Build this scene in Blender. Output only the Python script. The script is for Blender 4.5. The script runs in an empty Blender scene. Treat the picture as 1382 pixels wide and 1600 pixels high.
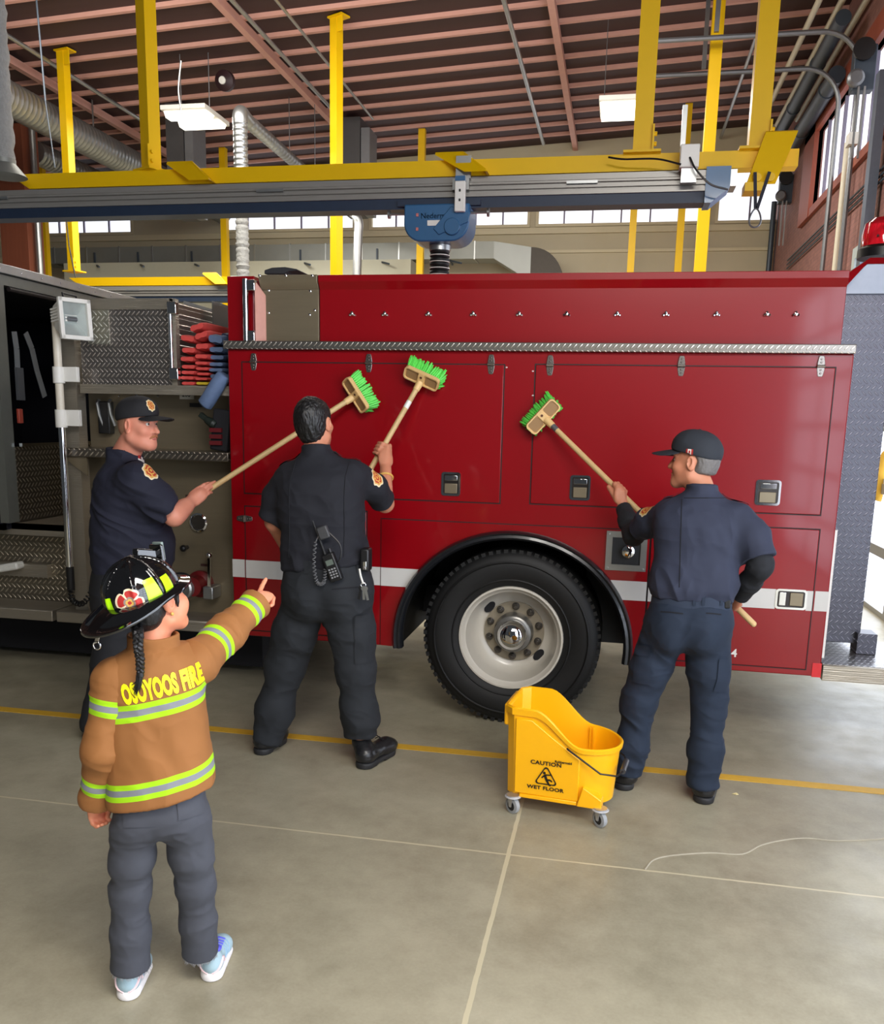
import bpy, bmesh, math, random
import numpy as np
from mathutils import Vector, Matrix
COL = bpy.context.scene.collection
PI = math.pi
rnd = random.Random(7)
# ---- the camera and the rays through it (photo frame 1382 x 1600)
FP, CX, CY, HC = 1384.6, 691.0, 921.5, 1.75
FW = np.array([-0.18667, 0.96405, -0.18900])
FW /= np.linalg.norm(FW)
_r0 = np.cross(FW, [0, 0, 1.]); _r0 /= np.linalg.norm(_r0)
_u0 = np.cross(_r0, FW)
ROLL = 0.0225
RT = math.cos(ROLL)*_r0 + math.sin(ROLL)*_u0
UP = -math.sin(ROLL)*_r0 + math.cos(ROLL)*_u0
CAM = np.array([0, 0, HC])
def ray(x, y): return FW + (x-CX)/FP*RT - (y-CY)/FP*UP
def PY(x, y, Y=4.921):
    d = ray(x, y); return CAM + Y/d[1]*d
def PX(x, y, X):
    d = ray(x, y); return CAM + X/d[0]*d
def PZ(x, y, Z=0.0):
    d = ray(x, y); return CAM + (Z-HC)/d[2]*d
def lin(c):
    return tuple((v/255/12.92 if v/255 <= .04045 else ((v/255+.055)/1.055)**2.4) for v in c)

# ---------------------------------------------------------------- materials
class N:
    """tiny node-tree builder"""
    def __init__(s, name):
        s.m = bpy.data.materials.new(name); s.m.use_nodes = True
        s.t = s.m.node_tree; s.b = s.t.nodes['Principled BSDF']
    def n(s, typ, **kw):
        nd = s.t.nodes.new(typ)
        for k, v in kw.items():
            setattr(nd, k, v)
        return nd
    def l(s, a, b): s.t.links.new(a, b)
    def math(s, op, a, b=None, c=None):
        nd = s.n('ShaderNodeMath', operation=op)
        for i, v in enumerate((a, b, c)):
            if v is None: continue
            if hasattr(v, 'links') or hasattr(v, 'is_linked'): s.l(v, nd.inputs[i])
            else: nd.inputs[i].default_value = v
        return nd.outputs[0]
    def mix(s, f, a, b):
        nd = s.n('ShaderNodeMix', data_type='RGBA')
        for i, v in ((0, f), (6, a), (7, b)):
            if hasattr(v, 'is_linked'): s.l(v, nd.inputs[i])
            else: nd.inputs[i].default_value = v if i == 0 else (*v[:3], 1)
        return nd.outputs[2]
    def noise(s, scale, detail=4, rough=.55, vec=None, stretch=None):
        nd = s.n('ShaderNodeTexNoise'); nd.inputs['Scale'].default_value = scale
        nd.inputs['Detail'].default_value = detail; nd.inputs['Roughness'].default_value = rough
        tc = s.n('ShaderNodeTexCoord').outputs['Object'] if vec is None else vec
        if stretch:
            mp = s.n('ShaderNodeMapping'); mp.inputs['Scale'].default_value = stretch
            s.l(tc, mp.inputs[0]); tc = mp.outputs[0]
        s.l(tc, nd.inputs['Vector']); return nd.outputs['Fac']
    def ramp(s, f, *stops, const=False):
        nd = s.n('ShaderNodeValToRGB'); r = nd.color_ramp
        if const: r.interpolation = 'CONSTANT'
        while len(r.elements) < len(stops): r.elements.new(.5)
        for e, (p, c) in zip(r.elements, stops):
            e.position = p; e.color = (*(c if isinstance(c, (tuple, list)) else (c, c, c)), 1)
        s.l(f, nd.inputs[0]); return nd.outputs[0]
    def bump(s, h, strength=.3, dist=.01):
        nd = s.n('ShaderNodeBump'); nd.inputs['Strength'].default_value = strength
        nd.inputs['Distance'].default_value = dist
        s.l(h, nd.inputs['Height']); s.l(nd.outputs[0], s.b.inputs['Normal']); return nd
    def set(s, **kw):
        for k, v in kw.items():
            i = s.b.inputs[k.replace('_', ' ')]
            if hasattr(v, 'is_linked'): s.l(v, i)
            elif i.type == 'RGBA': i.default_value = (*v, 1)
            else: i.default_value = v
        return s
MATS = {}
def mat(name, col, rough=.5, metal=0., var=.12, vs=18, bump=0., bs=120, bd=.002, coat=0., spec=None, sheen=0., stretch=None):
    """paint / cloth / metal with a little procedural variation and relief"""
    if name in MATS: return MATS[name]
    k = N(name); c = lin(col)
    f = k.noise(vs, 4, .6, stretch=stretch)
    k.set(Base_Color=k.mix(f, tuple(v*(1-var) for v in c), tuple(min(1, v*(1+var)) for v in c)),
          Roughness=rough, Metallic=metal)
    if coat: k.set(Coat_Weight=coat, Coat_Roughness=.06)
    if spec is not None: k.set(Specular_IOR_Level=spec)
    if sheen: k.set(Sheen_Weight=sheen, Sheen_Roughness=.4)
    if bump: k.bump(k.noise(bs, 3, .6, stretch=stretch), bump, bd)
    MATS[name] = k.m; return k.m
def emit(name, col, s):
    if name in MATS: return MATS[name]
    k = N(name); f = k.noise(3, 2)
    c = lin(col)
    k.set(Base_Color=c, Emission_Color=k.mix(f, tuple(v*.93 for v in c), c), Emission_Strength=s, Roughness=.4)
    MATS[name] = k.m; return k.m
def tread(name, axes='XZ', cell=.032, col=(178, 176, 176), rough=.3):
    """diamond tread plate: alternating raised lozenges"""
    if name in MATS: return MATS[name]
    k = N(name)
    sp = k.n('ShaderNodeSeparateXYZ'); k.l(k.n('ShaderNodeTexCoord').outputs['Object'], sp.inputs[0])
    u = k.math('DIVIDE', sp.outputs['XYZ'.index(axes[0])], cell)
    v = k.math('DIVIDE', sp.outputs['XYZ'.index(axes[1])], cell)
    par = k.math('MODULO', k.math('ABSOLUTE', k.math('FLOOR', v)), 2.)
    u = k.math('ADD', u, k.math('MULTIPLY', par, .5))
    sg = k.math('SUBTRACT', k.math('MULTIPLY', par, 2.), 1.)
    fu = k.math('SUBTRACT', k.math('FRACT', u), .5); fv = k.math('SUBTRACT', k.math('FRACT', v), .5)
    a = k.math('ADD', fu, k.math('MULTIPLY', fv, sg)); b = k.math('SUBTRACT', fu, k.math('MULTIPLY', fv, sg))
    r = k.math('ADD', k.math('POWER', k.math('DIVIDE', k.math('ABSOLUTE', a), .80), 2.), k.math('POWER', k.math('DIVIDE', k.math('ABSOLUTE', b), .19), 2.))
    h = k.math('MAXIMUM', k.math('SUBTRACT', 1., r), 0.)
    h = k.math('POWER', h, .5)
    c = lin(col); f = k.noise(9, 3)
    low = k.mix(f, tuple(x*.50 for x in c), tuple(x*.62 for x in c))      # dull ground; worn lozenge tops, brightened to paint in their highlights
    k.set(Base_Color=k.mix(k.math('MINIMUM', k.math('MULTIPLY', h, 1.6), 1.), low, tuple(min(1, x*1.5) for x in c)), Metallic=.85, Roughness=rough)
    k.bump(h, .8, .004)
    MATS[name] = k.m; return k.m

# ---------------------------------------------------------------- meshes
ORG = {}
def origin(o): return ORG.get(o.name, Vector((0, 0, 0)))
def tag(o, label=None, cat=None, group=None, kind=None):
    if label: o['label'] = label
    if cat: o['category'] = cat
    if group: o['group'] = group
    if kind: o['kind'] = kind
    return o
def thing(name, loc, label, cat, group=None):
    o = bpy.data.objects.new(name, None); COL.objects.link(o); o.empty_display_size = .1
    o.location = loc; ORG[o.name] = Vector(loc)
    return tag(o, label, cat, group)
def link_mesh(name, verts, faces, mats, parent=None, midx=None, smooth=35, bevel=0., org=None, seg=2):
    """link ONE mesh object; vertices are given in world space"""
    V = np.asarray(verts, float)
    if parent is not None: org = origin(parent)
    elif org is None:
        org = Vector(((V[:, 0].min()+V[:, 0].max())/2, (V[:, 1].min()+V[:, 1].max())/2, V[:, 2].min()))
    me = bpy.data.meshes.new(name)
    me.from_pydata((V-np.array(org)).tolist(), [], faces)
    for m in (mats if isinstance(mats, (list, tuple)) else [mats]): me.materials.append(m)
    if midx is not None: me.polygons.foreach_set('material_index', np.asarray(midx, np.int32))
    if smooth:
        me.polygons.foreach_set('use_smooth', np.ones(len(me.polygons), bool))
        if smooth < 180: me.set_sharp_from_angle(angle=math.radians(smooth))
    me.update()
    o = bpy.data.objects.new(name, me); COL.objects.link(o)
    ORG[o.name] = Vector(org)
    if parent is not None: o.parent = parent
    else: o.location = org
    if bevel:
        b = o.modifiers.new('bevel', 'BEVEL'); b.width = bevel; b.segments = seg; b.limit_method = 'ANGLE'
        b.angle_limit = math.radians(40); b.harden_normals = False
    return o
def frame(d):
    d = Vector(d).normalized(); a = Vector((0, 0, 1)) if abs(d.z) < .95 else Vector((1, 0, 0))
    x = a.cross(d).normalized(); return x, d.cross(x), d
class MB:
    def __init__(s): s.v = []; s.f = []; s.m = []; s.cur = 0
    def mat(s, i): s.cur = i; return s
    def add(s, vs, fs):
        k = len(s.v); s.v += [tuple(map(float, p)) for p in vs]; s.f += [tuple(i+k for i in q) for q in fs]; s.m += [s.cur]*len(fs); return s
    def box(s, a, b):
        x0, y0, z0 = [min(p, q) for p, q in zip(a, b)]; x1, y1, z1 = [max(p, q) for p, q in zip(a, b)]
        return s.add([(x0,y0,z0),(x1,y0,z0),(x1,y1,z0),(x0,y1,z0),(x0,y0,z1),(x1,y0,z1),(x1,y1,z1),(x0,y1,z1)],
                     [(0,3,2,1),(4,5,6,7),(0,1,5,4),(1,2,6,5),(2,3,7,6),(3,0,4,7)])
    def obox(s, c, ax, ay, az):
        c, ax, ay, az = map(Vector, (c, ax, ay, az))
        P = [c+ax*i+ay*j+az*k for k in (-1, 1) for i, j in ((-1,-1),(1,-1),(1,1),(-1,1))]
        F = [(0,3,2,1),(4,5,6,7),(0,1,5,4),(1,2,6,5),(2,3,7,6),(3,0,4,7)]
        if ax.cross(ay).dot(az) < 0: F = [q[::-1] for q in F]
        return s.add(P, F)
    def bar(s, a, b, w, h, up=(0, 0, 1)):
        """rectangular bar from a to b"""
        a, b = Vector(a), Vector(b); d = (b-a).normalized(); x = d.cross(Vector(up)).normalized(); y = x.cross(d)
        return s.obox((a+b)/2, x*w/2, d*(b-a).length/2, y*h/2)
    def prism(s, poly, vec):
        """extrude polygon (3-D points) along vec"""
        n = len(poly); P = [Vector(p) for p in poly]; v = Vector(vec)
        nn = Vector((0, 0, 0))
        for i in range(n): nn += P[i].cross(P[(i+1) % n])
        if nn.dot(v) > 0: P = P[::-1]
        F = [tuple(range(n)), tuple(range(2*n-1, n-1, -1))]
        F += [(i, n+i, n+(i+1) % n, (i+1) % n) for i in range(n)]
        return s.add(P+[p+v for p in P], F)
    def tube(s, pts, r, n=10, closed=False, cap=True):
        P = [Vector(p) for p in pts]; m = len(P); R = r if isinstance(r, (list, tuple)) else [r]*m
        T = []
        for i in range(m):
            a = P[(i-1) % m] if (closed or i) else P[i]; b = P[(i+1) % m] if (closed or i < m-1) else P[i]
            T.append((b-a).normalized())
        x, y, _ = frame(T[0]); vs = []
        for i in range(m):
            if i:
                x = (x - T[i]*x.dot(T[i])).normalized()
            y = T[i].cross(x)
            vs += [P[i]+(x*math.cos(2*PI*k/n)+y*math.sin(2*PI*k/n))*R[i] for k in range(n)]
        F = []
        for i in range(m if closed else m-1):
            j = (i+1) % m
            F += [(i*n+k, i*n+(k+1) % n, j*n+(k+1) % n, j*n+k) for k in range(n)]
        if cap and not closed: F += [tuple(range(n-1, -1, -1)), tuple((m-1)*n+k for k in range(n))]
        return s.add(vs, F)
    def cyl(s, a, b, r, n=16, r2=None): return s.tube([a, b], [r, r if r2 is None else r2], n)
    def lathe(s, prof, o, axis, n=32, closed=False, cap=True):
        """prof: (radius, distance along axis)"""
        x, y, d = frame(axis); o = Vector(o); vs = []; m = len(prof)
        for (r, h) in prof:
            vs += [o+d*h+(x*math.cos(2*PI*k/n)+y*math.sin(2*PI*k/n))*max(r, 1e-5) for k in range(n)]
        F = []
        for i in range(m if closed else m-1):
            j = (i+1) % m
            F += [(i*n+k, i*n+(k+1) % n, j*n+(k+1) % n, j*n+k) for k in range(n)]
        if not closed and cap:
            if prof[0][0] > 1e-4: F.append(tuple(range(n-1, -1, -1)))
            if prof[-1][0] > 1e-4: F.append(tuple((m-1)*n+k for k in range(n)))
        return s.add(vs, F)
    def sph(s, c, r, n=16, sq=(1, 1, 1)):
        pr = [(math.sin(PI*i/(n//2)), -math.cos(PI*i/(n//2))) for i in range(n//2+1)]
        c = Vector(c); vs = []; m = len(pr)
        for a, h in pr: vs += [c+Vector((max(a, 1e-4)*math.cos(2*PI*k/n)*sq[0], max(a, 1e-4)*math.sin(2*PI*k/n)*sq[1], h*sq[2]))*r for k in range(n)]
        return s.add(vs, [(i*n+k, i*n+(k+1) % n, (i+1)*n+(k+1) % n, (i+1)*n+k) for i in range(m-1) for k in range(n)])
    def build(s, name, mats, parent=None, **kw):
        return link_mesh(name, s.v, s.f, mats, parent, midx=s.m if isinstance(mats, (list, tuple)) and len(mats) > 1 else None, **kw)
def rrect(w, h, r, n=5):
    """rounded rectangle outline in 2-D, counter-clockwise"""
    o = []
    for cx, cy, a0 in ((w/2-r, h/2-r, 0), (-w/2+r, h/2-r, 90), (-w/2+r, -h/2+r, 180), (w/2-r, -h/2+r, 270)):
        o += [(cx+r*math.cos(math.radians(a0+90*i/n)), cy+r*math.sin(math.radians(a0+90*i/n))) for i in range(n+1)]
    return o
def text_geo(txt, size, extrude=.002, bold=0., spacing=1.):
    cu = bpy.data.curves.new('lettering', 'FONT'); cu.body = txt; cu.size = size; cu.extrude = extrude
    cu.align_x = 'CENTER'; cu.align_y = 'CENTER'; cu.offset = bold; cu.space_character = spacing; cu.resolution_u = 3
    o = bpy.data.objects.new('lettering', cu); COL.objects.link(o)
    dg = bpy.context.evaluated_depsgraph_get(); me = bpy.data.meshes.new_from_object(o.evaluated_get(dg))
    V = np.array([v.co[:] for v in me.vertices]); Fc = [tuple(p.vertices) for p in me.polygons]
    bpy.data.objects.remove(o); bpy.data.curves.remove(cu); bpy.data.meshes.remove(me)
    return V, Fc
def bez(P, n=24):
    """Catmull-Rom through points"""
    P = [np.array(p, float) for p in P]; Q = [2*P[0]-P[1]]+P+[2*P[-1]-P[-2]]; out = []
    for i in range(1, len(Q)-2):
        for t in np.linspace(0, 1, n, endpoint=False):
            a, b, c, d = Q[i-1:i+3]
            out.append(.5*((2*b)+(-a+c)*t+(2*a-5*b+4*c-d)*t*t+(-a+3*b-3*c+d)*t**3))
    return out+[P[-1]]
# ================================================================ the setting
YB, XW = 17.0, 2.43                       # back wall, right wall
def CZ(x): return 6.67+.0495*x             # the roof deck rises gently to the right
def CE(px, py, dz=0.):
    d = ray(px, py); t = (6.67-dz+.0495*CAM[0]-HC)/(d[2]-.0495*d[0]); return CAM+t*d
# materials of the hall
def floor_mat():
    k = N('polished_concrete')
    a = k.noise(.9, 6, .62); b = k.noise(7, 5, .65); c = k.noise(90, 3, .6)
    m = k.math('ADD', k.math('MULTIPLY', a, .55), k.math('ADD', k.math('MULTIPLY', b, .33), k.math('MULTIPLY', c, .12)))
    col = k.ramp(m, (.30, lin((126, 119, 99))), (.52, lin((160, 153, 131))), (.72, lin((182, 175, 152))))
    # pale sawn joints in a grid
    sp = k.n('ShaderNodeSeparateXYZ'); k.l(k.n('ShaderNodeNewGeometry').outputs['Position'], sp.inputs[0])
    def joint(co, at, w):
        return k.math('LESS_THAN', k.math('ABSOLUTE', k.math('SUBTRACT', co, at)), w)
    wob = k.math('MULTIPLY', k.math('SUBTRACT', k.noise(14, 2), .5), .006)
    jx = joint(k.math('ADD', sp.outputs[0], wob), -.349, .0085)
    jy = joint(k.math('ADD', sp.outputs[1], wob), 3.365, .0055)
    jx2 = joint(sp.outputs[0], -6.4, .008); jy2 = joint(sp.outputs[1], 9.4, .006)
    j = k.math('MAXIMUM', k.math('MAXIMUM', jx, jy), k.math('MAXIMUM', jx2, jy2))
    k.set(Base_Color=k.mix(j, col, lin((196, 186, 156))), Roughness=k.ramp(k.noise(5, 4), (.3, .30), (.7, .46)), Specular_IOR_Level=.42)
    k.bump(m, .06, .004)
    return k.m
M_floor = floor_mat()
M_yellowline = mat('yellow_floor_paint', (214, 168, 52), .55, var=.14, vs=25)
M_cream = mat('cream_wall', (196, 186, 160), .75, var=.05, vs=3, bump=.15, bs=60)
M_creamtrim = mat('cream_trim', (214, 203, 172), .6, var=.04)
M_deck = mat('brown_roof_deck', (66, 42, 42), .7, var=.16, vs=3, stretch=(.15, 3, 1), bump=.2, bs=12)
M_purlin = mat('pink_brown_purlin', (206, 154, 140), .65, var=.1, vs=6)
M_glulam = mat('red_brown_timber', (122, 66, 46), .55, var=.22, vs=6, stretch=(5, 5, .25), bump=.1, bs=20)
def brick_mat():
    k = N('red_brown_siding')
    tc = k.n('ShaderNodeTexCoord').outputs['Object']; mp = k.n('ShaderNodeMapping'); k.l(tc, mp.inputs[0])
    mp.inputs['Rotation'].default_value = (PI/2, 0, PI/2)
    b = k.n('ShaderNodeTexBrick'); k.l(tc, b.inputs['Vector'])
    sp = k.n('ShaderNodeSeparateXYZ'); k.l(tc, sp.inputs[0]); cb = k.n('ShaderNodeCombineXYZ')
    k.l(sp.outputs[1], cb.inputs[0]); k.l(sp.outputs[2], cb.inputs[1]); k.l(cb.outputs[0], b.inputs['Vector'])
    b.inputs['Scale'].default_value = 5; b.inputs['Color1'].default_value = (*lin((150, 104, 96)), 1)
    b.inputs['Color2'].default_value = (*lin((134, 92, 86)), 1); b.inputs['Mortar'].default_value = (*lin((112, 84, 82)), 1)
    b.inputs['Mortar Size'].default_value = .012
    k.set(Base_Color=b.outputs[0], Roughness=.75); k.bump(b.outputs['Fac'], -.35, .006); return k.m
M_brick = brick_mat()
M_redwood = mat('red_stained_wood', (150, 74, 54), .5, var=.18, vs=7, stretch=(4, 4, .3))
M_pane = emit('daylit_translucent_glazing', (236, 240, 250), 1.15)
M_mull = mat('grey_violet_mullion', (132, 126, 148), .5)
M_galv = mat('galvanised_steel', (168, 170, 170), .36, .85, var=.18, vs=9)
M_steelgrey = mat('grey_conduit_steel', (128, 130, 134), .4, .7, var=.1)
M_yellow = mat('safety_yellow_paint', (232, 186, 4), .45, var=.05, vs=5, spec=.3)
M_alu = mat('brushed_aluminium', (150, 147, 142), .38, .35, var=.08, vs=30, stretch=(.2, 6, 6))
M_bluerub = mat('dark_blue_rubber', (34, 48, 70), .5, var=.15)
M_bluepaint = mat('blue_painted_casing', (48, 98, 142), .38, var=.06, coat=.2)
M_black = mat('black_plastic', (22, 22, 24), .42, var=.2)
M_rubber = mat('black_rubber', (7, 7, 8), .6, var=.25, vs=30, bump=.15, bs=200)
M_white = mat('white_plastic', (232, 230, 224), .4, var=.04)
M_chrome = mat('chrome', (225, 226, 228), .07, 1., var=.02)
M_creampipe = mat('cream_pipe', (214, 206, 184), .4, var=.05)
M_darkpipe = mat('dark_blue_grey_pipe', (62, 72, 84), .45, .2, var=.12)
M_greyduct = mat('dull_grey_sheet_metal', (140, 142, 138), .5, .55, var=.1, vs=4)
M_lampglow = emit('fluorescent_diffuser', (255, 250, 232), 3.2)
def struct(name, mb, m, **kw):
    o = mb.build(name, m, **kw); o['kind'] = 'structure'; return o

struct('floor', MB().box((-16, -5, -.2), (7.5, YB+.3, 0)), M_floor, smooth=0)
yl = MB(); yl.box((-12, 4.405, 0), (XW-.05, 4.475, .0022))
tag(struct('trim_1', yl, M_yellowline, smooth=0), 'yellow line painted along the concrete floor')
# a shallow crack wandering over the slab
cr = MB(); pts = [PZ(*q) for q in ((1008, 1359), (1022, 1344), (1052, 1337), (1110, 1333), (1160, 1335), (1190, 1321), (1225, 1313), (1262, 1310), (1310, 1314), (1382, 1311))]
cr.tube([p+np.array([0, 0, .0008]) for p in bez(pts, 5)], .0035, 5)
struct('trim_2', cr, mat('pale_crack_filler', (168, 160, 142), .7), smooth=0)
# roof
cl = MB(); z0, z1 = CZ(-16), CZ(7.5)
cl.prism([(-16, 3.2, z0), (7.5, 3.2, z1), (7.5, 3.2, z1+.2), (-16, 3.2, z0+.2)], (0, YB+.3-3.2, 0))
struct('ceiling', cl, M_deck, smooth=0)
yp0 = CE(690, 20.6)[1]; dyp = (CE(690, 223.7)[1]-yp0)/9
for i in range(-6, 10):
    y = yp0+i*dyp
    p = MB(); p.bar((-15, y, CZ(-15)-.025), (XW+.1, y, CZ(XW+.1)-.025), .055, .05)
    struct('beam', p, M_purlin, smooth=0)
for (a, b, w) in (((868, 0), (897, 236), .085), ((350, 0), (520, 195), .085), ((-150, -40), (100, 168), .085)):
    A, B = CE(*a, .09), CE(*b, .09); x = (A[0]+B[0])/2
    p = MB(); p.bar((x, 4.5, CZ(x)-.1), (x, YB, CZ(x)-.1), .085, .1)
    struct('beam', p, M_purlin, smooth=0)
# back wall with its clerestory: sill at 5.2 m, head at 6.1 m
ZS, ZH = 5.20, 6.14
spans = []
for a, b in ((52, 208), (345, 556), (578, 829), (838, 1109), (1118, 1226)):
    spans.append((PY(a, 340, YB)[0], PY(b, 340, YB)[0]))
bw = MB(); bw.box((-16, YB, 0), (XW+.3, YB+.25, ZS)); bw.box((-16, YB, ZH), (XW+.3, YB+.25, CZ(XW+.3)))
xs = [-16]+[v for s in spans for v in s]+[XW+.3]
for i in range(0, len(xs), 2):
    if xs[i+1] > xs[i]: bw.box((xs[i], YB, ZS), (xs[i+1], YB+.25, ZH))
struct('wall_back', bw, M_cream, smooth=0)
t = MB(); t.box((-16, YB-.06, ZS-.12), (XW, YB, ZS-.02)); struct('trim_3', t, M_creamtrim, smooth=0)
t = MB(); t.box((-16, YB-.04, ZS-.45), (XW, YB, ZS-.40)); struct('trim_4', t, M_creamtrim, smooth=0)
t = MB(); t.box((-16, YB-.08, ZH+.0), (XW, YB, ZH+.12)); struct('trim_5', t, M_creamtrim, smooth=0)
for i, (a, b) in enumerate(spans):
    w = thing('window_%d' % (i+1), ((a+b)/2, YB, ZS), None, None); w['kind'] = 'structure'
    fr = MB(); z0, z1 = ZS, ZH
    for q in ((a, z0, b, z0+.05), (a, z1-.05, b, z1), (a, z0+.05, a+.05, z1-.05), (b-.05, z0+.05, b, z1-.05)):
        fr.box((q[0], YB-.03, q[1]), (q[2], YB+.1, q[3]))
    fr.build('frame', M_creamtrim, w, smooth=0)
    n = max(2, round((b-a)/.52)); mu = MB()
    for j in range(1, n):
        x = a+(b-a)*j/n; mu.box((x-.014, YB+.02, z0+.05), (x+.014, YB+.06, z1-.05))
    mu.build('mullion', M_mull, w, smooth=0)
    MB().box((a+.04, YB+.06, z0+.04), (b-.04, YB+.08, z1-.04)).build('pane', M_pane, w, smooth=0)
# right wall: brick and timber, a tall window, and the glazed vehicle door below it
pw = [PX(1283, 207, XW), PX(1270, 327, XW), PX(1333, 252, XW)]
wy1 = pw[1][1]; wz0 = min(pw[1][2], pw[2][2]); wz1 = PX(1300, 178, XW)[2]; wy0 = wy1-3.6
DY0, DY1, DZ = 5.6, 10.75, 3.55           # door opening
rw = MB()
rw.box((XW, -5, DZ), (XW+.3, YB+.25, wz0)); rw.box((XW, -5, wz1), (XW+.3, YB+.25, CZ(XW)+.1))
rw.box((XW, -5, wz0), (XW+.3, wy0, wz1)); rw.box((XW, wy1, wz0), (XW+.3, YB+.25, wz1))
rw.box((XW, DY1, 0), (XW+.3, YB+.25, DZ)); rw.box((XW, -5, 0), (XW+.3, -4.2, DZ)); rw.box((XW, 3.6, 0), (XW+.3, DY0, DZ))
struct('wall_right', rw, M_brick, smooth=0)
w = thing('window_6', (XW, (wy0+wy1)/2, wz0), None, None); w['kind'] = 'structure'
fr = MB(); fr.box((XW-.06, wy1, wz0-.1), (XW+.05, wy1+.72, wz1+.12)); fr.box((XW-.06, wy0-.2, wz1), (XW+.05, wy1+.72, wz1+.24)); fr.box((XW-.05, wy0, wz0-.1), (XW+.05, wy1, wz0))
fr.build('frame', M_redwood, w, smooth=0)
mu = MB()
for j in range(1, 8):
    y = wy0+(wy1-wy0)*j/8; mu.box((XW+.02, y-.014, wz0), (XW+.06, y+.014, wz1))
mu.build('mullion', M_mull, w, smooth=0)
MB().box((XW+.07, wy0, wz0), (XW+.09, wy1, wz1)).build('pane', M_pane, w, smooth=0)
def glazed_door(n, y0, y1):
    d = thing('door_%d' % n, (XW+.1, (y0+y1)/2, 0), None, None); d['kind'] = 'structure'
    g = MB(); nz = 6
    for i in range(nz+1):
        z = DZ*i/nz; g.box((XW+.08, y0, max(0, z-.05)), (XW+.13, y1, min(DZ, z+.05)))
    for i in range(6):
        y = y0+(y1-y0)*i/5; g.box((XW+.075, max(y0, y-.05), 0), (XW+.135, min(y1, y+.05), DZ))
    g.build('frame', M_alu, d, smooth=0)
    MB().box((XW+.1, y0, 0), (XW+.11, y1, DZ)).build('pane', emit('daylit_door_glass', (226, 236, 255), 3.2), d, smooth=0)
glazed_door(1, DY0, DY1)
glazed_door(2, -4.2, 3.6)
t = MB(); t.box((XW-.05, DY0-.1, DZ), (XW, DY1+.12, DZ+.12)); t.box((XW-.05, DY1, 0), (XW, DY1+.12, DZ)); struct('trim_6', t, mat('pale_green_grey_trim', (176, 186, 186), .5), smooth=0)
# tall timber column at the left with its steel pipe, and the timber beam behind the duct
def column(px0, px1, Y):
    a, b = PY(px0, 350, Y)[0], PY(px1, 350, Y)[0]
    return a, b
a, b = column(0, 42, 13.2)
struct('column_1', MB().box((a, 13.2, 0), (b, 13.6, CZ(a)-.1)), M_glulam, smooth=0)
t = MB(); t.tube([(b+.08, 13.35, .0), (b+.08, 13.35, CZ(b)-.1)], .05, 12); tag(t.build('drain_pipe', M_galv), 'grey steel pipe standing beside the timber column', 'pipe')
# ================================================================ overhead: rails, posts, ducts, pipes, lamps
Y1, Y2, Y3 = 6.3, 11.3, 15.5
def post(name, px, py, Y, w, label, group, zbot, plate=True, rz=0.):
    """square yellow post from the rail frame up to the roof"""
    x = PY(px, py, Y)[0]; top = CZ(x)-.03
    r = thing(name, (x, Y, zbot), label, 'post', group)
    c, q = math.cos(rz), math.sin(rz); ax, ay = Vector((c, q, 0)), Vector((-q, c, 0)); o = Vector((x, Y, 0))
    def bx(u0, u1, v0, v1, z0, z1, nm):
        p = MB(); p.obox(o+ax*(u0+u1)/2+ay*(v0+v1)/2+Vector((0, 0, (z0+z1)/2)), ax*(u1-u0)/2, ay*(v1-v0)/2, Vector((0, 0, (z1-z0)/2))); return p.build(nm, M_yellow, r, smooth=0)
    bx(-w/2, w/2, -w/2, w/2, zbot, top, 'upright')
    if plate:
        bx(-w*.7, w*1.35, -w*.7, w*.7, top, top+.02, 'ceiling_plate'); bx(w/2, w*1.3, -w*.45, -w*.35, top-.17, top, 'ceiling_bracket')
        bx(-w, w, -w*.9, w*.9, zbot, zbot+.015, 'base_plate'); bx(w/2, w/2+.012, -w*.7, -w*.1, zbot+.015, zbot+.17, 'side_lug')
        for dz in (.06, .12):
            p = MB(); e = o+ax*(w/2+.012)-ay*w*.4+Vector((0, 0, zbot+dz)); p.cyl(e, e+ax*.018, .014, 8); p.build('bolt', M_yellow, r)
    return r
ZR = PY(691, 262, Y1)[2]
ZB0, ZB1 = PY(691, 276, Y1-.06)[2], PY(691, 250.5, Y1-.06)[2]
for px, py, lb in ((232, 130, 'wide yellow post over the cab end of the front exhaust rail'), (1010, 130, 'wide yellow post beside the lit ceiling lamp, over the right part of the front rail'), (1193, 120, 'wide yellow post standing over the very end of the front rail')):
    post('yellow_post', px, py, Y1, .098 if px < 500 else .118, lb, 'yellow posts', ZB1, True, math.radians(-26 if px < 500 else 0))
for px, py, lb in ((107, 250, 'yellow post in front of the big spiral duct at left'), (526, 250, 'yellow post in the middle, left of the blue hose trolley'), (1108, 230, 'yellow post behind the white control box, reaching down past the rail')):
    post('yellow_post', px, py, Y2, .112 if px < 900 else .13, lb, 'yellow posts', 3.58 if px < 200 else 3.3, True, math.radians(-12 if px < 200 else -26 if px < 900 else 0))
for px, py, lb in ((71, 380, 'thin far yellow post beside the brown timber column'), (352, 380, 'thin far yellow post left of the grey fabric hose'), (657, 400, 'thin far yellow post directly behind the black ribbed hose'), (988, 380, 'thin far yellow post seen below the right part of the rail'), (1063, 370, 'thinnest far yellow post, beside the tall one near the rail end')):
    post('yellow_post', px, py, Y3, .11, lb, 'yellow posts', 3.2, False)
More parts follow.
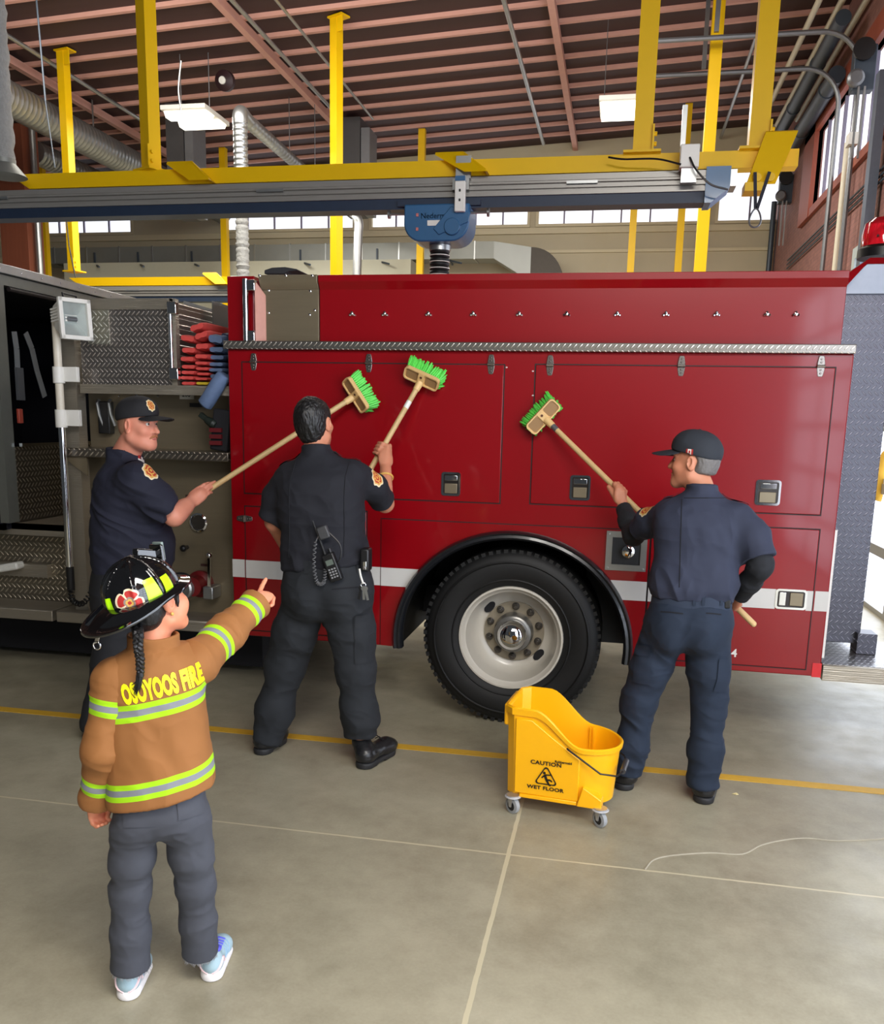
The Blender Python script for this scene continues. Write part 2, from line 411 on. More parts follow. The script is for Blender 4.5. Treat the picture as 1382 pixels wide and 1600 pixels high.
# front yellow beam with its brackets
def beam(x0, x1, Y, z0, z1, label, brk):
    r = thing('yellow_rail_beam', ((x0+x1)/2, Y, z0), label, 'beam', 'yellow rail beams')
    b = MB(); h = z1-z0; d = .12
    prof = [(x0+.0, z1), (x0+.16, z0), (x1, z0), (x1, z1)]
    b.prism([(x, Y-d/2, z) for x, z in prof], (0, d, 0)); b.build('beam', M_yellow, r, smooth=0)
    for x in brk:
        q = MB(); q.prism([(x-.17, Y-d/2-.02, z1+.03), (x+.05, Y-d/2-.12, z0-.005), (x+.19, Y-d/2-.12, z0-.005), (x+.02, Y-d/2-.02, z1+.03)], (0, .016, .02))
        q.prism([(x+.02, Y-d/2-.02, z1+.04), (x+.19, Y-d/2-.12, z0-.005), (x+.19, Y-d/2-.01, z0-.005), (x+.02, Y-d/2-.01, z1+.04)], (.012, 0, 0))
        q.build('bracket', M_yellow, r, smooth=0)
    return r
xe = PY(1245, 258, Y1)[0]
bm = beam(PY(22, 268, Y1)[0], xe, Y1, ZB0, ZB1, 'long yellow beam carrying the front exhaust rail', [PY(303, 262, Y1)[0], PY(722, 262, Y1)[0]])
q = MB(); x = PY(1195, 258, Y1)[0]
q.prism([(x-.02, Y1-.10, ZB1+.09), (x+.17, Y1-.10, ZB1+.09), (x+.05, Y1-.18, ZB0-.13), (x-.12, Y1-.18, ZB0-.13)], (0, .016, .01))
for i in (-.06, .02): q.cyl((x+i, Y1-.19, ZB0-.09), (x+i, Y1-.165, ZB0-.09), .026, 12)
q.box((x-.13, Y1-.2, ZB0-.17), (x-.02, Y1-.05, ZB0-.12)); q.build('end_gusset', M_yellow, bm, smooth=0)
beam(PY(112, 440, Y2)[0], PY(372, 440, Y2)[0], Y2, PY(240, 447, Y2)[2], PY(240, 434, Y2)[2], 'short far yellow beam seen over the truck cab', [PY(340, 440, Y2)[0]])
def rail(x0, x1, Y, z, label, cap=True, h=.125):
    r = thing('exhaust_rail', ((x0+x1)/2, Y, z-h-.07), label, 'rail', 'exhaust rails')
    a = MB(); w = .085
    prof = [(-w, 0), (-w, -.035), (-w-.008, -.04), (-w-.008, -.052), (-w+.012, -.056), (-w+.012, -.066), (-w-.004, -.07), (-w-.004, -.084), (-w+.012, -.088), (-w+.012, -.095), (-w-.006, -.1), (-w-.006, -h), (w, -h), (w, 0)]
    a.prism([(x0, Y+p, z+q) for p, q in prof], (x1-x0, 0, 0)); a.build('rail_profile', M_alu, r, smooth=0)
    b = MB(); b.box((x0, Y-w+.01, z-h-.068), (x1, Y+w-.01, z-h)); b.build('sealing_lip', M_bluerub, r, smooth=0)
    for k in range(3):
        s = MB(); xx = x0+(x1-x0)*(.36+.27*k); s.box((xx-.1, Y-w-.014, z-.062), (xx+.1, Y-w-.004, z-.045)); s.build('joint_clip', M_galv, r, smooth=0)
    if cap:
        c = MB(); c.prism([(x1-.02, Y-w-.02, z+.015), (x1+.13, Y-w-.02, z+.015), (x1+.13, Y-w-.02, z-.11), (x1+.02, Y-w-.02, z-.2), (x1-.02, Y-w-.02, z-.2)], (0, 2*w+.04, 0)); c.build('end_cap', M_bluepaint, r, smooth=0)
        c = MB(); c.box((x1+.13, Y-w, z-.1), (x1+.17, Y+w, z)); c.build('end_plate', M_galv, r, smooth=0)
    return r
zr = PY(691, 277.5, Y1-.085)[2]
rl = rail(-7.5, PY(1106, 290, Y1)[0], Y1, zr, 'long aluminium exhaust rail with dark blue sealing lip crossing above the truck')
rail(PY(100, 450, Y2)[0]-2, PY(378, 450, Y2)[0]+.3, Y2, PY(240, 447.5, Y2)[2]-.01, 'far exhaust rail just above the truck cab', False)
# hanging clip and control box
c = MB(); x, z = PY(722, 275, Y1-.12)[0], zr
c.box((x-.04, Y1-.13, z-.02), (x+.06, Y1-.1, z+.12)); c.box((x-.06, Y1-.13, z-.09), (x+.05, Y1-.1, z-.02)); tag(c.build('rail_clamp', M_galv, smooth=0), 'steel clamp gripping the rail above the white receiver box', 'clamp')
cb = thing('control_box', PY(1077, 255, Y1-.16), 'white control box hung on the yellow beam with black wires', 'control box')
x, y, z = cb.location
c = MB(); c.box((x-.058, y-.05, z-.035), (x+.058, y+.05, z+.1)); c.build('casing', M_white, cb, bevel=.006)
c = MB(); c.box((x-.045, y-.03, z-.12), (x+.05, y, z-.035)); c.build('lower_bracket', M_galv, cb, smooth=0); c = MB(); c.box((x-.04, y+.05, z), (x+.04, y+.098, z+.05)); c.build('rear_bracket', M_galv, cb, smooth=0); c = MB(); c.box((x-.06, y+.0, z+.1), (x-.03, y+.03, z+.34)); c.build('upper_strut', M_galv, cb, smooth=0)
c = MB(); c.tube(bez([(x, y-.055, z+.02), (x+.04, y-.09, z-.06), (x+.13, y-.1, z-.15), (x+.24, y-.08, z-.18)], 8), .006, 6)
c.tube(bez([(x-.05, y-.055, z-.02), (x-.2, y-.04, z+.02), (x-.4, y-.02, z+.03), (x-.5, y-.0, z+.05)], 8), .006, 6); c.build('wire', M_black, cb)
# the hose trolley
tr = thing('hose_trolley', PY(682, 375, Y1), 'blue hose trolley hanging under the exhaust rail', 'trolley')
xc = PY(682, 350, Y1-.14)[0]; zt, zb = PY(682, 318, Y1-.14)[2], PY(682, 377, Y1-.14)[2]
hw = (PY(733, 350, Y1-.14)[0]-PY(631, 350, Y1-.14)[0])/2; hh = zt-zb
out = [(-hw, 0), (-hw, -hh*.55)]+[(-hw+.12-.12*math.cos(a), -hh+.12-.12*math.sin(a)) for a in np.linspace(.2, PI/2, 8)]+[(hw-.12+.12*math.sin(a), -hh+.12-.12*math.cos(a)) for a in np.linspace(0, PI/2, 8)]+[(hw, 0)]
b = MB(); b.prism([(xc+p, Y1-.14, zt+q) for p, q in out], (0, .28, 0)); b.build('casing', M_bluepaint, tr, bevel=.01)
b = MB(); b.prism([(xc+.1, Y1-.15, zt-.02), (xc+.23, Y1-.15, zt-.06), (xc+.22, Y1-.15, zt-.12), (xc+.02, Y1-.15, zt-.2), (xc-.02, Y1-.15, zt-.16)], (0, .03, 0)); b.cyl((xc+.11, Y1-.16, zb+.09), (xc+.11, Y1-.13, zb+.09), .055, 16); b.build('cover_rib', M_bluepaint, tr, bevel=.005)
b = MB(); b.box((xc-hw*1.25, Y1-.1, zt-.005), (xc+hw*1.3, Y1+.1, zt+.03)); b.build('carriage', M_bluerub, tr, smooth=0)
for s in (-1, 1):
    b = MB(); zz = zt-.05; b.cyl((xc+s*hw, Y1-.08, zz), (xc+s*(hw+.12), Y1-.08, zz), .008, 8); b.cyl((xc+s*(hw+.11), Y1-.08, zz), (xc+s*(hw+.125), Y1-.08, zz), .028, 12); b.build('buffer', M_galv, tr)
b = MB(); zz = PY(680, 348, Y1-.15)[2]; b.box((xc-.06, Y1-.147, zz-.017), (xc+.05, Y1-.139, zz+.017)); b.build('label_plate', M_white, tr, smooth=0)
V, Fc = text_geo('Nederman', .05, .001); V3 = [(xc+.0+p[0], Y1-.1415, zz+.045+p[1]) for p in V]
link_mesh('lettering', V3, Fc, mat('pale_blue_print', (96, 150, 196), .4), tr, smooth=0)
for dx, dz in ((-.13, -.06), (-.13, -.15)):
    b = MB(); b.box((xc+dx-.008, Y1-.147, zt+dz-.02), (xc+dx+.008, Y1-.139, zt+dz)); b.build('warning_label', mat('red_white_print', (204, 120, 116), .5), tr, smooth=0)
rc = MB(); x, z = PY(719.5, 306, Y1-.17)[0], PY(719.5, 306, Y1-.17)[2]
rc.box((x-.035, Y1-.19, z-.1), (x+.035, Y1-.15, z+.09)); o = rc.build('receiver_box', M_white, bevel=.006); tag(o, 'slim white receiver box hanging in front of the rail over the blue trolley', 'receiver')
for dz in (-.03, .03): MB().box((x-.006, Y1-.193, z+dz-.008), (x+.006, Y1-.189, z+dz+.008)).build('indicator', M_black, o, smooth=0)
MB().box((x-.033, Y1-.19, z+.09), (x+.033, Y1-.15, z+.12)).build('cap', M_bluepaint, o, smooth=0)
# black ribbed hose below it
h = thing('exhaust_hose', (xc, Y1, 2.535), 'black ribbed exhaust hose with white bands below the blue trolley', 'hose')
ZH0 = 2.535
b = MB(); pr = []
z = zb
while z > ZH0+.03:
    pr += [(.062, z), (.068, z-.008), (.068, z-.02), (.062, z-.028)]; z -= .028
b.lathe([(r, q-ZH0) for r, q in pr[::-1]], (xc, Y1, ZH0), (0, 0, 1), 24); b.build('ribbed_tube', M_rubber, h, smooth=60)
b = MB(); z = zb-.03
while z > ZH0+.01: b.lathe([(.0685, 0), (.0705, .003), (.0685, .006)], (xc, Y1, z), (0, 0, 1), 24); z -= .028*1.5
b.build('white_band', M_white, h)
b = MB(); b.lathe([(.07, -.02), (.074, -.018), (.074, .018), (.07, .02)], (xc, Y1, zb-.02), (0, 0, 1), 24); b.build('hose_clamp', M_galv, h)
# strap and snap hook at the beam end
x = PY(1188, 290, Y1-.2)[0]; zt_ = PY(1188, 285, Y1-.2)[2]+.06; zk = PY(1182, 326, Y1-.2)[2]
st = thing('strap', (x, Y1-.2, zk), 'black strap with a steel snap hook hanging from the beam end', 'strap')
b = MB(); b.bar((x-.035, Y1-.2, zt_), (x-.015, Y1-.2, zk), .02, .004, (0, 1, 0)); b.bar((x+.05, Y1-.2, zt_), (x-.005, Y1-.2, zk), .02, .004, (0, 1, 0)); b.build('webbing', mat('dark_navy_webbing', (22, 26, 44), .7), st, smooth=0)
b = MB(); b.tube([(x-.012+.03*math.cos(t)*(1.1-.35*math.sin(t)), Y1-.2, zk-.055+.055*math.sin(t)) for t in np.linspace(0, 2*PI, 25)[:-1]], .0055, 8, closed=True); b.build('snap_hook', M_steelgrey, st)
# ---- ducts
def ribs(L, R, n): return [(R*(1.012 if i % 2 else 1.), L*i/n) for i in range(n+1)]
def spiral_duct(a, b, R, label, n=60):
    a, b = Vector(a), Vector(b); L = (b-a).length
    m = MB(); pr = []
    for i in range(n): pr += [(R, L*i/n), (R, L*(i+.72)/n), (R*1.03, L*(i+.8)/n), (R*1.03, L*(i+.92)/n)]
    m.lathe(pr, a, b-a, 24); o = m.build('spiral_duct', M_galv, smooth=50)
    for t in (.12, .5, .88):
        p = a+(b-a)*t; q = MB(); q.box((p.x-R*1.04, p.y-.02, p.z), (p.x-R*1.03, p.y+.02, CZ(p.x)-.01)); q.build('hanger_strap', M_galv, o, smooth=0)
    return tag(o, label, 'duct', 'spiral ducts')
A = PZ(-60, 100, 5.6); Bp = PZ(236, 285, 5.6)
xa = (A[0]+Bp[0])/2
def along(px, py, x):  # point of the line of sight at X = x
    return PX(px, py, x)
xd = PY(115, 208, 12.1)[0]
zd = PY(115, 208, 12.1)[2]
spiral_duct((xd, 9.0, zd), (xd, 16.9, zd), .205, 'big silver spiral duct running back under the roof at left', 90)
xd2 = PY(72, 246, 14.2)[0]; zd2 = PY(72, 246, 14.2)[2]
spiral_duct((xd2, 13.9, zd2), (xd2, 16.9, zd2), .18, 'smaller spiral duct behind the timber column, below the big one', 34)
# fabric hose hanging at the far left with its cone
hx = PY(3, 200, Y1-.25)[0]; hz = PY(3, 256, Y1-.25)[2]
h = thing('fabric_hose', (hx, Y1-.25, hz-.1), 'grey crinkled fabric hose hanging at the left edge above the rail', 'hose')
b = MB(); pr = []; L = CZ(hx)-hz-.01
for i in range(61): pr.append((.075+.006*math.sin(i*2.3)+.004*math.sin(i*5.1), L*i/60))
b.lathe(pr, (hx, Y1-.25, hz), (0, 0, 1), 20); b.build('sleeve', mat('grey_crinkled_fabric', (150, 150, 148), .75, var=.2, vs=30, bump=.8, bs=28, bd=.02), h, smooth=60)
b = MB(); b.lathe([(.15, -.085), (.078, 0), (.078, .03)], (hx, Y1-.25, hz), (0, 0, 1), 24); b.build('cone', M_greyduct, h)
# second grey sleeve behind the rail, with elbow and inclined pipe above
Y4 = 10.6
gx = PY(379, 380, Y4)[0]; g0, g1 = PY(379, 436, Y4)[2], PY(379, 178, Y4)[2]; zm = PY(379, 320, Y4)[2]
h = thing('fabric_hose', (gx, Y4, g0), 'grey fabric hose with silver elbow hanging behind the rail, above the hose bed', 'hose')
b = MB(); pr = [(.075+.007*math.sin(i*2.1)+.004*math.sin(i*4.7), (zm-g0)*i/40) for i in range(41)]
b.lathe(pr, (gx, Y4, g0), (0, 0, 1), 20); b.build('sleeve', MATS['grey_crinkled_fabric'], h, smooth=60)
b = MB(); pr = []
for i in range(14): l = (g1-.1-zm)/14; pr += [(.082, l*i), (.082, l*(i+.7)), (.087, l*(i+.78)), (.087, l*(i+.92))]
b.lathe(pr, (gx, Y4, zm), (0, 0, 1), 20); b.build('metal_pipe', M_galv, h, smooth=50)
e0 = Vector((gx, Y4, g1-.1)); e1 = Vector(PY(470, 262, Y4+3.5)); dr = (e1-Vector((gx, Y4, g1))).normalized()
el = bez([e0, e0+Vector((0, 0, .07)), Vector((gx, Y4, g1+.02))+dr*.06, Vector((gx, Y4, g1))+dr*.25], 6)
b = MB(); b.tube(el, .088, 20); b.build('elbow', M_galv, h)
b = MB(); s0 = Vector((gx, Y4, g1))+dr*.22; L = (e1-s0).length+1.0; pr = []
for i in range(26): l = L/26; pr += [(.08, l*i), (.08, l*(i+.72)), (.084, l*(i+.8)), (.084, l*(i+.94))]
b.lathe(pr, s0, dr, 20); b.build('sloping_pipe', M_galv, h, smooth=50)
# silver elbow pipe seen below the rail
pp = [PY(530, 316, 14.), PY(556, 337, 13.8), PY(561, 350, 13.8), PY(560, 372, 13.8), PY(558, 432, 13.8)]
b = MB(); b.tube(bez([pp[0], pp[0]*.5+pp[1]*.5, pp[1], pp[2], pp[3], pp[4]], 8), .068, 18); o = b.build('vent_pipe', M_galv); tag(o, 'shiny bent vent pipe dropping behind the truck, beside the middle yellow post', 'pipe')
# square riser ducts near the roof
for (x0, x1, yt, yb, Y, lb) in ((258, 302, 172, 268, 13.2, 'dark square duct riser below the left ceiling lamp'), (535, 577, 184, 268, 14.5, 'square grey duct riser under the roof beside the middle post')):
    a, c = PY(x0, yt, Y), PY(x1, yb, Y); b = MB(); xm = a[0]+(c[0]-a[0])*.66
    b.box((a[0], Y, c[2]-.6), (xm, Y+.5, CZ(a[0])-.06)); o = b.build('duct_riser', mat('dark_riser_metal', (72, 70, 72), .6, .2), smooth=0); tag(o, lb, 'duct', 'square duct risers')
    b = MB(); b.box((xm+.01, Y+.02, c[2]-.6), (c[0], Y+.45, a[2]-.15)); b.build('bright_side', mat('pale_riser_side', (112, 112, 116), .5, .3), o, smooth=0)
# long rectangular duct along the back wall with brackets, transition and elbow
Yd = 16.2
z0, z1 = PY(500, 407, Yd)[2], PY(500, 381, Yd)[2]
dk = thing('rectangular_duct', (PY(420, 400, Yd)[0], Yd, z0), 'long rectangular sheet metal duct with elbow along the back wall', 'duct')
xl, xm, xr = PY(60, 400, Yd)[0], PY(772, 400, Yd)[0], PY(830, 400, Yd)[0]
b = MB(); b.box((xl, Yd, z0), (xm, Yd+.5, z1)); b.build('run', M_greyduct, dk, smooth=0)
for k in range(13):
    xx = xl+(xm-xl)*(k+.5)/13; b = MB(); b.box((xx-.012, Yd-.012, z0-.012), (xx+.012, Yd+.5, z1+.012)); b.build('flange', M_galv, dk, smooth=0)
b = MB(); z2, z3 = PY(830, 425, Yd)[2]-.15, PY(830, 386, Yd)[2]
b.prism([(xm, Yd, z1), (xr, Yd, z3), (xr, Yd, z2), (xm, Yd, z0)], (0, .5, 0)); b.build('transition', mat('bright_sheet_metal', (140, 142, 140), .4, .5, var=.08, vs=3), dk, smooth=0)
b = MB(); R = PY(880, 425, Yd)[0]-xr; zc = z3-R
arc = [(xr+R*math.sin(a), zc+R*math.cos(a)) for a in np.linspace(0, PI/2, 12)]
b.prism([(xr, Yd, zc-.5)]+[(xr, Yd, z3)]+[(x, Yd, z) for x, z in arc[1:]]+[(xr+R, Yd, zc-.5)], (0, .5, 0)); b.build('elbow', mat('dark_duct_elbow', (78, 72, 66), .6, .2), dk, smooth=0)
for k, px in enumerate((148, 216, 300, 470, 590, 700)):
    x = PY(px, 385, Yd)[0]; b = MB()
    b.bar((x, Yd-.02, z1-.1), (x, Yd-.02, z0-.02), .03, .03, (1, 0, 0)); b.bar((x, Yd-.02, z0-.02), (x+.32, Yd-.4, z0-.14), .03, .03); b.bar((x, Yd-.02, z0), (x, Yd+.5, z0-.015), .03, .03, (1, 0, 0)); b.build('bracket', M_darkpipe, dk, smooth=0)
# pale lower soffit box
b = MB(); zs = z0-.03; b.box((PY(95, 420, 15.9)[0], 16.0, 2.), (PY(640, 420, 15.9)[0], YB, zs)); struct('soffit_wall', b, mat('pale_grey_green_panel', (186, 184, 166), .7, var=.04), smooth=0)
# conduits in the roof (running back), and drop rods
for i, (a, c, r, lb) in enumerate((((793, 0), (846, 225), .03, 'long grey conduit under the roof, left of the pink rafter'), ((385, 0), (513, 182), .026, 'grey conduit along the left pink rafter'), ((440, 0), (577, 186), .018, 'thin bright conduit running to the square duct riser'), ((18, 52), (215, 190), .028, 'grey conduit above the big spiral duct'), ((1180, 60), (1128, 215), .025, 'grey conduit between the two right yellow posts'))):
    A, B = CE(*a, .16), CE(*c, .16); x = (A[0]+B[0])/2; ya = min(A[1], B[1])
    b = MB(); b.tube([(x, ya-.3, CZ(x)-.16), (x, max(A[1], B[1]), CZ(x)-.16)], r, 10)
    tag(b.build('conduit', M_galv), lb, 'conduit', 'roof conduits')
x = PY(195, 150, 9.5)[0]
b = MB(); b.tube([PY(57, 0, 9.5), PY(71, 158, 9.5)], .01, 6); b.tube([PY(71, 158, 9.5), PY(86, 262, 9.5)], .006, 6); tag(b.build('hanging_cable', M_darkpipe), 'thin cable dropping in front of the big spiral duct', 'cable')
b = MB(); b.tube([PY(101, 318, 11.1), PY(108, 385, 11.1), PY(118, 434, 11.1)], .008, 6); tag(b.build('hanging_cable', M_black), 'black cable along the left yellow post over the cab', 'cable')
for q, lb in (((283, 95, 281, 178), 'curved supply cable of the left ceiling lamp'),):
    b = MB(); b.tube(bez([PY(q[0], q[1], 10.5), PY(279, 140, 10.5), PY(q[2]+3, q[3], 10.5)], 8), .01, 6); tag(b.build('lamp_cable', M_galv), lb, 'cable')
# ceiling speaker
p = PY(350, 126, 12.2); b = MB(); b.lathe([(0, -.06), (.06, -.055), (.1, -.02), (.13, 0), (.13, .08), (.05, .14)], p, (0, 1, .25), 24); o = b.build('loudspeaker', mat('dark_red_black_horn', (48, 26, 32), .5)); tag(o, 'small dark round alarm horn under the roof', 'alarm horn')
b = MB(); b.lathe([(0, -.075), (.045, -.07), (.05, -.055)], p, (0, 1, .25), 16); b.build('lens', M_white, o)
# lamps
def lamp(pts, Y, label):
    P = [PY(*p, Y) for p in pts]; c = sum(P)/4
    r = thing('ceiling_lamp', tuple(c), label, 'ceiling lamp', 'fluorescent ceiling lamps'); return r, c
def lamp_at(px, py, Z, lx, ly, label, rods):
    c = PZ(px, py, Z); r = thing('ceiling_lamp', tuple(c), label, 'ceiling lamp', 'fluorescent ceiling lamps')
    x, y, z = c
    b = MB(); b.box((x-lx/2, y-ly/2, z+.03), (x+lx/2, y+ly/2, z+.09)); b.build('housing', M_white, r, bevel=.008)
    for s in (-1, 1):
        b = MB(); b.prism([(x-lx/2+.02, y+s*ly*.25-ly*.17, z+.03), (x-lx/2+.02, y+s*ly*.25-ly*.10, z-.03), (x-lx/2+.02, y+s*ly*.25+ly*.10, z-.03), (x-lx/2+.02, y+s*ly*.25+ly*.17, z+.03)], (lx-.04, 0, 0)); b.build('diffuser', M_lampglow, r, smooth=0)
    for dx in rods:
        b = MB(); b.tube([(x+dx, y, z+.09), (x+dx, y, CZ(x)-.02)], .006, 6); b.build('hanger_rod', M_steelgrey, r)
    L = bpy.data.lights.new('lamp_light', 'AREA'); L.shape = 'RECTANGLE'; L.size = lx; L.size_y = ly; L.energy = 120; L.color = (1, .95, .86)
    o = bpy.data.objects.new('lamp_light', L); COL.objects.link(o); o.parent = r; o.location = (0, 0, -.05)
lamp_at(306, 189, 5.55, .62, .75, 'lit twin tube ceiling lamp at left, over the square duct riser', (-.2, .2))
lamp_at(969, 175, 5.55, .5, .7, 'lit twin tube ceiling lamp at right, touching the wide yellow post', (-.2, .2))
lamp_at(473, 319, 4.9, .62, .7, 'lit ceiling lamp just peeking out under the exhaust rail', (-.2, .2))
# ---- pipes and door gear at the right
for (a, c, Z, r, lb) in (((1284, 0), (1201, 165), 6.35, .035, 'leftmost of the three cream pipes under the roof at right'), ((1318, 0), (1214, 195), 6.35, .037, 'middle of the three cream pipes under the roof at right'), ((1352, 0), (1248, 187), 6.35, .037, 'rightmost of the three cream pipes under the roof at right')):
    A, B = PZ(*a, Z), PZ(*c, Z); x = (A[0]+B[0])/2
    b = MB(); b.tube([(x, 5., Z), (x, B[1], Z)], r, 14); tag(b.build('cream_pipe', M_creampipe), lb, 'pipe', 'cream pipes')
A, B = PZ(1222, 183, 6.35), PZ(1246, 185, 6.35); b = MB(); b.tube([A+[.05, 0, 0], B-[.05, 0, 0]], .035, 12); tag(b.build('pipe_link', M_creampipe), 'short cream cross pipe joining two pipe ends', 'pipe')
for (xo, zo, r, lb) in ((XW-.16, 5.85, .1, 'lower dark fat pipe over the right wall window'), (XW-.3, 6.15, .085, 'upper dark fat pipe under the roof at right')):
    b = MB(); b.tube([(xo, 12.1 if zo < 6 else 11.3, zo), (xo, 16.2, zo)], r, 18)
    for y in (12.6, 14.2, 15.8): b.lathe([(r*1.03, -.02), (r*1.12, -.018), (r*1.12, .018), (r*1.03, .02)], (xo, y, zo), (0, 1, 0), 18)
    tag(b.build('dark_pipe', M_darkpipe), lb, 'pipe', 'dark pipes')
def track(pts, label):
    b = MB(); b.tube(pts, .028, 8); o = b.build('door_track', M_steelgrey, smooth=40); return tag(o, label, 'door track', 'overhead door tracks')
YT1, YT2 = 11.0, 11.95
def door_track(Y, pxh, yh, pxc, label):
    x = XW-.14; zh = PY(pxc, yh, Y)[2]; xl = PY(pxh, yh, Y)[0]; R = .42
    pts = [(xl, Y, zh), (x-R, Y, zh)]+[(x-R+R*math.sin(a), Y, zh-R+R*math.cos(a)) for a in np.linspace(.15, PI/2, 9)]+[(x, Y, 0)]
    return track(pts, label)
door_track(YT1, 1020, 52, 1240, 'upper curved grey door track, nearer of the two at right')
door_track(YT2, 1024, 110, 1200, 'lower curved grey door track behind the nearer one')
for k, (px, Y, lb) in enumerate(((1120, YT1, 'steel hanger of the upper door track'), (1100, YT2, 'steel hanger of the lower door track'))):
    p = PY(px, 50 if k == 0 else 108, Y); b = MB(); b.box((p[0]-.025, Y-.02, p[2]), (p[0]+.025, Y+.02, CZ(p[0])-.02)); tag(b.build('track_hanger', M_steelgrey, smooth=0), lb, 'hanger')
b = MB(); b.box((XW-.14, YT1-.9, 0), (XW-.05, YT1-.75, 5.2)); struct('column_2', b, mat('grey_blue_steel', (104, 114, 130), .45, .4), smooth=0)
for px, Y, lb in ((1318, 11.4, 'cream pipe standing beside the door tracks'),):
    b = MB(); b.tube([(XW-.1, Y, 0), (XW-.1, Y, 4.9)], .04, 12); tag(b.build('stand_pipe', M_creampipe), lb, 'pipe')
def opener(px, py, Y, s, label):
    p = PY(px, py, Y); x, y, z = p
    r = thing('door_opener', (x, y, z), label, 'door opener', 'door openers')
    b = MB(); b.box((x-.02*s, y-.05, z-.22*s), (x+.2*s, y+.1, z+.22*s)); b.build('back_plate', M_darkpipe, r, bevel=.01)
    b = MB(); b.lathe([(0, -.02), (.06*s, -.02), (.085*s, 0), (.085*s, .05), (.06*s, .08)], (x, y-.12, z-.12*s), (0, 1, 0), 18); b.build('sprocket', M_steelgrey, r)
    b = MB(); b.lathe([(0, 0), (.11*s, 0), (.11*s, .03), (0, .03)], (x+.06*s, y-.1, z+.16*s), (0, 1, 0), 20); b.build('drum', M_black, r)
    b = MB(); b.box((x+.03*s, y-.1, z-.9*s), (x+.05*s, y-.08, z-.2*s)); b.box((x+.09*s, y-.1, z-.9*s), (x+.11*s, y-.08, z-.2*s)); b.build('chain', M_galv, r, smooth=0)
opener(1336, 108, YT1-.2, 1., 'black door opener with sprocket at the top of the nearer track')
opener(1220, 296, 15.6, .95, 'black door opener on the back corner below the dark pipes')
for i in range(3):
    b = MB(); o_ = .03*i; b.tube([(XW-.03, wy1+1.5, wz0-.42-o_*2), (XW-.03, 9.5, wz0-.42-o_*2)], .012, 6); tag(b.build('wall_conduit', M_darkpipe), 'one of three thin dark conduits below the right wall window', 'conduit', 'wall conduits')
b = MB(); b.box((XW-.2, 10.9, 4.75), (XW-.1, 11.05, 4.87)); tag(b.build('junction_box', M_white, smooth=0), 'small white junction box beside the nearer door track', 'junction box')
x = PY(1222, 400, YB-.3)[0]-.28
b = MB(); b.tube([(x+.1, YB-.2, 0), (x+.1, YB-.2, 5.5)], .045, 10); b.tube([(x+.2, YB-.2, 0), (x+.2, YB-.2, 5.7)], .028, 10); tag(b.build('corner_pipe', M_darkpipe), 'pair of dark pipes standing in the back corner', 'pipe')
# ================================================================ the fire truck
TY = 4.921
def T(px, py, dy=0.): return PY(px, py, TY+dy)
M_red = N('fire_red_paint')
_f = M_red.noise(2.5, 4)
M_red.set(Base_Color=M_red.mix(_f, lin((132, 0, 10)), lin((142, 0, 15))), Roughness=.3, Coat_Weight=.5, Coat_Roughness=.06, Specular_IOR_Level=.35)
M_red = M_red.m
M_gasket = mat('black_gasket', (20, 8, 9), .6)
M_steel = mat('brushed_stainless', (138, 126, 104), .36, .55, var=.1, vs=8, stretch=(.4, 1, 5))
M_tread_xz = tread('tread_plate_wall', 'XZ', .031, (112, 112, 122), .36)
M_tread_box = tread('tread_plate_box', 'XZ', .030, (190, 182, 176), .3)
M_tread_low = tread('tread_plate_low', 'XZ', .036, (176, 166, 148), .32)
M_tread_xy = tread('tread_plate_step', 'XY', .03)
M_tread_yz = tread('tread_plate_side', 'YZ', .031)
M_stripe = mat('white_reflective_stripe', (206, 204, 200), .4, var=.03)
M_extr = mat('ribbed_aluminium_extrusion', (176, 168, 154), .36, .8, var=.08, vs=20, stretch=(.2, 1, 30), bump=.5, bs=8, bd=.01)
M_dark = mat('unlit_black_interior', (16, 16, 22), .8)
truck = thing('fire_truck', (-.56, 6.1, 0), 'big red fire truck with white stripe, tread plate trim and open cab end', 'fire truck')
XL, XR, ZT, ZBOT = T(356, 546)[0], 1.136, 2.117, .43
AX, AZ, AA, AB = -.547, .50, .665, .625     # wheel arch ellipse
def arch(k, n=40, dx=0.):
    t0 = math.asin(max(-1, min(1, (ZBOT-AZ)/(AB*k))))
    return [(AX+AA*k*math.cos(t), AZ+AB*k*math.sin(t)) for t in np.linspace(PI-t0, t0, n)]
# body: near side skin with the arch cut out, then the mass behind the wheel bay
b = MB()
prof = [(XL, ZBOT)]+arch(1.)+[(XR, ZBOT), (XR, ZT), (XL, ZT)]
b.prism([(x, TY, z) for x, z in prof], (0, .85, 0))
b.box((XL, TY+.85, .62), (XR, 7.35, ZT))
b.build('body', M_red, truck, bevel=.006)
w = MB(); a = arch(.998); 
for (x0, z0), (x1, z1) in zip(a[:-1], a[1:]): w.add([(x0, TY+.01, z0), (x1, TY+.01, z1), (x1, TY+.84, z1), (x0, TY+.84, z0)], [(0, 1, 2, 3)])
w.add([(x, TY+.84, max(z, .62)) for x, z in a]+[(a[-1][0], TY+.84, .62), (a[0][0], TY+.84, .62)], [tuple(range(len(a)+2))])
w.build('wheel_bay_liner', M_rubber, truck)
ch = MB(); ch.box((-7, 5.6, .5), (XR, 6.9, .68)); ch.build('chassis', M_dark, truck, smooth=0)
mf = MB(); mf.box((AX-1.1, TY+.12, .52), (AX-.66, TY+.5, .72)); mf.build('mud_flap', M_rubber, truck, smooth=0)
mf = MB(); mf.box((AX+.40, TY+.45, .43), (AX+.70, TY+.50, 1.0)); mf.build('mud_flap', mat('dull_grey_rubber', (40, 43, 48), .6), truck, smooth=0)
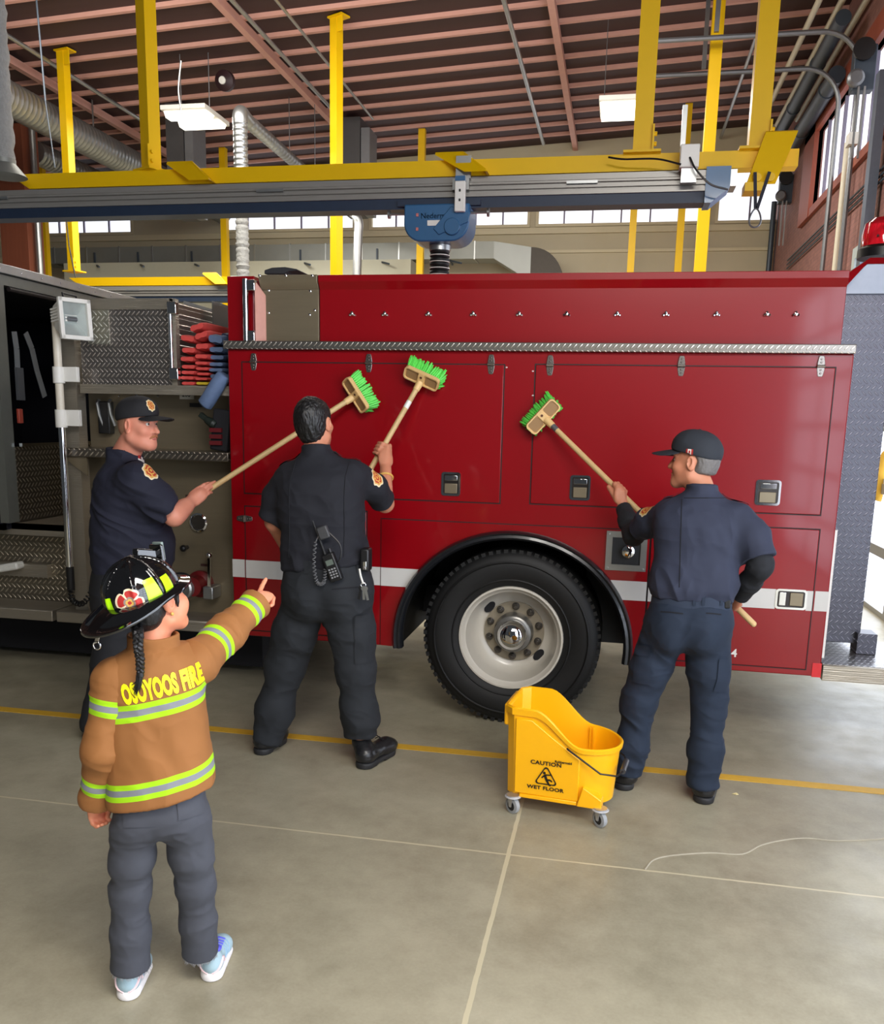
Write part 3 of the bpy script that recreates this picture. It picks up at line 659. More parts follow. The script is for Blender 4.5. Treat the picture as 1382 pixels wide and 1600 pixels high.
# fender
f = MB(); n = 44
o1, o2 = arch(1.035, n), arch(.955, n); om = arch(1.0, n)
ring = []
for i in range(n):
    (xa, za), (xm, zm), (xb, zb) = o1[i], om[i], o2[i]
    if zb < ZBOT: zb = ZBOT
    ring.append([(xa, TY-.002, za), (xa, TY-.035, za), ((xa+xm)/2, TY-.055, (za+zm)/2), (xm, TY-.045, zm), ((xm+xb)/2, TY-.05, (zm+zb)/2), (xb, TY-.03, zb), (xb, TY+.02, zb)])
m = 7
vs = [p for r in ring for p in r]
f.add(vs, [(i*m+k, i*m+k+1, (i+1)*m+k+1, (i+1)*m+k) for i in range(n-1) for k in range(m-1)])
f.add([], [])
f.build('fender', mat('glossy_black_fender', (26, 28, 32), .3, var=.1, coat=.3), truck, smooth=40)
# doors and panels as raised slabs with dark gaps
def quad(name, pts, proud=.007, gap=.006, m=None, ext=None):
    P = [T(*p) for p in pts]
    c = sum(P)/4
    xs0, xs1 = (P[0][0]+P[3][0])/2, (P[1][0]+P[2][0])/2
    zs1, zs0 = (P[0][2]+P[1][2])/2, (P[2][2]+P[3][2])/2
    g = MB(); g.box((xs0-gap, TY-.0015, zs0-gap), (xs1+gap, TY+.002, zs1+gap))
    d = MB(); d.box((xs0, TY-proud, zs0), (xs1, TY+.004, zs1))
    o = d.build(name, M_red, truck, bevel=.0035)
    g.build('gap', M_gasket, o, smooth=0)
    return o, (xs0, xs1, zs0, zs1)
d1, r1 = quad('compartment_door', ((379, 565), (788, 572), (781, 786), (383, 770)))
d2, r2 = quad('compartment_door', ((838, 571), (1305, 574), (1283, 802), (829, 789)))
d3, r3 = quad('compartment_door', ((385, 791), (574, 800), (571, 996), (386, 984)))
d5, r5 = quad('compartment_door', ((1020, 817), (1280, 828), (1260, 1043), (1006, 1030)))
# wheel panel around the arch
zp, xp0, xp1 = T(780, 819)[2], T(596, 900)[0], T(1012, 900)[0]
for k, (proud, e, mm, nm) in enumerate(((.0015, .005, M_gasket, 'gap'), (.006, 0, M_red, 'wheel_panel'))):
    p = MB(); pr = [(xp0-e, ZBOT+.003)]+arch(1.02)+[(xp1+e, ZBOT+.003), (xp1+e, zp+e), (xp0-e, zp+e)]
    p.prism([(x, TY-proud, z) for x, z in pr], (0, .004, 0)); p.build(nm, mm, truck, smooth=0)
# white stripe in pieces
zs0, zs1 = T(600, 915)[2], T(600, 888)[2]
s0, s1 = T(363.4, 901.5)[2], T(363.4, 874.6)[2]
zs0, zs1 = (s0+T(1293, 955)[2])/2, (s1+T(1297, 923.4)[2])/2
def stripe(x0, x1, proud, cutl=None, cutr=None):
    p = MB(); L = [(x0, zs0), (x0, zs1)] if cutl is None else cutl
    R = [(x1, zs1), (x1, zs0)] if cutr is None else cutr
    p.prism([(x, TY-proud, z) for x, z in L+R], (0, .003, 0)); p.build('stripe', M_stripe, truck, smooth=0)
arc_x = lambda z, s: AX+s*AA*1.03*math.sqrt(max(0, 1-((z-AZ)/(AB*1.03))**2))
stripe(XL, r3[0]-.01, .0015); stripe(r3[0], r3[1], .009); stripe(r3[1]+.008, xp0-.006, .0015)
stripe(xp0, 0, .008, None, [(arc_x(z, -1), z) for z in (zs1, (zs0+zs1)/2, zs0)])
stripe(0, xp1, .008, [(arc_x(z, 1), z) for z in (zs0, (zs0+zs1)/2, zs1)])
lx0, lx1 = T(1213, 936)[0], T(1259, 936)[0]
stripe(r5[0], lx0-.004, .009); stripe(lx1+.004, r5[1], .009); stripe(r5[1]+.012, XR, .0015)
# latches
def latch(px0, py0, px1, py1, on, horiz=False, dy=-.007):
    A, B = T(px0, py0), T(px1, py1); x0, x1 = sorted((A[0], B[0])); z0, z1 = sorted((A[2], B[2])); y = TY+dy
    cx, cz, w, h = (x0+x1)/2, (z0+z1)/2, x1-x0, z1-z0
    p = MB(); oo = rrect(w, h, .016); ii = rrect(w-.022, h-.022, .01)
    nn = len(oo); vs = [(cx+a, y-.0, cz+c) for a, c in oo]+[(cx+a, y-.006, cz+c) for a, c in oo]+[(cx+a, y-.006, cz+c) for a, c in ii]+[(cx+a, y+.0, cz+c) for a, c in ii]
    fs = [(r*nn+i, r*nn+(i+1) % nn, (r+1)*nn+(i+1) % nn, (r+1)*nn+i) for r in range(3) for i in range(nn)]
    p.add(vs, fs); p.build('latch_frame', M_chrome, on, smooth=30)
    q = MB(); q.prism([(cx+a, y-.0008, cz+c) for a, c in rrect(w-.02, h-.02, .01)], (0, .0008, 0)); q.build('latch_recess', mat('dark_steel_recess', (66, 62, 60), .3, .8), on, smooth=0)
    if not horiz:
        q = MB(); q.box((cx-w*.33, y-.007, cz-h*.40), (cx+w*.33, y-.001, cz+h*.02)); q.build('paddle', M_steel, on, bevel=.003)
        q = MB(); q.box((cx-w*.33, y-.005, cz+h*.14), (cx+w*.33, y-.001, cz+h*.36)); q.build('pull', M_chrome, on, bevel=.003)
    else:
        q = MB(); q.box((cx-w*.04, y-.007, cz-h*.32), (cx+w*.38, y-.001, cz+h*.33)); q.build('paddle', M_steel, on, bevel=.003)
        q = MB(); q.box((cx-w*.38, y-.005, cz-h*.33), (cx-w*.16, y-.001, cz+h*.33)); q.build('pull', M_chrome, on, bevel=.003)
latch(691, 737, 720, 775, d1); latch(892, 742, 922, 782, d2); latch(1182, 749, 1218, 790, d2); latch(1213, 919, 1259, 953, d5, True)
def hinge(px, py0, py1, on, horiz=False):
    if horiz: A, B = T(px, py0), T(px, py0)
    A, B = T(px, py0), T(px, py1); x = (A[0]+B[0])/2; L = abs(A[2]-B[2]); z = (A[2]+B[2])/2; y = TY-.009
    p = MB(); R = [(.010, -.5), (.014, -.42), (.019, -.15), (.019, .15), (.014, .42), (.010, .5)]
    if not horiz: p.prism([(x-w_, y, z+h_*L) for w_, h_ in R]+[(x+w_, y, z+h_*L) for w_, h_ in R[::-1]], (0, .008, 0)); p.cyl((x-.02, y-.004, z+.0), (x+.02, y-.004, z+.0), .0075, 10)
    else: p.prism([(x+h_*L, y, z-w_) for w_, h_ in R]+[(x+h_*L, y, z+w_) for w_, h_ in R[::-1]], (0, .008, 0)); p.cyl((x, y-.004, z-.02), (x, y-.004, z+.02), .0075, 10)
    for k in (-.34, -.18, .18, .34):
        c = (x, y-.001, z+k*L) if not horiz else (x+k*L, y-.001, z)
        p.cyl(c, (c[0], c[1]-.004, c[2]), .005, 8)
    p.build('hinge', mat('worn_chrome_hinge', (150, 142, 136), .25, .9), on, bevel=.002)
hinge(397, 552, 579, d1); hinge(577, 553, 582, d1); hinge(768, 554, 585, d1)
hinge(860, 555, 587, d2); hinge(1065, 556, 588, d2); hinge(1283, 556, 589, d2)
hinge(383, 797, 823, d3, True)
# tread plate ledge
lz0, lz1 = ZT, T(700, 535)[2]
b = MB(); b.box((XL-.012, TY-.035, lz0), (XR, TY+.12, lz1)); b.build('tread_ledge', tread('tread_plate_ledge', 'XZ', .03, (190, 184, 176), .28), truck, bevel=.004)
# fascia of the hose bed
fx0, fx1, fz1 = T(497, 480)[0], T(1323, 480)[0], T(900, 426)[2]
b = MB(); fy = TY+.03
b.prism([(fx0, fy, lz1), (fx0, fy, fz1-.075), (fx0, fy-.03, fz1-.035), (fx0, fy-.03, fz1), (fx0, fy+.04, fz1), (fx0, fy+.04, lz1)], (fx1-fx0, 0, 0)); b.build('hose_bed_side', M_red, truck, bevel=.003)
b = MB(); b.box((XL, fy+.03, lz1), (fx1, 7.35, fz1-.02)); b.build('hose_bed', M_red, truck, smooth=0)
sx0 = T(408, 480)[0]
b = MB(); b.box((sx0, fy-.004, lz1), (fx0-.004, fy+.03, fz1-.075)); b.prism([(sx0-.01, fy-.004, fz1-.075), (sx0-.01, fy-.034, fz1-.03), (sx0-.01, fy-.034, fz1+.002), (sx0-.01, fy+.03, fz1+.002), (sx0-.01, fy+.03, fz1-.075)], (fx0-sx0+.006, 0, 0)); sp = b.build('steel_panel', M_steel, truck, bevel=.002)
for q in ((420, 454), (485, 455), (420, 489), (484, 492), (492, 485), (409, 432), (450, 432), (491, 432)):
    c = PY(q[0], q[1], fy-.004); MB().sph((c[0], c[1]-(.03 if q[1] < 440 else 0), c[2]), .009, 10, (1, .6, 1)).build('bolt', M_chrome, sp)
for i, px in enumerate((551, 602, 670, 740, 812, 886, 965, 1041, 1120, 1199, 1244)):
    c = PY(px, 491, fy); b = MB(); b.lathe([(0, -.016), (.008, -.014), (.011, -.004), (.013, 0)], c, (0, 1, 0), 12)
    for s in ((-1, -.4), (1, -.4), (0, .9)): b.sph((c[0]+s[0]*.012, c[1]-.008, c[2]+s[1]*.010), .0075, 8)
    b.build('snap_fastener', M_chrome, truck)
# left end post of the hose bed
b = MB(); b.box((XL+.0, fy-.02, lz1), (T(397, 480)[0], fy+.3, PY(390, 432, fy)[2])); b.build('end_post', M_red, truck, bevel=.004)
b = MB(); P0, P1 = PY(398, 440, TY-.03), PY(410, 533, TY-.03); b.prism([(P0[0], TY-.03, P0[2]), (P1[0], TY+.02, P0[2]-.07), (P1[0], TY+.02, lz1), (P0[0], TY-.03, lz1)], (.004, .01, 0)); b.build('side_flap', mat('pink_grey_panel', (206, 150, 136), .45), truck, smooth=0)
x = PY(384, 480, TY-.03)[0]; b = MB(); b.cyl((x, TY-.03, lz1), (x, TY-.03, PY(384, 437, TY)[2]), .017, 14); b.build('grab_post', M_chrome, truck)
for py in (446, 525):
    c = PY(390, py, TY-.03); b = MB(); b.box((c[0]-.02, c[1]-.012, c[2]-.03), (c[0]+.035, c[1]+.03, c[2]+.03)); b.build('bracket', M_chrome, truck, bevel=.005)
# rear: tread plate wall, cap, beacon, tailboard
ry = 5.26
rx1 = PY(1372, 700, ry)[0]+.02
b = MB(); b.box((XR-.02, ry, .55), (rx1, 7.3, PY(1350, 458, ry)[2])); b.build('rear_wall', M_tread_xz, truck, bevel=.004)
z0, z1, z2, z3 = [PY(1355, q, ry)[2] for q in (458, 440, 420, 404)]
b = MB(); b.box((XR-.005, ry-.02, z0-.005), (rx1, 7.3, z1)); b.prism([(XR-.005, ry-.02, z1), (XR+.09, ry-.02, z2+.02), (rx1+.3, ry-.02, z2+.02), (rx1+.3, ry-.02, z1)], (0, .6, 0)); b.build('rear_cap', mat('pale_sheet_metal', (132, 138, 150), .4, .6), truck, smooth=0)
b = MB(); b.prism([(fx1+.01, ry-.15, fz1-.08), (fx1+.01, ry-.15, fz1), (XR+.1, ry-.03, z3), (rx1+.3, ry-.03, z3), (rx1+.3, ry-.03, z2+.02), (XR+.09, ry-.03, z2+.02), (XR, ry-.03, z1)], (0, 1.6, 0)); b.build('rear_top', M_red, truck, bevel=.004)
c = PY(1378, 404, ry+.2); bc = MB(); bc.lathe([(.125, 0), (.125, .045), (.11, .06)], c, (0, 0, 1), 28); o = bc.build('beacon', M_black, truck)
bc = MB(); bc.lathe([(.112, .06), (.112, .12), (.1, .18), (.07, .205), (0, .21)], c, (0, 0, 1), 28)
k = N('red_beacon_lens'); k.set(Base_Color=k.mix(k.noise(20), lin((190, 10, 24)), lin((226, 30, 44))), Roughness=.08, Transmission_Weight=.35, Coat_Weight=1.)
bc.build('lens', k.m, o)
for dx, dz in ((-.05, .1), (.01, .09), (-.02, .14)): MB().sph((c[0]+dx, c[1]-.09, c[2]+dz), .012, 8).build('bulb', M_chrome, o)
tz = .50
b = MB(); b.box((XR+.01, TY+.015, tz-.012), (1.95, ry+.3, tz)); b.build('tailboard_tread', M_tread_xy, truck, smooth=0)
b = MB(); b.prism([(XR+.012, TY, ZBOT-.02), (XR+.012, TY, tz-.005), (XR+.02, TY+.02, tz), (XR+.02, ry+.2, tz-.02), (XR+.02, ry+.2, ZBOT-.02)], (.82, 0, 0)); b.build('tailboard_edge', M_extr, truck, smooth=0)
P0, P1 = PY(1341, 990, ry-.05), PY(1369, 1023, ry-.05); b = MB(); b.box((P0[0], ry-.05, tz), (P1[0], ry+.08, P0[2])); b.build('step_box', M_tread_xz, truck, bevel=.004)
P0, P1 = PY(1310, 826, TY+.1), PY(1292, 1000, TY+.1); b = MB(); b.box((XR, TY+.02, tz+.03), (XR+.015, TY+.26, P0[2])); b.build('corner_guard', mat('clear_white_guard', (226, 224, 220), .25), truck, smooth=0)
P0 = T(1282, 1050); b = MB(); b.box((XR-.045, TY-.004, ZBOT-.003), (XR+.002, TY, ZBOT+.075)); b.build('corner_reflector', mat('bright_red_reflector', (206, 10, 26), .25, coat=.5), truck, smooth=0)
# outlet box
A, B = T(949, 829), T(1009, 893); b = MB(); x0, x1, z0, z1 = A[0], B[0], B[2], A[2]; y = TY-.006
oo = [(x0, z0), (x1, z0), (x1, z1), (x0, z1)]; g = .033
for q in ((x0, z0, x1, z0+g), (x0, z1-g, x1, z1), (x0, z0+g, x0+g, z1-g), (x1-g, z0+g, x1, z1-g)): b.box((q[0], y-.008, q[1]), (q[2], y, q[3]))
ob = b.build('outlet_frame', M_galv, truck, smooth=0)
b = MB(); b.box((x0+g, y-.0015, z0+g), (x1-g, y, z1-g)); b.build('outlet_recess', mat('dark_grey_recess', (52, 54, 58), .4, .3), ob, smooth=0)
c = T(982, 861); b = MB(); b.lathe([(0, -.03), (.02, -.03), (.034, -.022), (.037, -.008), (.037, .0)], (c[0], y-.001, c[2]), (0, 1, 0), 24); b.build('outlet_cap', M_chrome, ob)
for sx in (x0+.014, x1-.014):
    for sz in (z0+.014, z1-.014): MB().sph((sx, y-.008, sz), .0065, 8, (1, .5, 1)).build('screw', mat('pale_screw_head', (170, 170, 168), .4, .2), ob)
# small number on the rear lower door
V, Fc = text_geo('24', .062, .0008, .0012); c = T(1141, 1020); link_mesh('number', [(c[0]+.006+p[0], TY-.0078+p[2]*0-.0003*(p[2] > 0), c[2]+p[1]) for p in V], Fc, M_white, d5, smooth=0)
# paint chips
for q in ((792, 574), (833, 580), (833, 618), (600, 945)):
    c = T(*q); MB().sph((c[0], TY-.002, c[2]), .006, 8, (1, .25, .7)).build('paint_chip', mat('bare_primer', (214, 190, 186), .6), truck)
# ---- wheel
hc = Vector((-.552, TY+.05, .516))
def wheel(y0, label):
    pass
tyre = MB(); Rt = .516; wd = .27
tp = [(.30, .0), (.36, -.022), (.42, -.03), (.47, -.02), (.498, .0), (.511, .02), (Rt, .045), (Rt, wd-.045), (.511, wd-.02), (.47, wd+.02), (.36, wd+.02), (.30, wd)]
tyre.lathe(tp, hc, (0, 1, 0), 96, True)
for i in range(72):     # shoulder lugs
    a = 2*PI*i/72; d = Vector((math.cos(a), 0, math.sin(a))); t = Vector((-math.sin(a), 0, math.cos(a)))
    tyre.obox(hc+d*.503+Vector((0, .024, 0)), d*.0125, t*.0125, Vector((0, .026, 0)))
for r in (.44, .335): tyre.lathe([(r, -.030 if r > .4 else -.014), (r+.006, -.036 if r > .4 else -.02), (r+.014, -.031 if r > .4 else -.016)], hc, (0, 1, 0), 72, False, False)
ty = tyre.build('tyre', M_rubber, truck, smooth=40)
M_rim = mat('cream_white_rim_enamel', (202, 196, 184), .3, var=.05, coat=.3)
b = MB(); b.lathe([(.30, .03), (.305, .0), (.302, -.012), (.292, -.014), (.285, -.004), (.278, .012), (.268, .02), (.262, .05), (.252, .115), (.238, .165), (.215, .185), (.18, .195), (.172, .19), (.165, .19), (.05, .19)], hc, (0, 1, 0), 72, False, False)
rim = b.build('rim', M_rim, ty, smooth=40)
b = MB(); b.lathe([(.180, .188), (.180, .178), (.12, .176), (.06, .176)], hc, (0, 1, 0), 48); b.build('hub_flange', mat('greasy_beige_flange', (150, 140, 122), .4, .3, var=.2), ty)
for k in range(5):
    a = math.radians(138+72*k+(4 if k else 0)); c = hc+Vector((math.cos(a)*.207, .177, math.sin(a)*.207)); d = Vector((math.cos(a), 0, math.sin(a))); t = Vector((-math.sin(a), 0, math.cos(a)))
    if k not in (0, 2, 3): continue
    a = math.radians((138, 0, -42)[k] if k < 3 else 228); 
    if k == 3: continue
    c = hc+Vector((math.cos(a)*.205, .176, math.sin(a)*.205)); d = Vector((math.cos(a), 0, math.sin(a))); t = Vector((-math.sin(a), 0, math.cos(a)))
    b = MB(); b.prism([c+d*.024*math.cos(q)+t*.04*math.sin(q) for q in np.linspace(0, 2*PI, 20)[:-1]], (0, .015, 0)); b.build('hand_hole', M_dark, rim, smooth=0)
for k in range(10):
    a = 2*PI*k/10+.28; c = hc+Vector((math.cos(a)*.153, .178, math.sin(a)*.153))
    b = MB(); b.cyl(c, c+Vector((0, -.03, 0)), .019, 6); b.cyl(c+Vector((0, -.03, 0)), c+Vector((0, -.045, 0)), .011, 10); b.cyl(c+Vector((0, .002, 0)), c+Vector((0, -.006, 0)), .023, 16); b.build('lug_nut', mat('oily_steel_nut', (98, 94, 90), .3, .9), ty, bevel=.002)
b = MB(); b.lathe([(.118, .176), (.116, .12), (.108, .095), (.1, .09), (.086, .088)], hc, (0, 1, 0), 40); b.build('hub', mat('grey_hub', (128, 126, 122), .3, .6), ty, smooth=40)
b = MB(); b.lathe([(.088, .092), (.088, .062), (.080, .032), (.060, .012), (.032, .002), (0, -.001)], hc, (0, 1, 0), 40); b.build('hub_cap', M_chrome, ty)
b = MB(); h2 = hc+Vector((0, .33, 0)); b.lathe(tp, h2, (0, 1, 0), 64, True); b.build('inner_tyre', M_rubber, truck, smooth=40)
b = MB(); h3 = Vector((hc.x, 7.05, hc.z)); b.lathe(tp, h3, (0, 1, 0), 48, True); b.build('far_tyre', M_rubber, truck, smooth=40)
b = MB(); b.cyl(hc+Vector((0, .19, 0)), (hc.x, 7.1, hc.z), .09, 16); b.build('axle', M_dark, truck)
# ---- pump module left of the body
py_, ux = 5.15, XL
b = MB(); b.box((-3.33, py_, .5), (XL, 7.3, 1.47)); b.build('pump_panel', M_steel, truck, smooth=0)
b = MB(); b.box((-3.33, 5.22, 1.5), (XL, 7.3, 1.93)); pu = b.build('upper_pump_panel', M_steel, truck, smooth=0)
b = MB(); b.box((T(98, 700)[0]+.0, TY+.02, 1.474), (T(354, 705)[0], py_+.1, 1.527)); b.build('tread_shelf', tread('tread_plate_shelf', 'XZ', .036, (170, 160, 146), .3), truck, bevel=.004)
x = -3.37; b = MB(); b.prism([(x, 4.96, 1.474), (x+.17, 4.96, 1.474), (x+.17, 4.96, 1.36)], (0, .012, 0)); b.build('shelf_bracket', M_steel, truck, smooth=0)
bx0, bx1 = PY(126, 540, 5.0)[0], PY(269, 540, 5.0)[0]; bz0, bz1 = PY(200, 601, 5.0)[2], PY(200, 470, 5.0)[2]
b = MB(); b.box((bx0, 5.0, bz0), (bx1, 7.2, bz1)); bo = b.build('crosslay_box', M_tread_box, truck, smooth=0)
for q in ((bx0-.01, bz1-.05, bx1+.02, bz1+.012), (bx0-.01, bz0-.055, XL, bz0-.0), (bx1-.0, bz0, bx1+.035, bz1+.01)):
    b = MB(); b.box((q[0], 4.985, q[1]), (q[2], 5.03, q[3])); b.build('edge_extrusion', M_extr, bo, smooth=0)
x = PY(268, 540, 4.97)[0]; b = MB(); b.cyl((x, 4.965, bz0+.05), (x, 4.965, bz1-.02), .012, 12); b.build('latch_rod', M_chrome, bo)
for zz in (bz1-.05, bz0+.06): b = MB(); b.box((x-.012, 4.95, zz-.03), (x+.045, 4.99, zz+.04)); b.build('rod_bracket', M_chrome, bo, bevel=.004)
A, B = PY(136, 483, 4.998), PY(172, 538, 4.998); b = MB(); b.box((A[0], 4.994, B[2]), (B[0], 4.999, A[2])); b.build('painted_light_patch', tread('tread_with_painted_light', 'XZ', .033, (226, 224, 206), .4), bo, smooth=0)  # patch of light on the box, painted as a paler tread colour
# hose bay: back plates
b = MB(); b.box((bx1+.03, 5.9, bz0), (XL, 7.0, bz1+.0)); b.build('bay_back', M_galv, truck, smooth=0)
b = MB(); b.box((bx1+.03, 5.0, bz0-.05), (XL, 6.9, bz0-.01)); b.build('bay_floor', M_galv, truck, smooth=0)
for (px0, px1, ya, yb) in ((287, 330, 5.48, 6.2), (331, 372, 5.48, 6.2)):
    A = PY(px0, 470, ya); B = PY(px1, 483, ya+.3); b = MB(); b.prism([(A[0], ya, bz0), (A[0], ya, A[2]), (B[0], ya+.3, B[2]), (B[0], ya+.3, bz0)], (.006, .01, 0)); b.build('bay_divider', M_greyduct, truck, smooth=0)
x = PY(374, 500, 5.05)[0]; b = MB(); b.box((x-.035, 5.0, lz1), (x+.035, 5.06, PY(374, 468, 5.05)[2])); b.build('bay_post', M_extr, truck, smooth=0)
# corner post, pole and floodlight
x = PY(119, 700, 5.02)[0]; b = MB(); b.box((x-.045, 4.99, .5), (x+.045, 5.08, bz1-.0)); b.build('corner_post', M_extr, truck, smooth=0)
lp0, lp1 = PY(106, 890, 4.90), PY(90, 492, 4.90); xm = (lp0[0]+lp1[0])/2
pl = MB(); pl.cyl((xm, 4.9, lp0[2]), (xm, 4.9, PY(95, 660, 4.9)[2]), .0215, 18); o = pl.build('light_pole', M_chrome, truck)
pl = MB(); pl.cyl((xm, 4.9, PY(95, 660, 4.9)[2]), (xm, 4.9, lp1[2]), .0235, 18); pl.build('pole_sleeve', mat('cream_enamel_tube', (222, 214, 198), .3), o)
for pa, pb in ((573, 599), (640, 668)):
    za, zb = PY(93, pb, 4.9)[2], PY(93, pa, 4.9)[2]; b = MB(); b.cyl((xm, 4.9, za), (xm, 4.9, zb), .034, 18); b.box((xm, 4.9, za+.01), (xm+.12, 4.93, zb)); b.build('pole_clamp', M_white, o, bevel=.003)
z = lp0[2]; b = MB(); b.cyl((xm, 4.9, z-.13), (xm, 4.9, z+.02), .024, 18); b.build('pole_grip', M_black, o)
co = []
e = [Vector((xm, 4.89, z-.12)), Vector((xm+.03, 4.87, z-.19)), Vector((xm+.10, 4.86, z-.2)), Vector((xm+.16, 4.87, z-.12)), Vector((xm+.17, 4.93, z+.0))]
path = bez(e, 40); a = 0
for i, p in enumerate(path):
    d = Vector(path[min(i+1, len(path)-1)]-path[max(i-1, 0)]).normalized(); u, v, _ = frame(d); a = i*.62; co.append(Vector(p)+(u*math.cos(a)+v*math.sin(a))*.014)
b = MB(); b.tube(co, .0055, 6); b.build('coiled_cable', M_black, o)
# floodlight head, aimed right and a little towards the viewer
lc = Vector(PY(117, 499, 4.84)); fwd = Vector((.87, -.49, .08)).normalized(); sid = fwd.cross(Vector((0, 0, 1))).normalized(); upv = sid.cross(fwd)
fl_ = MB(); w, hh, dp = .085, .105, .095
Q = lambda s, t, f: lc+sid*s+upv*t+fwd*f
front = [(-w, -hh), (w, -hh), (w, hh), (-w, hh)]; back = [(-w*.75, -hh*.35), (w*.75, -hh*.35), (w*.75, hh*.8), (-w*.75, hh*.8)]
fl_.add([Q(s, t, 0) for s, t in front]+[Q(s, t, -dp*1.3) for s, t in back], [(0, 4, 5, 1), (1, 5, 6, 2), (2, 6, 7, 3), (3, 7, 4, 0), (4, 7, 6, 5)]); 
fd = fl_.build('floodlight', M_white, truck, smooth=0)
b = MB()
for s, t, ss, tt in ((0, hh, w+.012, .012), (0, -hh, w+.012, .012), (w, 0, .012, hh+.012), (-w, 0, .012, hh+.012)): b.obox(Q(s, t, .006), sid*ss, upv*tt, fwd*.012)
b.build('bezel', M_white, fd, bevel=.003)
b = MB(); b.add([Q(s*.97, t*.97, .001) for s, t in front]+[Q(s*.3, t*.12, -.05) for s, t in front], [(0, 1, 5, 4), (1, 2, 6, 5), (2, 3, 7, 6), (3, 0, 4, 7), (4, 5, 6, 7)]); b.build('reflector', mat('pale_reflector', (206, 216, 214), .25, .5), fd, smooth=0)
b = MB(); b.cyl(Q(-w*.3, .005, -.03), Q(w*.3, .005, -.03), .014, 12); b.build('bulb', M_steelgrey, fd)
b = MB()
for i in range(5): b.obox(Q(0, hh*(.62-.16*i), -dp*.9), sid*(w*.93), upv*.005, fwd*.045)
b.build('cooling_fin', M_white, fd, smooth=0)
b = MB(); b.bar(Q(0, -hh*.8, -.04), (xm, 4.9, lp1[2]-.02), .045, .03); b.sph(Q(-.1, -hh*.75, -.08), .024, 10); b.bar(Q(-.1, -hh*.75, -.08), Q(-.02, -hh*.7, -.06), .014, .014); b.build('yoke', M_galv, fd, bevel=.003)
b = MB(); b.tube([Q(-w*.6, hh+.005, -.05), Q(-w*.6, hh+.04, -.06), Q(w*.6, hh+.04, -.02), Q(w*.6, hh+.005, -.01)], .006, 8); b.build('carry_handle', M_black, fd)
# ---- cab end with open dark interior
cx, cz1 = -3.72, PX(0, 412, -3.72)[2]
wall = MB(); wall.box((cx-.06, TY-.02, 1.05), (cx, 5.0, cz1-.06)); wall.box((cx-.06, 5.0, 1.05), (cx, 7.35, 1.5)); wall.box((cx-.06, 7.2, 1.05), (cx, 7.35, cz1-.06)); wall.box((cx-.06, 5.0, cz1-.12), (cx, 7.35, cz1-.06))
cab = wall.build('cab', mat('dull_grey_green_metal', (112, 114, 108), .4, .5), truck, smooth=0)
lo = MB(); lo.box((cx-.01, 5.0, 1.05), (cx+.004, 7.2, 1.52)); lo.build('lower_tread_panel', tread('tread_plate_cab', 'YZ', .034, (120, 112, 100), .35), cab, smooth=0)
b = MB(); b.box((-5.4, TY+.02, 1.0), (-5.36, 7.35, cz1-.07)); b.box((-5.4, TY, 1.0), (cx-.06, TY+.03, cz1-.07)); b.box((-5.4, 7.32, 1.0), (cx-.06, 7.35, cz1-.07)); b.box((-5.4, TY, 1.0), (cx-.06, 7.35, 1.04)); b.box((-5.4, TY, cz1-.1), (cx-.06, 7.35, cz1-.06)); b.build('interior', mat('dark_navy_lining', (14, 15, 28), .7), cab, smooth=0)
b = MB(); b.box((cx-.05, TY-.06, cz1-.055), (cx+.02, 7.4, cz1)); b.build('roof_edge', M_galv, cab, bevel=.004)
for i in range(7):
    y = 4.95+.2*i; MB().sph((cx+.021, y, cz1-.03), .006, 8, (.5, 1, 1)).build('rivet', M_chrome, cab)
b = MB(); b.tube([(cx+.01, 5.03, cz1-.14)]+[(cx+.01, 7.05+.1*math.sin(t), cz1-.24+.1*math.cos(t)) for t in np.linspace(0, PI/2, 6)]+[(cx+.01, 7.15, 1.5)], .014, 8); b.build('opening_seal', M_gasket, cab)
b = MB(); b.box((cx-1.68, TY, cz1-.055), (cx-.05, 7.4, cz1-.02)); b.build('roof', M_galv, cab, smooth=0)
# seat belts inside
for (pts, lb) in ((((22, 518), (26, 545), (28, 585), (30, 625)), 'belt'), (((40, 520), (50, 545), (58, 580), (70, 620)), 'belt')):
    P = [Vector(PX(q[0], q[1], cx-.05)) for q in pts]; b = MB()
    for p, q in zip(P[:-1], P[1:]): b.bar(p, q, .045, .006, (1, 0, 0))
    b.build('seat_belt', mat('grey_webbing', (108, 112, 116), .7), cab, smooth=0)
P = Vector(PX(29, 600, cx-.03)); b = MB(); b.box((P.x, P.y-.03, P.z-.1), (P.x+.02, P.y+.03, P.z+.1)); b.build('belt_cover', mat('dark_grey_pad', (64, 66, 70), .7), cab, smooth=0)
P = Vector(PX(29, 650, cx-.03)); b = MB(); b.box((P.x, P.y-.02, P.z-.045), (P.x+.02, P.y+.02, P.z+.045)); b.build('buckle', mat('red_cream_buckle', (150, 60, 46), .5), cab, bevel=.004)
P = Vector(PX(62, 694, cx+.02)); b = MB(); b.box((P.x, 5.02, P.z-.01), (P.x+.02, 6.9, P.z+.01)); b.build('chrome_strip', M_chrome, cab, smooth=0)
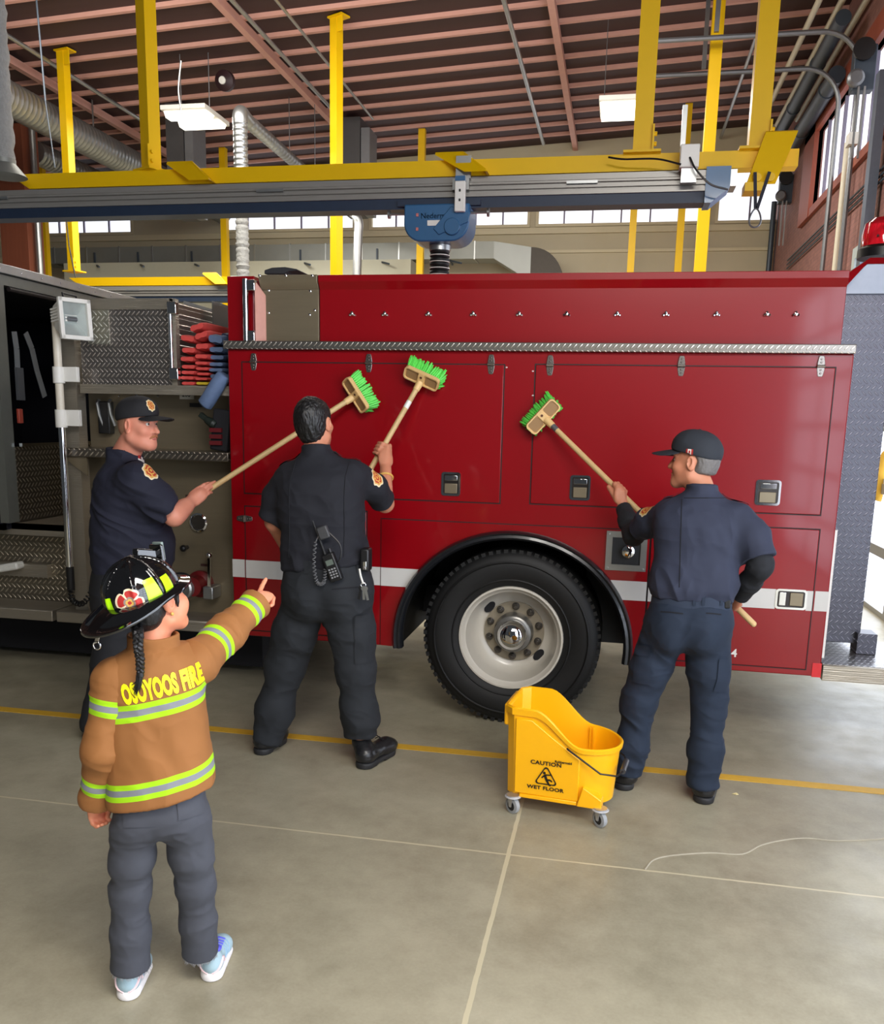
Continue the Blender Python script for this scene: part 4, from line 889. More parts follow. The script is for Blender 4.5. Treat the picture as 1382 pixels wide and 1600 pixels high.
# lower cab side: sill, tread panel, platform, running boards
b = MB(); b.box((-6, 5.17, .5), (-3.33, 5.3, .98)); b.build('lower_side_panel', M_tread_low, truck, smooth=0)
b = MB(); b.box((-6, 5.0, .965), (PY(121, 830, 5.0)[0], 5.1, 1.04)); b.build('sill_extrusion', M_extr, truck, smooth=0)
b = MB(); b.box((-6, 5.0, 1.0), (-3.28, 7.3, 1.045)); b.build('platform', mat('dull_aluminium_floor', (110, 100, 86), .45, .6), truck, smooth=0)
P = PY(20, 889, 5.15); P2 = PY(78, 889, 5.15); b = MB(); b.box((-5, 5.12, P[2]-.04), (P2[0], 5.17, P[2]+.045)); b.build('rub_rail', M_extr, truck, smooth=0)
P = PY(12, 889, 5.05); b = MB(); b.bar((P[0]-.35, 5.07, P[2]-.06), (P[0]+.07, 5.09, P[2]+.025), .09, .05); b.build('plastic_wrap', mat('clear_film', (206, 206, 200), .2), truck, bevel=.015)
for x0, x1 in ((-6, -3.475), (-3.445, XL-.004)):
    b = MB(); b.prism([(x0, TY, .43), (x0, TY, .497), (x0, TY+.012, .503), (x0, 5.3, .503), (x0, 5.3, .43)], (x1-x0, 0, 0)); b.build('running_board', M_extr, truck, bevel=.004)
b = MB(); b.box((-6.5, 5.3, .44), (XL, 7.3, .52)); b.build('underbody', M_dark, truck, smooth=0)
b = MB(); b.box((-6.4, 5.5, .06), (-2.3, 7.2, .44)); b.build('under_shade_block', M_dark, truck, smooth=0)  # added black mass, blocks light from behind to deepen the shade underneath
# pump panel fittings
pf = lambda px, py, y=py_: Vector(PY(px, py, y))
c = pf(312, 816); b = MB(); b.lathe([(.052, 0), (.06, -.02), (.05, -.025), (.048, -.012), (0, -.012)], c, (0, 1, 0), 28); gg = b.build('gauge', M_chrome, truck); b = MB(); b.cyl(c+Vector((0, -.013, 0)), c+Vector((0, -.0145, 0)), .046, 24); b.build('dial', mat('dark_dial', (44, 40, 36), .4), gg)
c = pf(293, 855); b = MB(); b.cyl(c, c+Vector((0, -.05, 0)), .012, 12); b.sph(c+Vector((0, -.055, 0)), .022, 12); b.build('pull_knob', M_black, truck)
c = pf(322, 912); b = MB(); b.lathe([(.085, 0), (.085, -.03), (.062, -.05), (.055, -.12), (.06, -.13)], c+Vector((-.03, 0, 0)), (0, 1, 0), 28); v = b.build('discharge_valve', mat('dark_red_casting', (110, 20, 24), .4), truck)
c2 = pf(291, 919, py_-.12); b = MB(); b.lathe([(.0, -.03), (.052, -.03), (.062, -.02), (.062, .03), (.05, .06)], c2, (.25, 1, 0), 28); b.build('discharge_cap', M_galv, v)
b = MB(); b.cyl(c2, pf(318, 915), .045, 20); b.build('discharge_pipe', M_chrome, v)
for k in range(10): p = c2+Vector((.01*math.sin(k*1.9), -.04, -.06-.011*k)); MB().sph(p, .0055, 6).build('chain_link', M_chrome, v)
c = pf(338, 924); b = MB(); b.bar(c+Vector((0, -.1, .0)), pf(338, 868)+Vector((0, -.1, 0)), .016, .012, (0, 1, 0)); b.sph(pf(338, 864)+Vector((0, -.1, 0)), .02, 12); b.build('lever', M_chrome, v)
b = MB(); b.box(c+Vector((-.035, -.12, -.03)), c+Vector((.035, 0, .05))); b.build('lever_base', M_galv, v, bevel=.008)
for q in ((322, 883, .035, .008), (294, 775, .016, .008)): c = pf(*q[:2]); MB().box((c.x-q[2], py_-.003, c.z-q[3]), (c.x+q[2], py_, c.z+q[3])).build('name_plate', mat('dark_plate', (70, 40, 36), .5), truck, smooth=0)
for px in (158, 176):
    c = Vector(PY(px, 640, 5.2)); b = MB(); b.tube([c+Vector((0, -.02, .06)), c+Vector((0, -.04, .04)), c+Vector((.01, -.04, -.03)), c+Vector((.03, -.03, -.1))], .01, 8); b.build('door_hook', M_galv, pu)
c = Vector(PY(167, 650, 5.2)); b = MB(); b.box((c.x-.04, 5.16, c.z-.11), (c.x+.04, 5.22, c.z+.09)); b.build('hook_plate', M_black, pu, bevel=.006)
for q in ((126, 613), (186, 619), (247, 619), (131, 685), (128, 648)): c = PY(q[0], q[1], 5.22); MB().sph((c[0], 5.218, c[2]), .007, 8, (1, .5, 1)).build('bolt', M_chrome, pu)
A, B = PY(280, 610, 5.21), PY(303, 624, 5.21); b = MB(); b.box((A[0], 5.214, B[2]), (B[0], 5.22, A[2])); o = b.build('number_plate', mat('pale_plate', (196, 192, 180), .5), pu, smooth=0)
V, Fc = text_geo('200', .038, .0005, .0006); c = PY(291, 617, 5.213); link_mesh('number', [(c[0]+p[0], 5.2132, c[2]+p[1]) for p in V], Fc, M_black, o, smooth=0)
c = PY(308, 633, 5.2); b = MB(); b.box((c[0]-.045, 5.19, c[2]-.012), (c[0]+.045, 5.22, c[2]+.012)); b.build('slot_handle', M_black, pu, smooth=0)
# things lying on the truck
b = MB(); P = [PY(*q, 5.6) for q in ((413, 428), (413, 422), (425, 418), (445, 417), (463, 420), (466, 422), (450, 424), (446, 428))]
b.prism([tuple(p) for p in P], (0, .5, 0)); tag(b.build('folded_tarp', mat('dark_grey_tarp', (58, 60, 64), .8), bevel=.012), 'small dark folded cover lying on top of the truck beside the steel panel', 'cover')
# ================================================================ folded fire hoses in the crosslay bay
def hose_fold(cx, cz, w, h, y0, depth, droop=0., n=14, tilt=0.):
    """a flattened hose end: two plies meeting in a pinched mouth"""
    vs, fs = [], []; ys = np.linspace(0, 1, 7); m = 24
    for j, t in enumerate(ys):
        s = 1-.35*(1-min(1, t*5))**2
        for k in range(m):
            a = 2*PI*k/m; ca, sa = math.cos(a), math.sin(a)
            x = w/2*np.sign(ca)*abs(ca)**.55*(.93+.07*s); z = h/2*np.sign(sa)*abs(sa)**.7*s
            z *= 1-.28*math.exp(-((abs(ca))/.22)**2)*(1 if j < 3 else .5)*(ca*ca < .2)
            vs.append((cx+x, y0+depth*t, cz+z+tilt*x-droop*(1-t)**2))
    for j in range(6): fs += [(j*m+k, j*m+(k+1) % m, (j+1)*m+(k+1) % m, (j+1)*m+k) for k in range(m)]
    fs += [tuple(range(m-1, -1, -1)), tuple(6*m+k for k in range(m))]
    return vs, fs
M_hred = mat('red_hose_jacket', (206, 72, 66), .75, var=.14, vs=40, bump=.3, bs=300)
M_hblue = mat('faded_blue_hose_jacket', (92, 112, 146), .75, var=.16, vs=40, bump=.3, bs=300)
M_hyel = mat('yellow_hose_jacket', (206, 180, 40), .7)
def stack(name, label, px, w, rows, m, y=5.0):
    c0 = PY(px, rows[-1][0], y); r = thing(name, (c0[0], y+.2, c0[2]-.03), label, 'fire hose', 'folded hoses in the bay')
    for py, hpx, *t in rows:
        p = PY(px+(t[1] if len(t) > 1 else 0), py, y); h = hpx/275
        v, f = hose_fold(p[0], p[2], w, h, y+rnd.uniform(-.015, .015), .40, 0, tilt=t[0] if t else 0)
        link_mesh('fold', v, f, m, r, smooth=50)
    return r
stack('fire_hose', 'red folded hose in the left column of the stack', 294, .082, [(511, 15, .28, 14), (529, 14, -.12), (547, 13), (561, 11.5), (573, 9.5), (582, 9), (590.5, 8.5), (599, 8.5)], M_hred)
stack('fire_hose', 'red folded hose in the right column of the stack, beside the blue one', 316, .078, [(524, 15, .3), (541, 14, .05), (557, 10.5), (567.5, 8), (576, 7.5), (584, 7), (592, 6.5)], M_hred)
p = PY(316, 599, 5.0); v, f = hose_fold(p[0], p[2], .076, .026, 5.0, .42); tag(link_mesh('fire_hose', v, f, M_hyel, smooth=50), 'single yellow hose fold under the right red column', 'fire hose', 'folded hoses in the bay')
stack('fire_hose', 'faded blue folded hose stacked right of the red ones', 337.5, .085, [(530, 19, -.1), (546, 13), (558, 11), (569, 9.5), (578, 9), (588, 11)], M_hblue, 5.02)
stack('fire_hose', 'dark blue hose folds squeezed behind the corner of the red body', 356, .07, [(527, 18, -.1), (554, 12), (570, 11), (584, 12)], mat('navy_hose_jacket', (46, 58, 86), .75), 5.12)
# a loose blue length hanging over the bay edge, and dark gear under it
pts = [PY(352, 586, 4.97), PY(345, 594, 4.95), PY(336, 608, 4.94), PY(326, 624, 4.94), PY(319, 634, 4.95)]
b = MB(); path = bez(pts, 8)
vs = []; m = 16
for i, p in enumerate(path):
    d = Vector(path[min(i+1, len(path)-1)]-path[max(i-1, 0)]).normalized(); sdir = d.cross(Vector((0, 1, 0))).normalized()
    e = 1-.5*max(0, (i-len(path)+3)/3)
    for k in range(m): a = 2*PI*k/m; vs.append(Vector(p)+sdir*(.042*np.sign(math.cos(a))*abs(math.cos(a))**.6)*e+Vector((0, 1, 0))*(.05*math.sin(a))*e)
n = len(path)
fs = [(i*m+k, i*m+(k+1) % m, (i+1)*m+(k+1) % m, (i+1)*m+k) for i in range(n-1) for k in range(m)]+[tuple(range(m-1, -1, -1)), tuple((n-1)*m+k for k in range(m))]
tag(link_mesh('fire_hose', vs, fs, M_hblue, smooth=60), 'loose faded blue hose end drooping below the stack', 'fire hose')
hb = thing('hose_nozzle', PY(345, 700, 5.0), 'dark nozzle and strap hanging under the drooping blue hose', 'nozzle')
b = MB(); b.bar(PY(350, 640, 5.0), PY(344, 704, 5.0), .11, .06, (0, 1, 0)); b.build('strap', M_dark, hb, bevel=.01)
b = MB(); b.bar(PY(313, 647, 4.98), PY(334, 664, 4.98), .03, .03); b.lathe([(.02, 0), (.03, .05), (.02, .07)], PY(322, 655, 4.97), (1, 0, -.6), 14); b.build('handle', mat('dark_green_black', (26, 34, 28), .5), hb, bevel=.004)
for py in (672, 682, 692): b = MB(); c = PY(338, py, 4.97); b.box((c[0]-.035, 4.95, c[2]-.012), (c[0]+.04, 4.99, c[2]+.012)); b.build('red_band', mat('dark_red_band', (92, 16, 22), .5), hb, smooth=0)
# ================================================================ soft sculpting: blended distance fields turned into one smooth mesh
from mathutils.bvhtree import BVHTree
def nrm(v): v = np.asarray(v, float); return v/np.linalg.norm(v)
def smin(a, b, k):
    if k <= 0: return np.minimum(a, b)
    h = np.maximum(k-np.abs(a-b), 0)/k
    return np.minimum(a, b)-h*h*k*.25
class Field:
    def __init__(s, lo, hi, h):
        s.lo = np.array(lo, float); s.h = h; s.n = np.ceil((np.array(hi)-s.lo)/h).astype(int)+1
        s.f = np.full(s.n, 1., np.float32)
        s.ax = [(s.lo[i]+h*np.arange(s.n[i])).astype(np.float32) for i in range(3)]
    def _do(s, lo, hi, fn, k, op):
        pad = k+4*s.h
        i0 = np.clip(np.floor((np.array(lo)-pad-s.lo)/s.h).astype(int), 0, s.n-1); i1 = np.clip(np.ceil((np.array(hi)+pad-s.lo)/s.h).astype(int)+1, 1, s.n)
        if np.any(i1 <= i0): return s
        sl = tuple(slice(a, b) for a, b in zip(i0, i1))
        X = s.ax[0][sl[0]][:, None, None]; Y = s.ax[1][sl[1]][None, :, None]; Z = s.ax[2][sl[2]][None, None, :]
        d = fn(X, Y, Z).astype(np.float32); c = s.f[sl]
        if op == 'add': s.f[sl] = smin(c, d, k)
        elif op == 'sub': s.f[sl] = -smin(-c, d, k)
        else: s.f[sl] = -smin(-c, -d, k)
        return s
    def cap(s, a, b, ra, rb=None, k=.01, flat=None, op='add'):
        """tapered limb between two joints; flat=(direction, factor) squashes it"""
        a, b = np.array(a, float), np.array(b, float); rb = ra if rb is None else rb; R = max(ra, rb); d = b-a; L2 = max(d@d, 1e-9)
        if flat is not None: nv = nrm(flat[0]); sf = flat[1]; R = R*max(1, sf)
        def fn(X, Y, Z):
            x, y, z = X-a[0], Y-a[1], Z-a[2]
            t = np.clip((x*d[0]+y*d[1]+z*d[2])/L2, 0, 1); rx, ry, rz = x-t*d[0], y-t*d[1], z-t*d[2]
            q = rx*rx+ry*ry+rz*rz
            if flat is not None:
                c = rx*nv[0]+ry*nv[1]+rz*nv[2]; q = q+c*c*(1/sf**2-1)
            return (np.sqrt(np.maximum(q, 0))-(ra+(rb-ra)*t))*(min(1, sf) if flat is not None else 1)
        return s._do(np.minimum(a, b)-R, np.maximum(a, b)+R, fn, k, op)
    def limb(s, pts, rad, k=.02, flat=None):
        for i in range(len(pts)-1): s.cap(pts[i], pts[i+1], rad[i], rad[i+1], k, flat)
        return s
    def ell(s, c, r, axes=None, k=.01, op='add', bend=0.):
        c = np.array(c, float); A = np.eye(3) if axes is None else np.array([nrm(a) for a in axes]); r = np.array(r, float)
        def fn(X, Y, Z):
            x, y, z = X-c[0], Y-c[1], Z-c[2]
            u = (x*A[0][0]+y*A[0][1]+z*A[0][2]); v = (x*A[1][0]+y*A[1][1]+z*A[1][2]); w = (x*A[2][0]+y*A[2][1]+z*A[2][2])
            if bend: w = w+bend*u*u
            u, v, w = u/r[0], v/r[1], w/r[2]
            k0 = np.sqrt(u*u+v*v+w*w); k1 = np.sqrt((u/r[0])**2+(v/r[1])**2+(w/r[2])**2)+1e-6
            return k0*(k0-1)/k1
        R = r.max()*1.1+abs(bend)*r[0]**2
        return s._do(c-R, c+R, fn, k, op)
    def box(s, c, half, axes, rr=.005, k=.005, op='add'):
        c = np.array(c, float); A = np.array([nrm(a) for a in axes]); hf = np.array(half, float)-rr
        def fn(X, Y, Z):
            x, y, z = X-c[0], Y-c[1], Z-c[2]
            q = [np.abs(x*A[i][0]+y*A[i][1]+z*A[i][2])-hf[i] for i in range(3)]
            return np.sqrt(sum(np.maximum(w, 0)**2 for w in q))+np.minimum(np.maximum(np.maximum(q[0], q[1]), q[2]), 0)-rr
        R = np.linalg.norm(half)
        return s._do(c-R, c+R, fn, k, op)
    def loft(s, o, side, fwd, up, sec, k=.02, p=2.3, op='add'):
        """sections (height, half width, half depth, shift sideways, shift forward) along the up axis"""
        o = np.array(o, float); S, Fv, U = np.array(side, float), np.array(fwd, float), np.array(up, float)
        sec = np.array([list(q)+[0]*(5-len(q)) for q in sec], float); t = np.linspace(0, len(sec)-1, 8*(len(sec)-1)+1)
        pt = np.array(bez([q for q in sec], 8)); order = np.argsort(pt[:, 0]); pt = pt[order]
        h0, h1 = pt[0, 0], pt[-1, 0]
        def fn(X, Y, Z):
            x, y, z = X-o[0], Y-o[1], Z-o[2]
            u = x*S[0]+y*S[1]+z*S[2]; v = x*Fv[0]+y*Fv[1]+z*Fv[2]; w = x*U[0]+y*U[1]+z*U[2]
            hw = np.interp(w, pt[:, 0], pt[:, 1]); hd = np.interp(w, pt[:, 0], pt[:, 2])
            u = (u-np.interp(w, pt[:, 0], pt[:, 3]))/hw; v = (v-np.interp(w, pt[:, 0], pt[:, 4]))/hd
            e = (np.abs(u)**p+np.abs(v)**p)**(1/p)
            d = (e-1)*np.minimum(hw, hd)
            return np.maximum(np.maximum(d, w-h1), h0-w)
        R = max(pt[:, 1].max(), pt[:, 2].max())+np.abs(pt[:, 3:5]).max()
        c0, c1 = o+U*h0, o+U*h1
        return s._do(np.minimum(c0, c1)-R, np.maximum(c0, c1)+R, fn, k, op)
    def cut(s, pt, n, k=.003):
        """remove everything on the side the normal points to"""
        pt = np.array(pt, float); n = nrm(n)
        return s._do(s.lo, s.lo+s.h*s.n, lambda X, Y, Z: (X-pt[0])*n[0]+(Y-pt[1])*n[1]+(Z-pt[2])*n[2], k, 'int')
    def cut_near(s, pt, n, R, k=.004):
        """trim whatever lies past the plane, only within R of the point"""
        pt = np.array(pt, float); n = nrm(n)
        c = pt+n*R; A = frame(Vector(n)); return s.box(c, (R, R, R), [np.array(q) for q in A], .001, k, 'sub')
    def sleeve(s, pts, rad, hem, hn, k=.03, kk=.03, hollow=.02, edge=.012):
        """a cloth tube that ends in a clean open hem at the point hem, facing hn"""
        T = Field.__new__(Field); T.lo, T.h, T.n, T.ax = s.lo, s.h, s.n, s.ax; T.f = np.full(s.n, 1., np.float32)
        T.limb(pts, rad, kk); T.cut(hem, hn, .004); s.f = smin(s.f, T.f, k)
        hn = nrm(hn); hem = np.array(hem, float)
        if hollow: s.cap(hem-hn*hollow, hem+hn*.025, rad[-1]-edge, None, .004, None, 'sub')
        return s
    def mesh(s, smooth=2):
        f = s.f; b = f < 0
        c = np.zeros(np.array(f.shape)-1, np.uint8)
        for i in (0, 1):
            for j in (0, 1):
                for k in (0, 1): c += b[i:f.shape[0]-1+i, j:f.shape[1]-1+j, k:f.shape[2]-1+k]
        act = (c > 0) & (c < 8); del c
        I = np.argwhere(act); idx = np.full(act.shape, -1, np.int32); idx[act] = np.arange(len(I))
        cor = np.array([(i, j, k) for i in (0, 1) for j in (0, 1) for k in (0, 1)])
        val = np.stack([f[I[:, 0]+q[0], I[:, 1]+q[1], I[:, 2]+q[2]] for q in cor], 1)
        acc = np.zeros((len(I), 3)); cnt = np.zeros(len(I))
        for a in range(8):
            for e in (1, 2, 4):
                if a & e: continue
                q = a | e; m = (val[:, a] < 0) != (val[:, q] < 0)
                t = val[m, a]/(val[m, a]-val[m, q]); acc[m] += cor[a]+(cor[q]-cor[a])*t[:, None]; cnt[m] += 1
        V = s.lo+s.h*(I+acc/cnt[:, None])
        Q = []
        for ax in range(3):
            sl0 = [slice(1, -1)]*3; sl1 = [slice(1, -1)]*3; sl0[ax] = slice(0, -1); sl1[ax] = slice(1, None)
            b0, b1 = b[tuple(sl0)], b[tuple(sl1)]; ch = np.argwhere(b0 != b1); off = np.ones(3, int); off[ax] = 0
            g = ch+off; sgn = b[g[:, 0], g[:, 1], g[:, 2]]
            u, v = [(1, 2), (2, 0), (0, 1)][ax]; eu, ev = np.eye(3, dtype=int)[u], np.eye(3, dtype=int)[v]
            q = [idx[tuple((g-d).T)] for d in (eu*0, eu, eu+ev, ev)]
            q = np.stack(q, 1)
            q[~sgn] = q[~sgn][:, ::-1]
            Q.append(q)
        Q = np.concatenate(Q); Q = Q[(Q >= 0).all(1)]
        s.f = None
        for _ in range(smooth): V = relax(V, Q)
        return V, Q
def relax(V, Q, w=.6):
    cen = V[Q].mean(1); n = len(V); fl = Q.ravel(); cnt = np.maximum(np.bincount(fl, minlength=n), 1)
    av = np.stack([np.bincount(fl, np.repeat(cen[:, i], 4), minlength=n) for i in range(3)], 1)/cnt[:, None]
    return V+w*(av-V)
def vnormals(V, Q):
    a = np.cross(V[Q[:, 2]]-V[Q[:, 0]], V[Q[:, 3]]-V[Q[:, 1]]); fl = Q.ravel(); n = len(V)
    N_ = np.stack([np.bincount(fl, np.repeat(a[:, i], 4), minlength=n) for i in range(3)], 1)
    return N_/np.maximum(np.linalg.norm(N_, axis=1), 1e-9)[:, None]
_prm = np.random.RandomState(3).permutation(512)
def vnoise(P):
    """value noise, -1..1"""
    i = np.floor(P).astype(int); f = P-i; f = f*f*(3-2*f); r = 0
    for a in (0, 1):
        for b in (0, 1):
            for c in (0, 1):
                h = _prm[(_prm[(_prm[(i[:, 0]+a) & 511]+i[:, 1]+b) & 511]+i[:, 2]+c) & 511]/255.5-1
                r = r+h*(f[:, 0] if a else 1-f[:, 0])*(f[:, 1] if b else 1-f[:, 1])*(f[:, 2] if c else 1-f[:, 2])
    return r
def folds(V, sc, seed=0, ridge=True):
    """cloth folds: stretched ridged noise; sc = frequency per axis"""
    P = V*np.array(sc)+seed*17.3
    w = vnoise(P*.5+31)*.8; n1 = vnoise(P+w[:, None]); n2 = vnoise(P*2.1+9)
    return (1-2*np.abs(n1))*.7+.3*n2 if ridge else .7*n1+.3*n2
def skin_mesh(name, VQ, m, parent=None, disp=None, attr=None, org=None):
    V, Q = VQ
    if disp is not None:
        Nn = vnormals(V, Q); V = V+Nn*disp(V)[:, None]
    if parent is not None: og = np.array(origin(parent))
    else: og = np.array(org)
    me = bpy.data.meshes.new(name); me.vertices.add(len(V)); me.vertices.foreach_set('co', (V-og).astype(np.float32).ravel())
    me.loops.add(Q.size); me.loops.foreach_set('vertex_index', Q.astype(np.int32).ravel())
    me.polygons.add(len(Q)); me.polygons.foreach_set('loop_start', np.arange(0, Q.size, 4, dtype=np.int32))
    me.update(calc_edges=True); me.validate()
    me.polygons.foreach_set('use_smooth', np.ones(len(me.polygons), bool))
    for q in (m if isinstance(m, (list, tuple)) else [m]): me.materials.append(q)
    if attr:
        for kx, fn in attr.items():
            a = me.attributes.new(kx, 'FLOAT', 'POINT'); a.data.foreach_set('value', fn(V).astype(np.float32))
    me.update()
    o = bpy.data.objects.new(name, me); COL.objects.link(o); ORG[o.name] = Vector(og)
    if parent is not None: o.parent = parent
    else: o.location = og
    BV[o.name] = (V, Q)
    return o
BV = {}
def hit(tree, px, py, Y):
    """point and normal of a surface on the line of sight, or the nearest one"""
    h = tree.ray_cast(Vector(CAM), Vector(nrm(ray(px, py))))
    if h[0] is None: h = tree.find_nearest(Vector(PY(px, py, Y)))
    return np.array(h[0]), np.array(h[1])
def bvh(*objs):
    vs, fs, k = [], [], 0
    for o in objs:
        V, Q = BV[o.name]; vs += V.tolist(); fs += (Q+k).tolist(); k += len(V)
    return BVHTree.FromPolygons(vs, fs)
def decal(name, tree, c, u, v, verts2, faces, m, parent, off=.0018, midx=None, back=.12, thick=.0):
    """lay flat artwork (2-D points) onto a surface, looking along -(u x v)"""
    u, v = nrm(u), nrm(v); n = np.cross(u, v); out = []
    prev = None
    for a, b in verts2:
        p = np.array(c)+u*a+v*b
        h = tree.ray_cast(Vector(p+n*back), Vector(-n), back*2.2)
        if h[0] is None:
            h2 = tree.find_nearest(Vector(p)); q = np.array(h2[0])+np.array(h2[1])*off
        else: q = np.array(h[0])+n*off
        out.append(q)
    return link_mesh(name, out, faces, m, parent, midx=midx, smooth=180)
def patch_on(name, tree, px, py, Y, w, h, up, m, parent, off=.004, nx=8, ny=8):
    """a sewn-on rectangle that follows the cloth under it"""
    c, n = hit(tree, px, py, Y); n = nrm(n*.6+nrm(CAM-c)*.4); v = nrm(np.array(up)-n*(np.array(up)@n)); u = np.cross(v, n)
    Pg, Fg = grid2(w, h, nx, ny); return decal(name, tree, c, u, v, Pg, Fg, m, parent, off=off, back=.1)
def epaulette(sh, tree, a, b, w=.042):
    """shoulder strap laid over the shirt from the collar to the sleeve seam"""
    a, b = np.array(a), np.array(b); u = nrm((b-a)*[1, 1, .3]); v = nrm(np.cross([0, 0, 1.], u)); Pg, Fg = grid2(np.linalg.norm(b-a), w, 10, 3)
    return decal('epaulette', tree, (a+b)/2, u, v, Pg, Fg, sh.data.materials[0], sh, off=.006, back=.12)
def disc2(r, rings=5, n=28, shape=None):
    """disc artwork as rings; returns points, faces, ring index per face"""
    P = [(0, 0)]; Fc = []; R = []
    for i in range(1, rings+1):
        for k in range(n):
            a = 2*PI*k/n; q = r*i/rings*(shape(a) if shape else 1); P.append((q*math.cos(a), q*math.sin(a)))
    for k in range(n): Fc.append((0, 1+k, 1+(k+1) % n)); R.append(0)
    for i in range(1, rings):
        for k in range(n): a, b = 1+(i-1)*n, 1+i*n; Fc.append((a+k, b+k, b+(k+1) % n, a+(k+1) % n)); R.append(i)
    return P, Fc, R
def grid2(w, h, nx, ny, ox=0, oy=0):
    P = [(ox+w*(i/nx-.5), oy+h*(j/ny-.5)) for j in range(ny+1) for i in range(nx+1)]
    return P, [(j*(nx+1)+i, j*(nx+1)+i+1, (j+1)*(nx+1)+i+1, (j+1)*(nx+1)+i) for j in range(ny) for i in range(nx)]

# ---------------------------------------------------------------- anatomy
def head_shape(F, C, fwd, up, s=1., neck=None, rn=.058, jaw=1., nose=1.):
    C = np.array(C, float); fwd = nrm(fwd); up = np.array(up, float); up = nrm(up-fwd*(up@fwd)); sd = np.cross(fwd, up)
    P = lambda f, r, u: C+s*(fwd*f+sd*r+up*u)
    F.ell(P(-.012, 0, .032), np.array([.076, .097, .086])*s, (sd, fwd, up), .02)
    F.ell(P(.022, 0, -.035), np.array([.062*jaw, .070, .082])*s, (sd, fwd, up), .03*s)
    F.cap(P(-.005, .055*jaw, -.065), P(.062, .016, -.098), .022*s, .018*s, .03*s); F.cap(P(-.005, -.055*jaw, -.065), P(.062, -.016, -.098), .022*s, .018*s, .03*s)
    F.cap(P(.068, -.008, -.102), P(.068, .008, -.102), .019*s, None, .025*s)
    F.cap(P(.072, -.04, .028), P(.072, .04, .028), .013*s, None, .02*s)                      # brow
    F.ell(P(.06, .042, -.028), np.array([.022, .022, .02])*s, (sd, fwd, up), .025*s); F.ell(P(.06, -.042, -.028), np.array([.022, .022, .02])*s, (sd, fwd, up), .025*s)
    for q in (-1, 1): F.ell(P(.092, q*.031, .008), np.array([.017, .016, .011])*s, (sd, fwd, up), .012*s, 'sub')
    F.cap(P(.085, 0, .012), P(.105*nose, 0, -.030), .008*s, .0125*s, .012*s)                 # nose
    for q in (-1, 1): F.ell(P(.092, q*.013, -.034), np.array([.009, .011, .008])*s, (sd, fwd, up), .007*s)
    F.ell(P(.086, 0, -.062), np.array([.024, .010, .006])*s, (sd, fwd, up), .006*s); F.ell(P(.084, 0, -.075), np.array([.020, .011, .007])*s, (sd, fwd, up), .006*s)
    F.ell(P(.098, 0, -.0685), np.array([.022, .008, .0016])*s, (sd, fwd, up), .003*s, 'sub')
    for q in (-1, 1):
        e = nrm(sd*q*.9-fwd*.45)
        F.ell(P(-.012, q*.079, -.005), np.array([.010, .021, .034])*s, (e, np.cross(up, e), nrm(up-fwd*.2)), .006*s)
        F.ell(P(-.006, q*.086, -.001), np.array([.006, .011, .020])*s, (e, np.cross(up, e), nrm(up-fwd*.2)), .004*s, 'sub')
    if neck is not None: F.cap(P(-.025, 0, -.06), neck, rn*.96, rn*1.06, .03)
    return P, sd, up
def face_parts(person, P, sd, up, fwd, s, iris=(70, 60, 50), brow=(120, 86, 60), lip=(186, 110, 100)):
    for q in (-1, 1):
        b = MB(); b.sph(P(.0715, q*.031, .008), .0125*s, 14); e = b.build('eye', M_eye, person)
        b = MB(); d = Vector(fwd); b.cyl(Vector(P(.0715, q*.031, .008))+d*.0106*s, Vector(P(.0715, q*.031, .008))+d*.0128*s, .0055*s, 12); b.build('iris', mat('dark_iris', iris, .15), e)
        b = MB(); b.tube([P(.0855, q*.014, .031), P(.0875, q*.03, .0355), P(.076, q*.049, .030)], [.0035*s, .0045*s, .0025*s], 6); b.build('eyebrow', mat('brow_hair_%d' % brow[0], brow, .8), person)
        b = MB(); b.tube([P(.079, q*.017, .014), P(.0845, q*.031, .0195), P(.075, q*.046, .012)], [.002*s, .003*s, .002*s], 6); b.build('eyelid', mat('eyelid_skin', (196, 130, 108), .55), person)
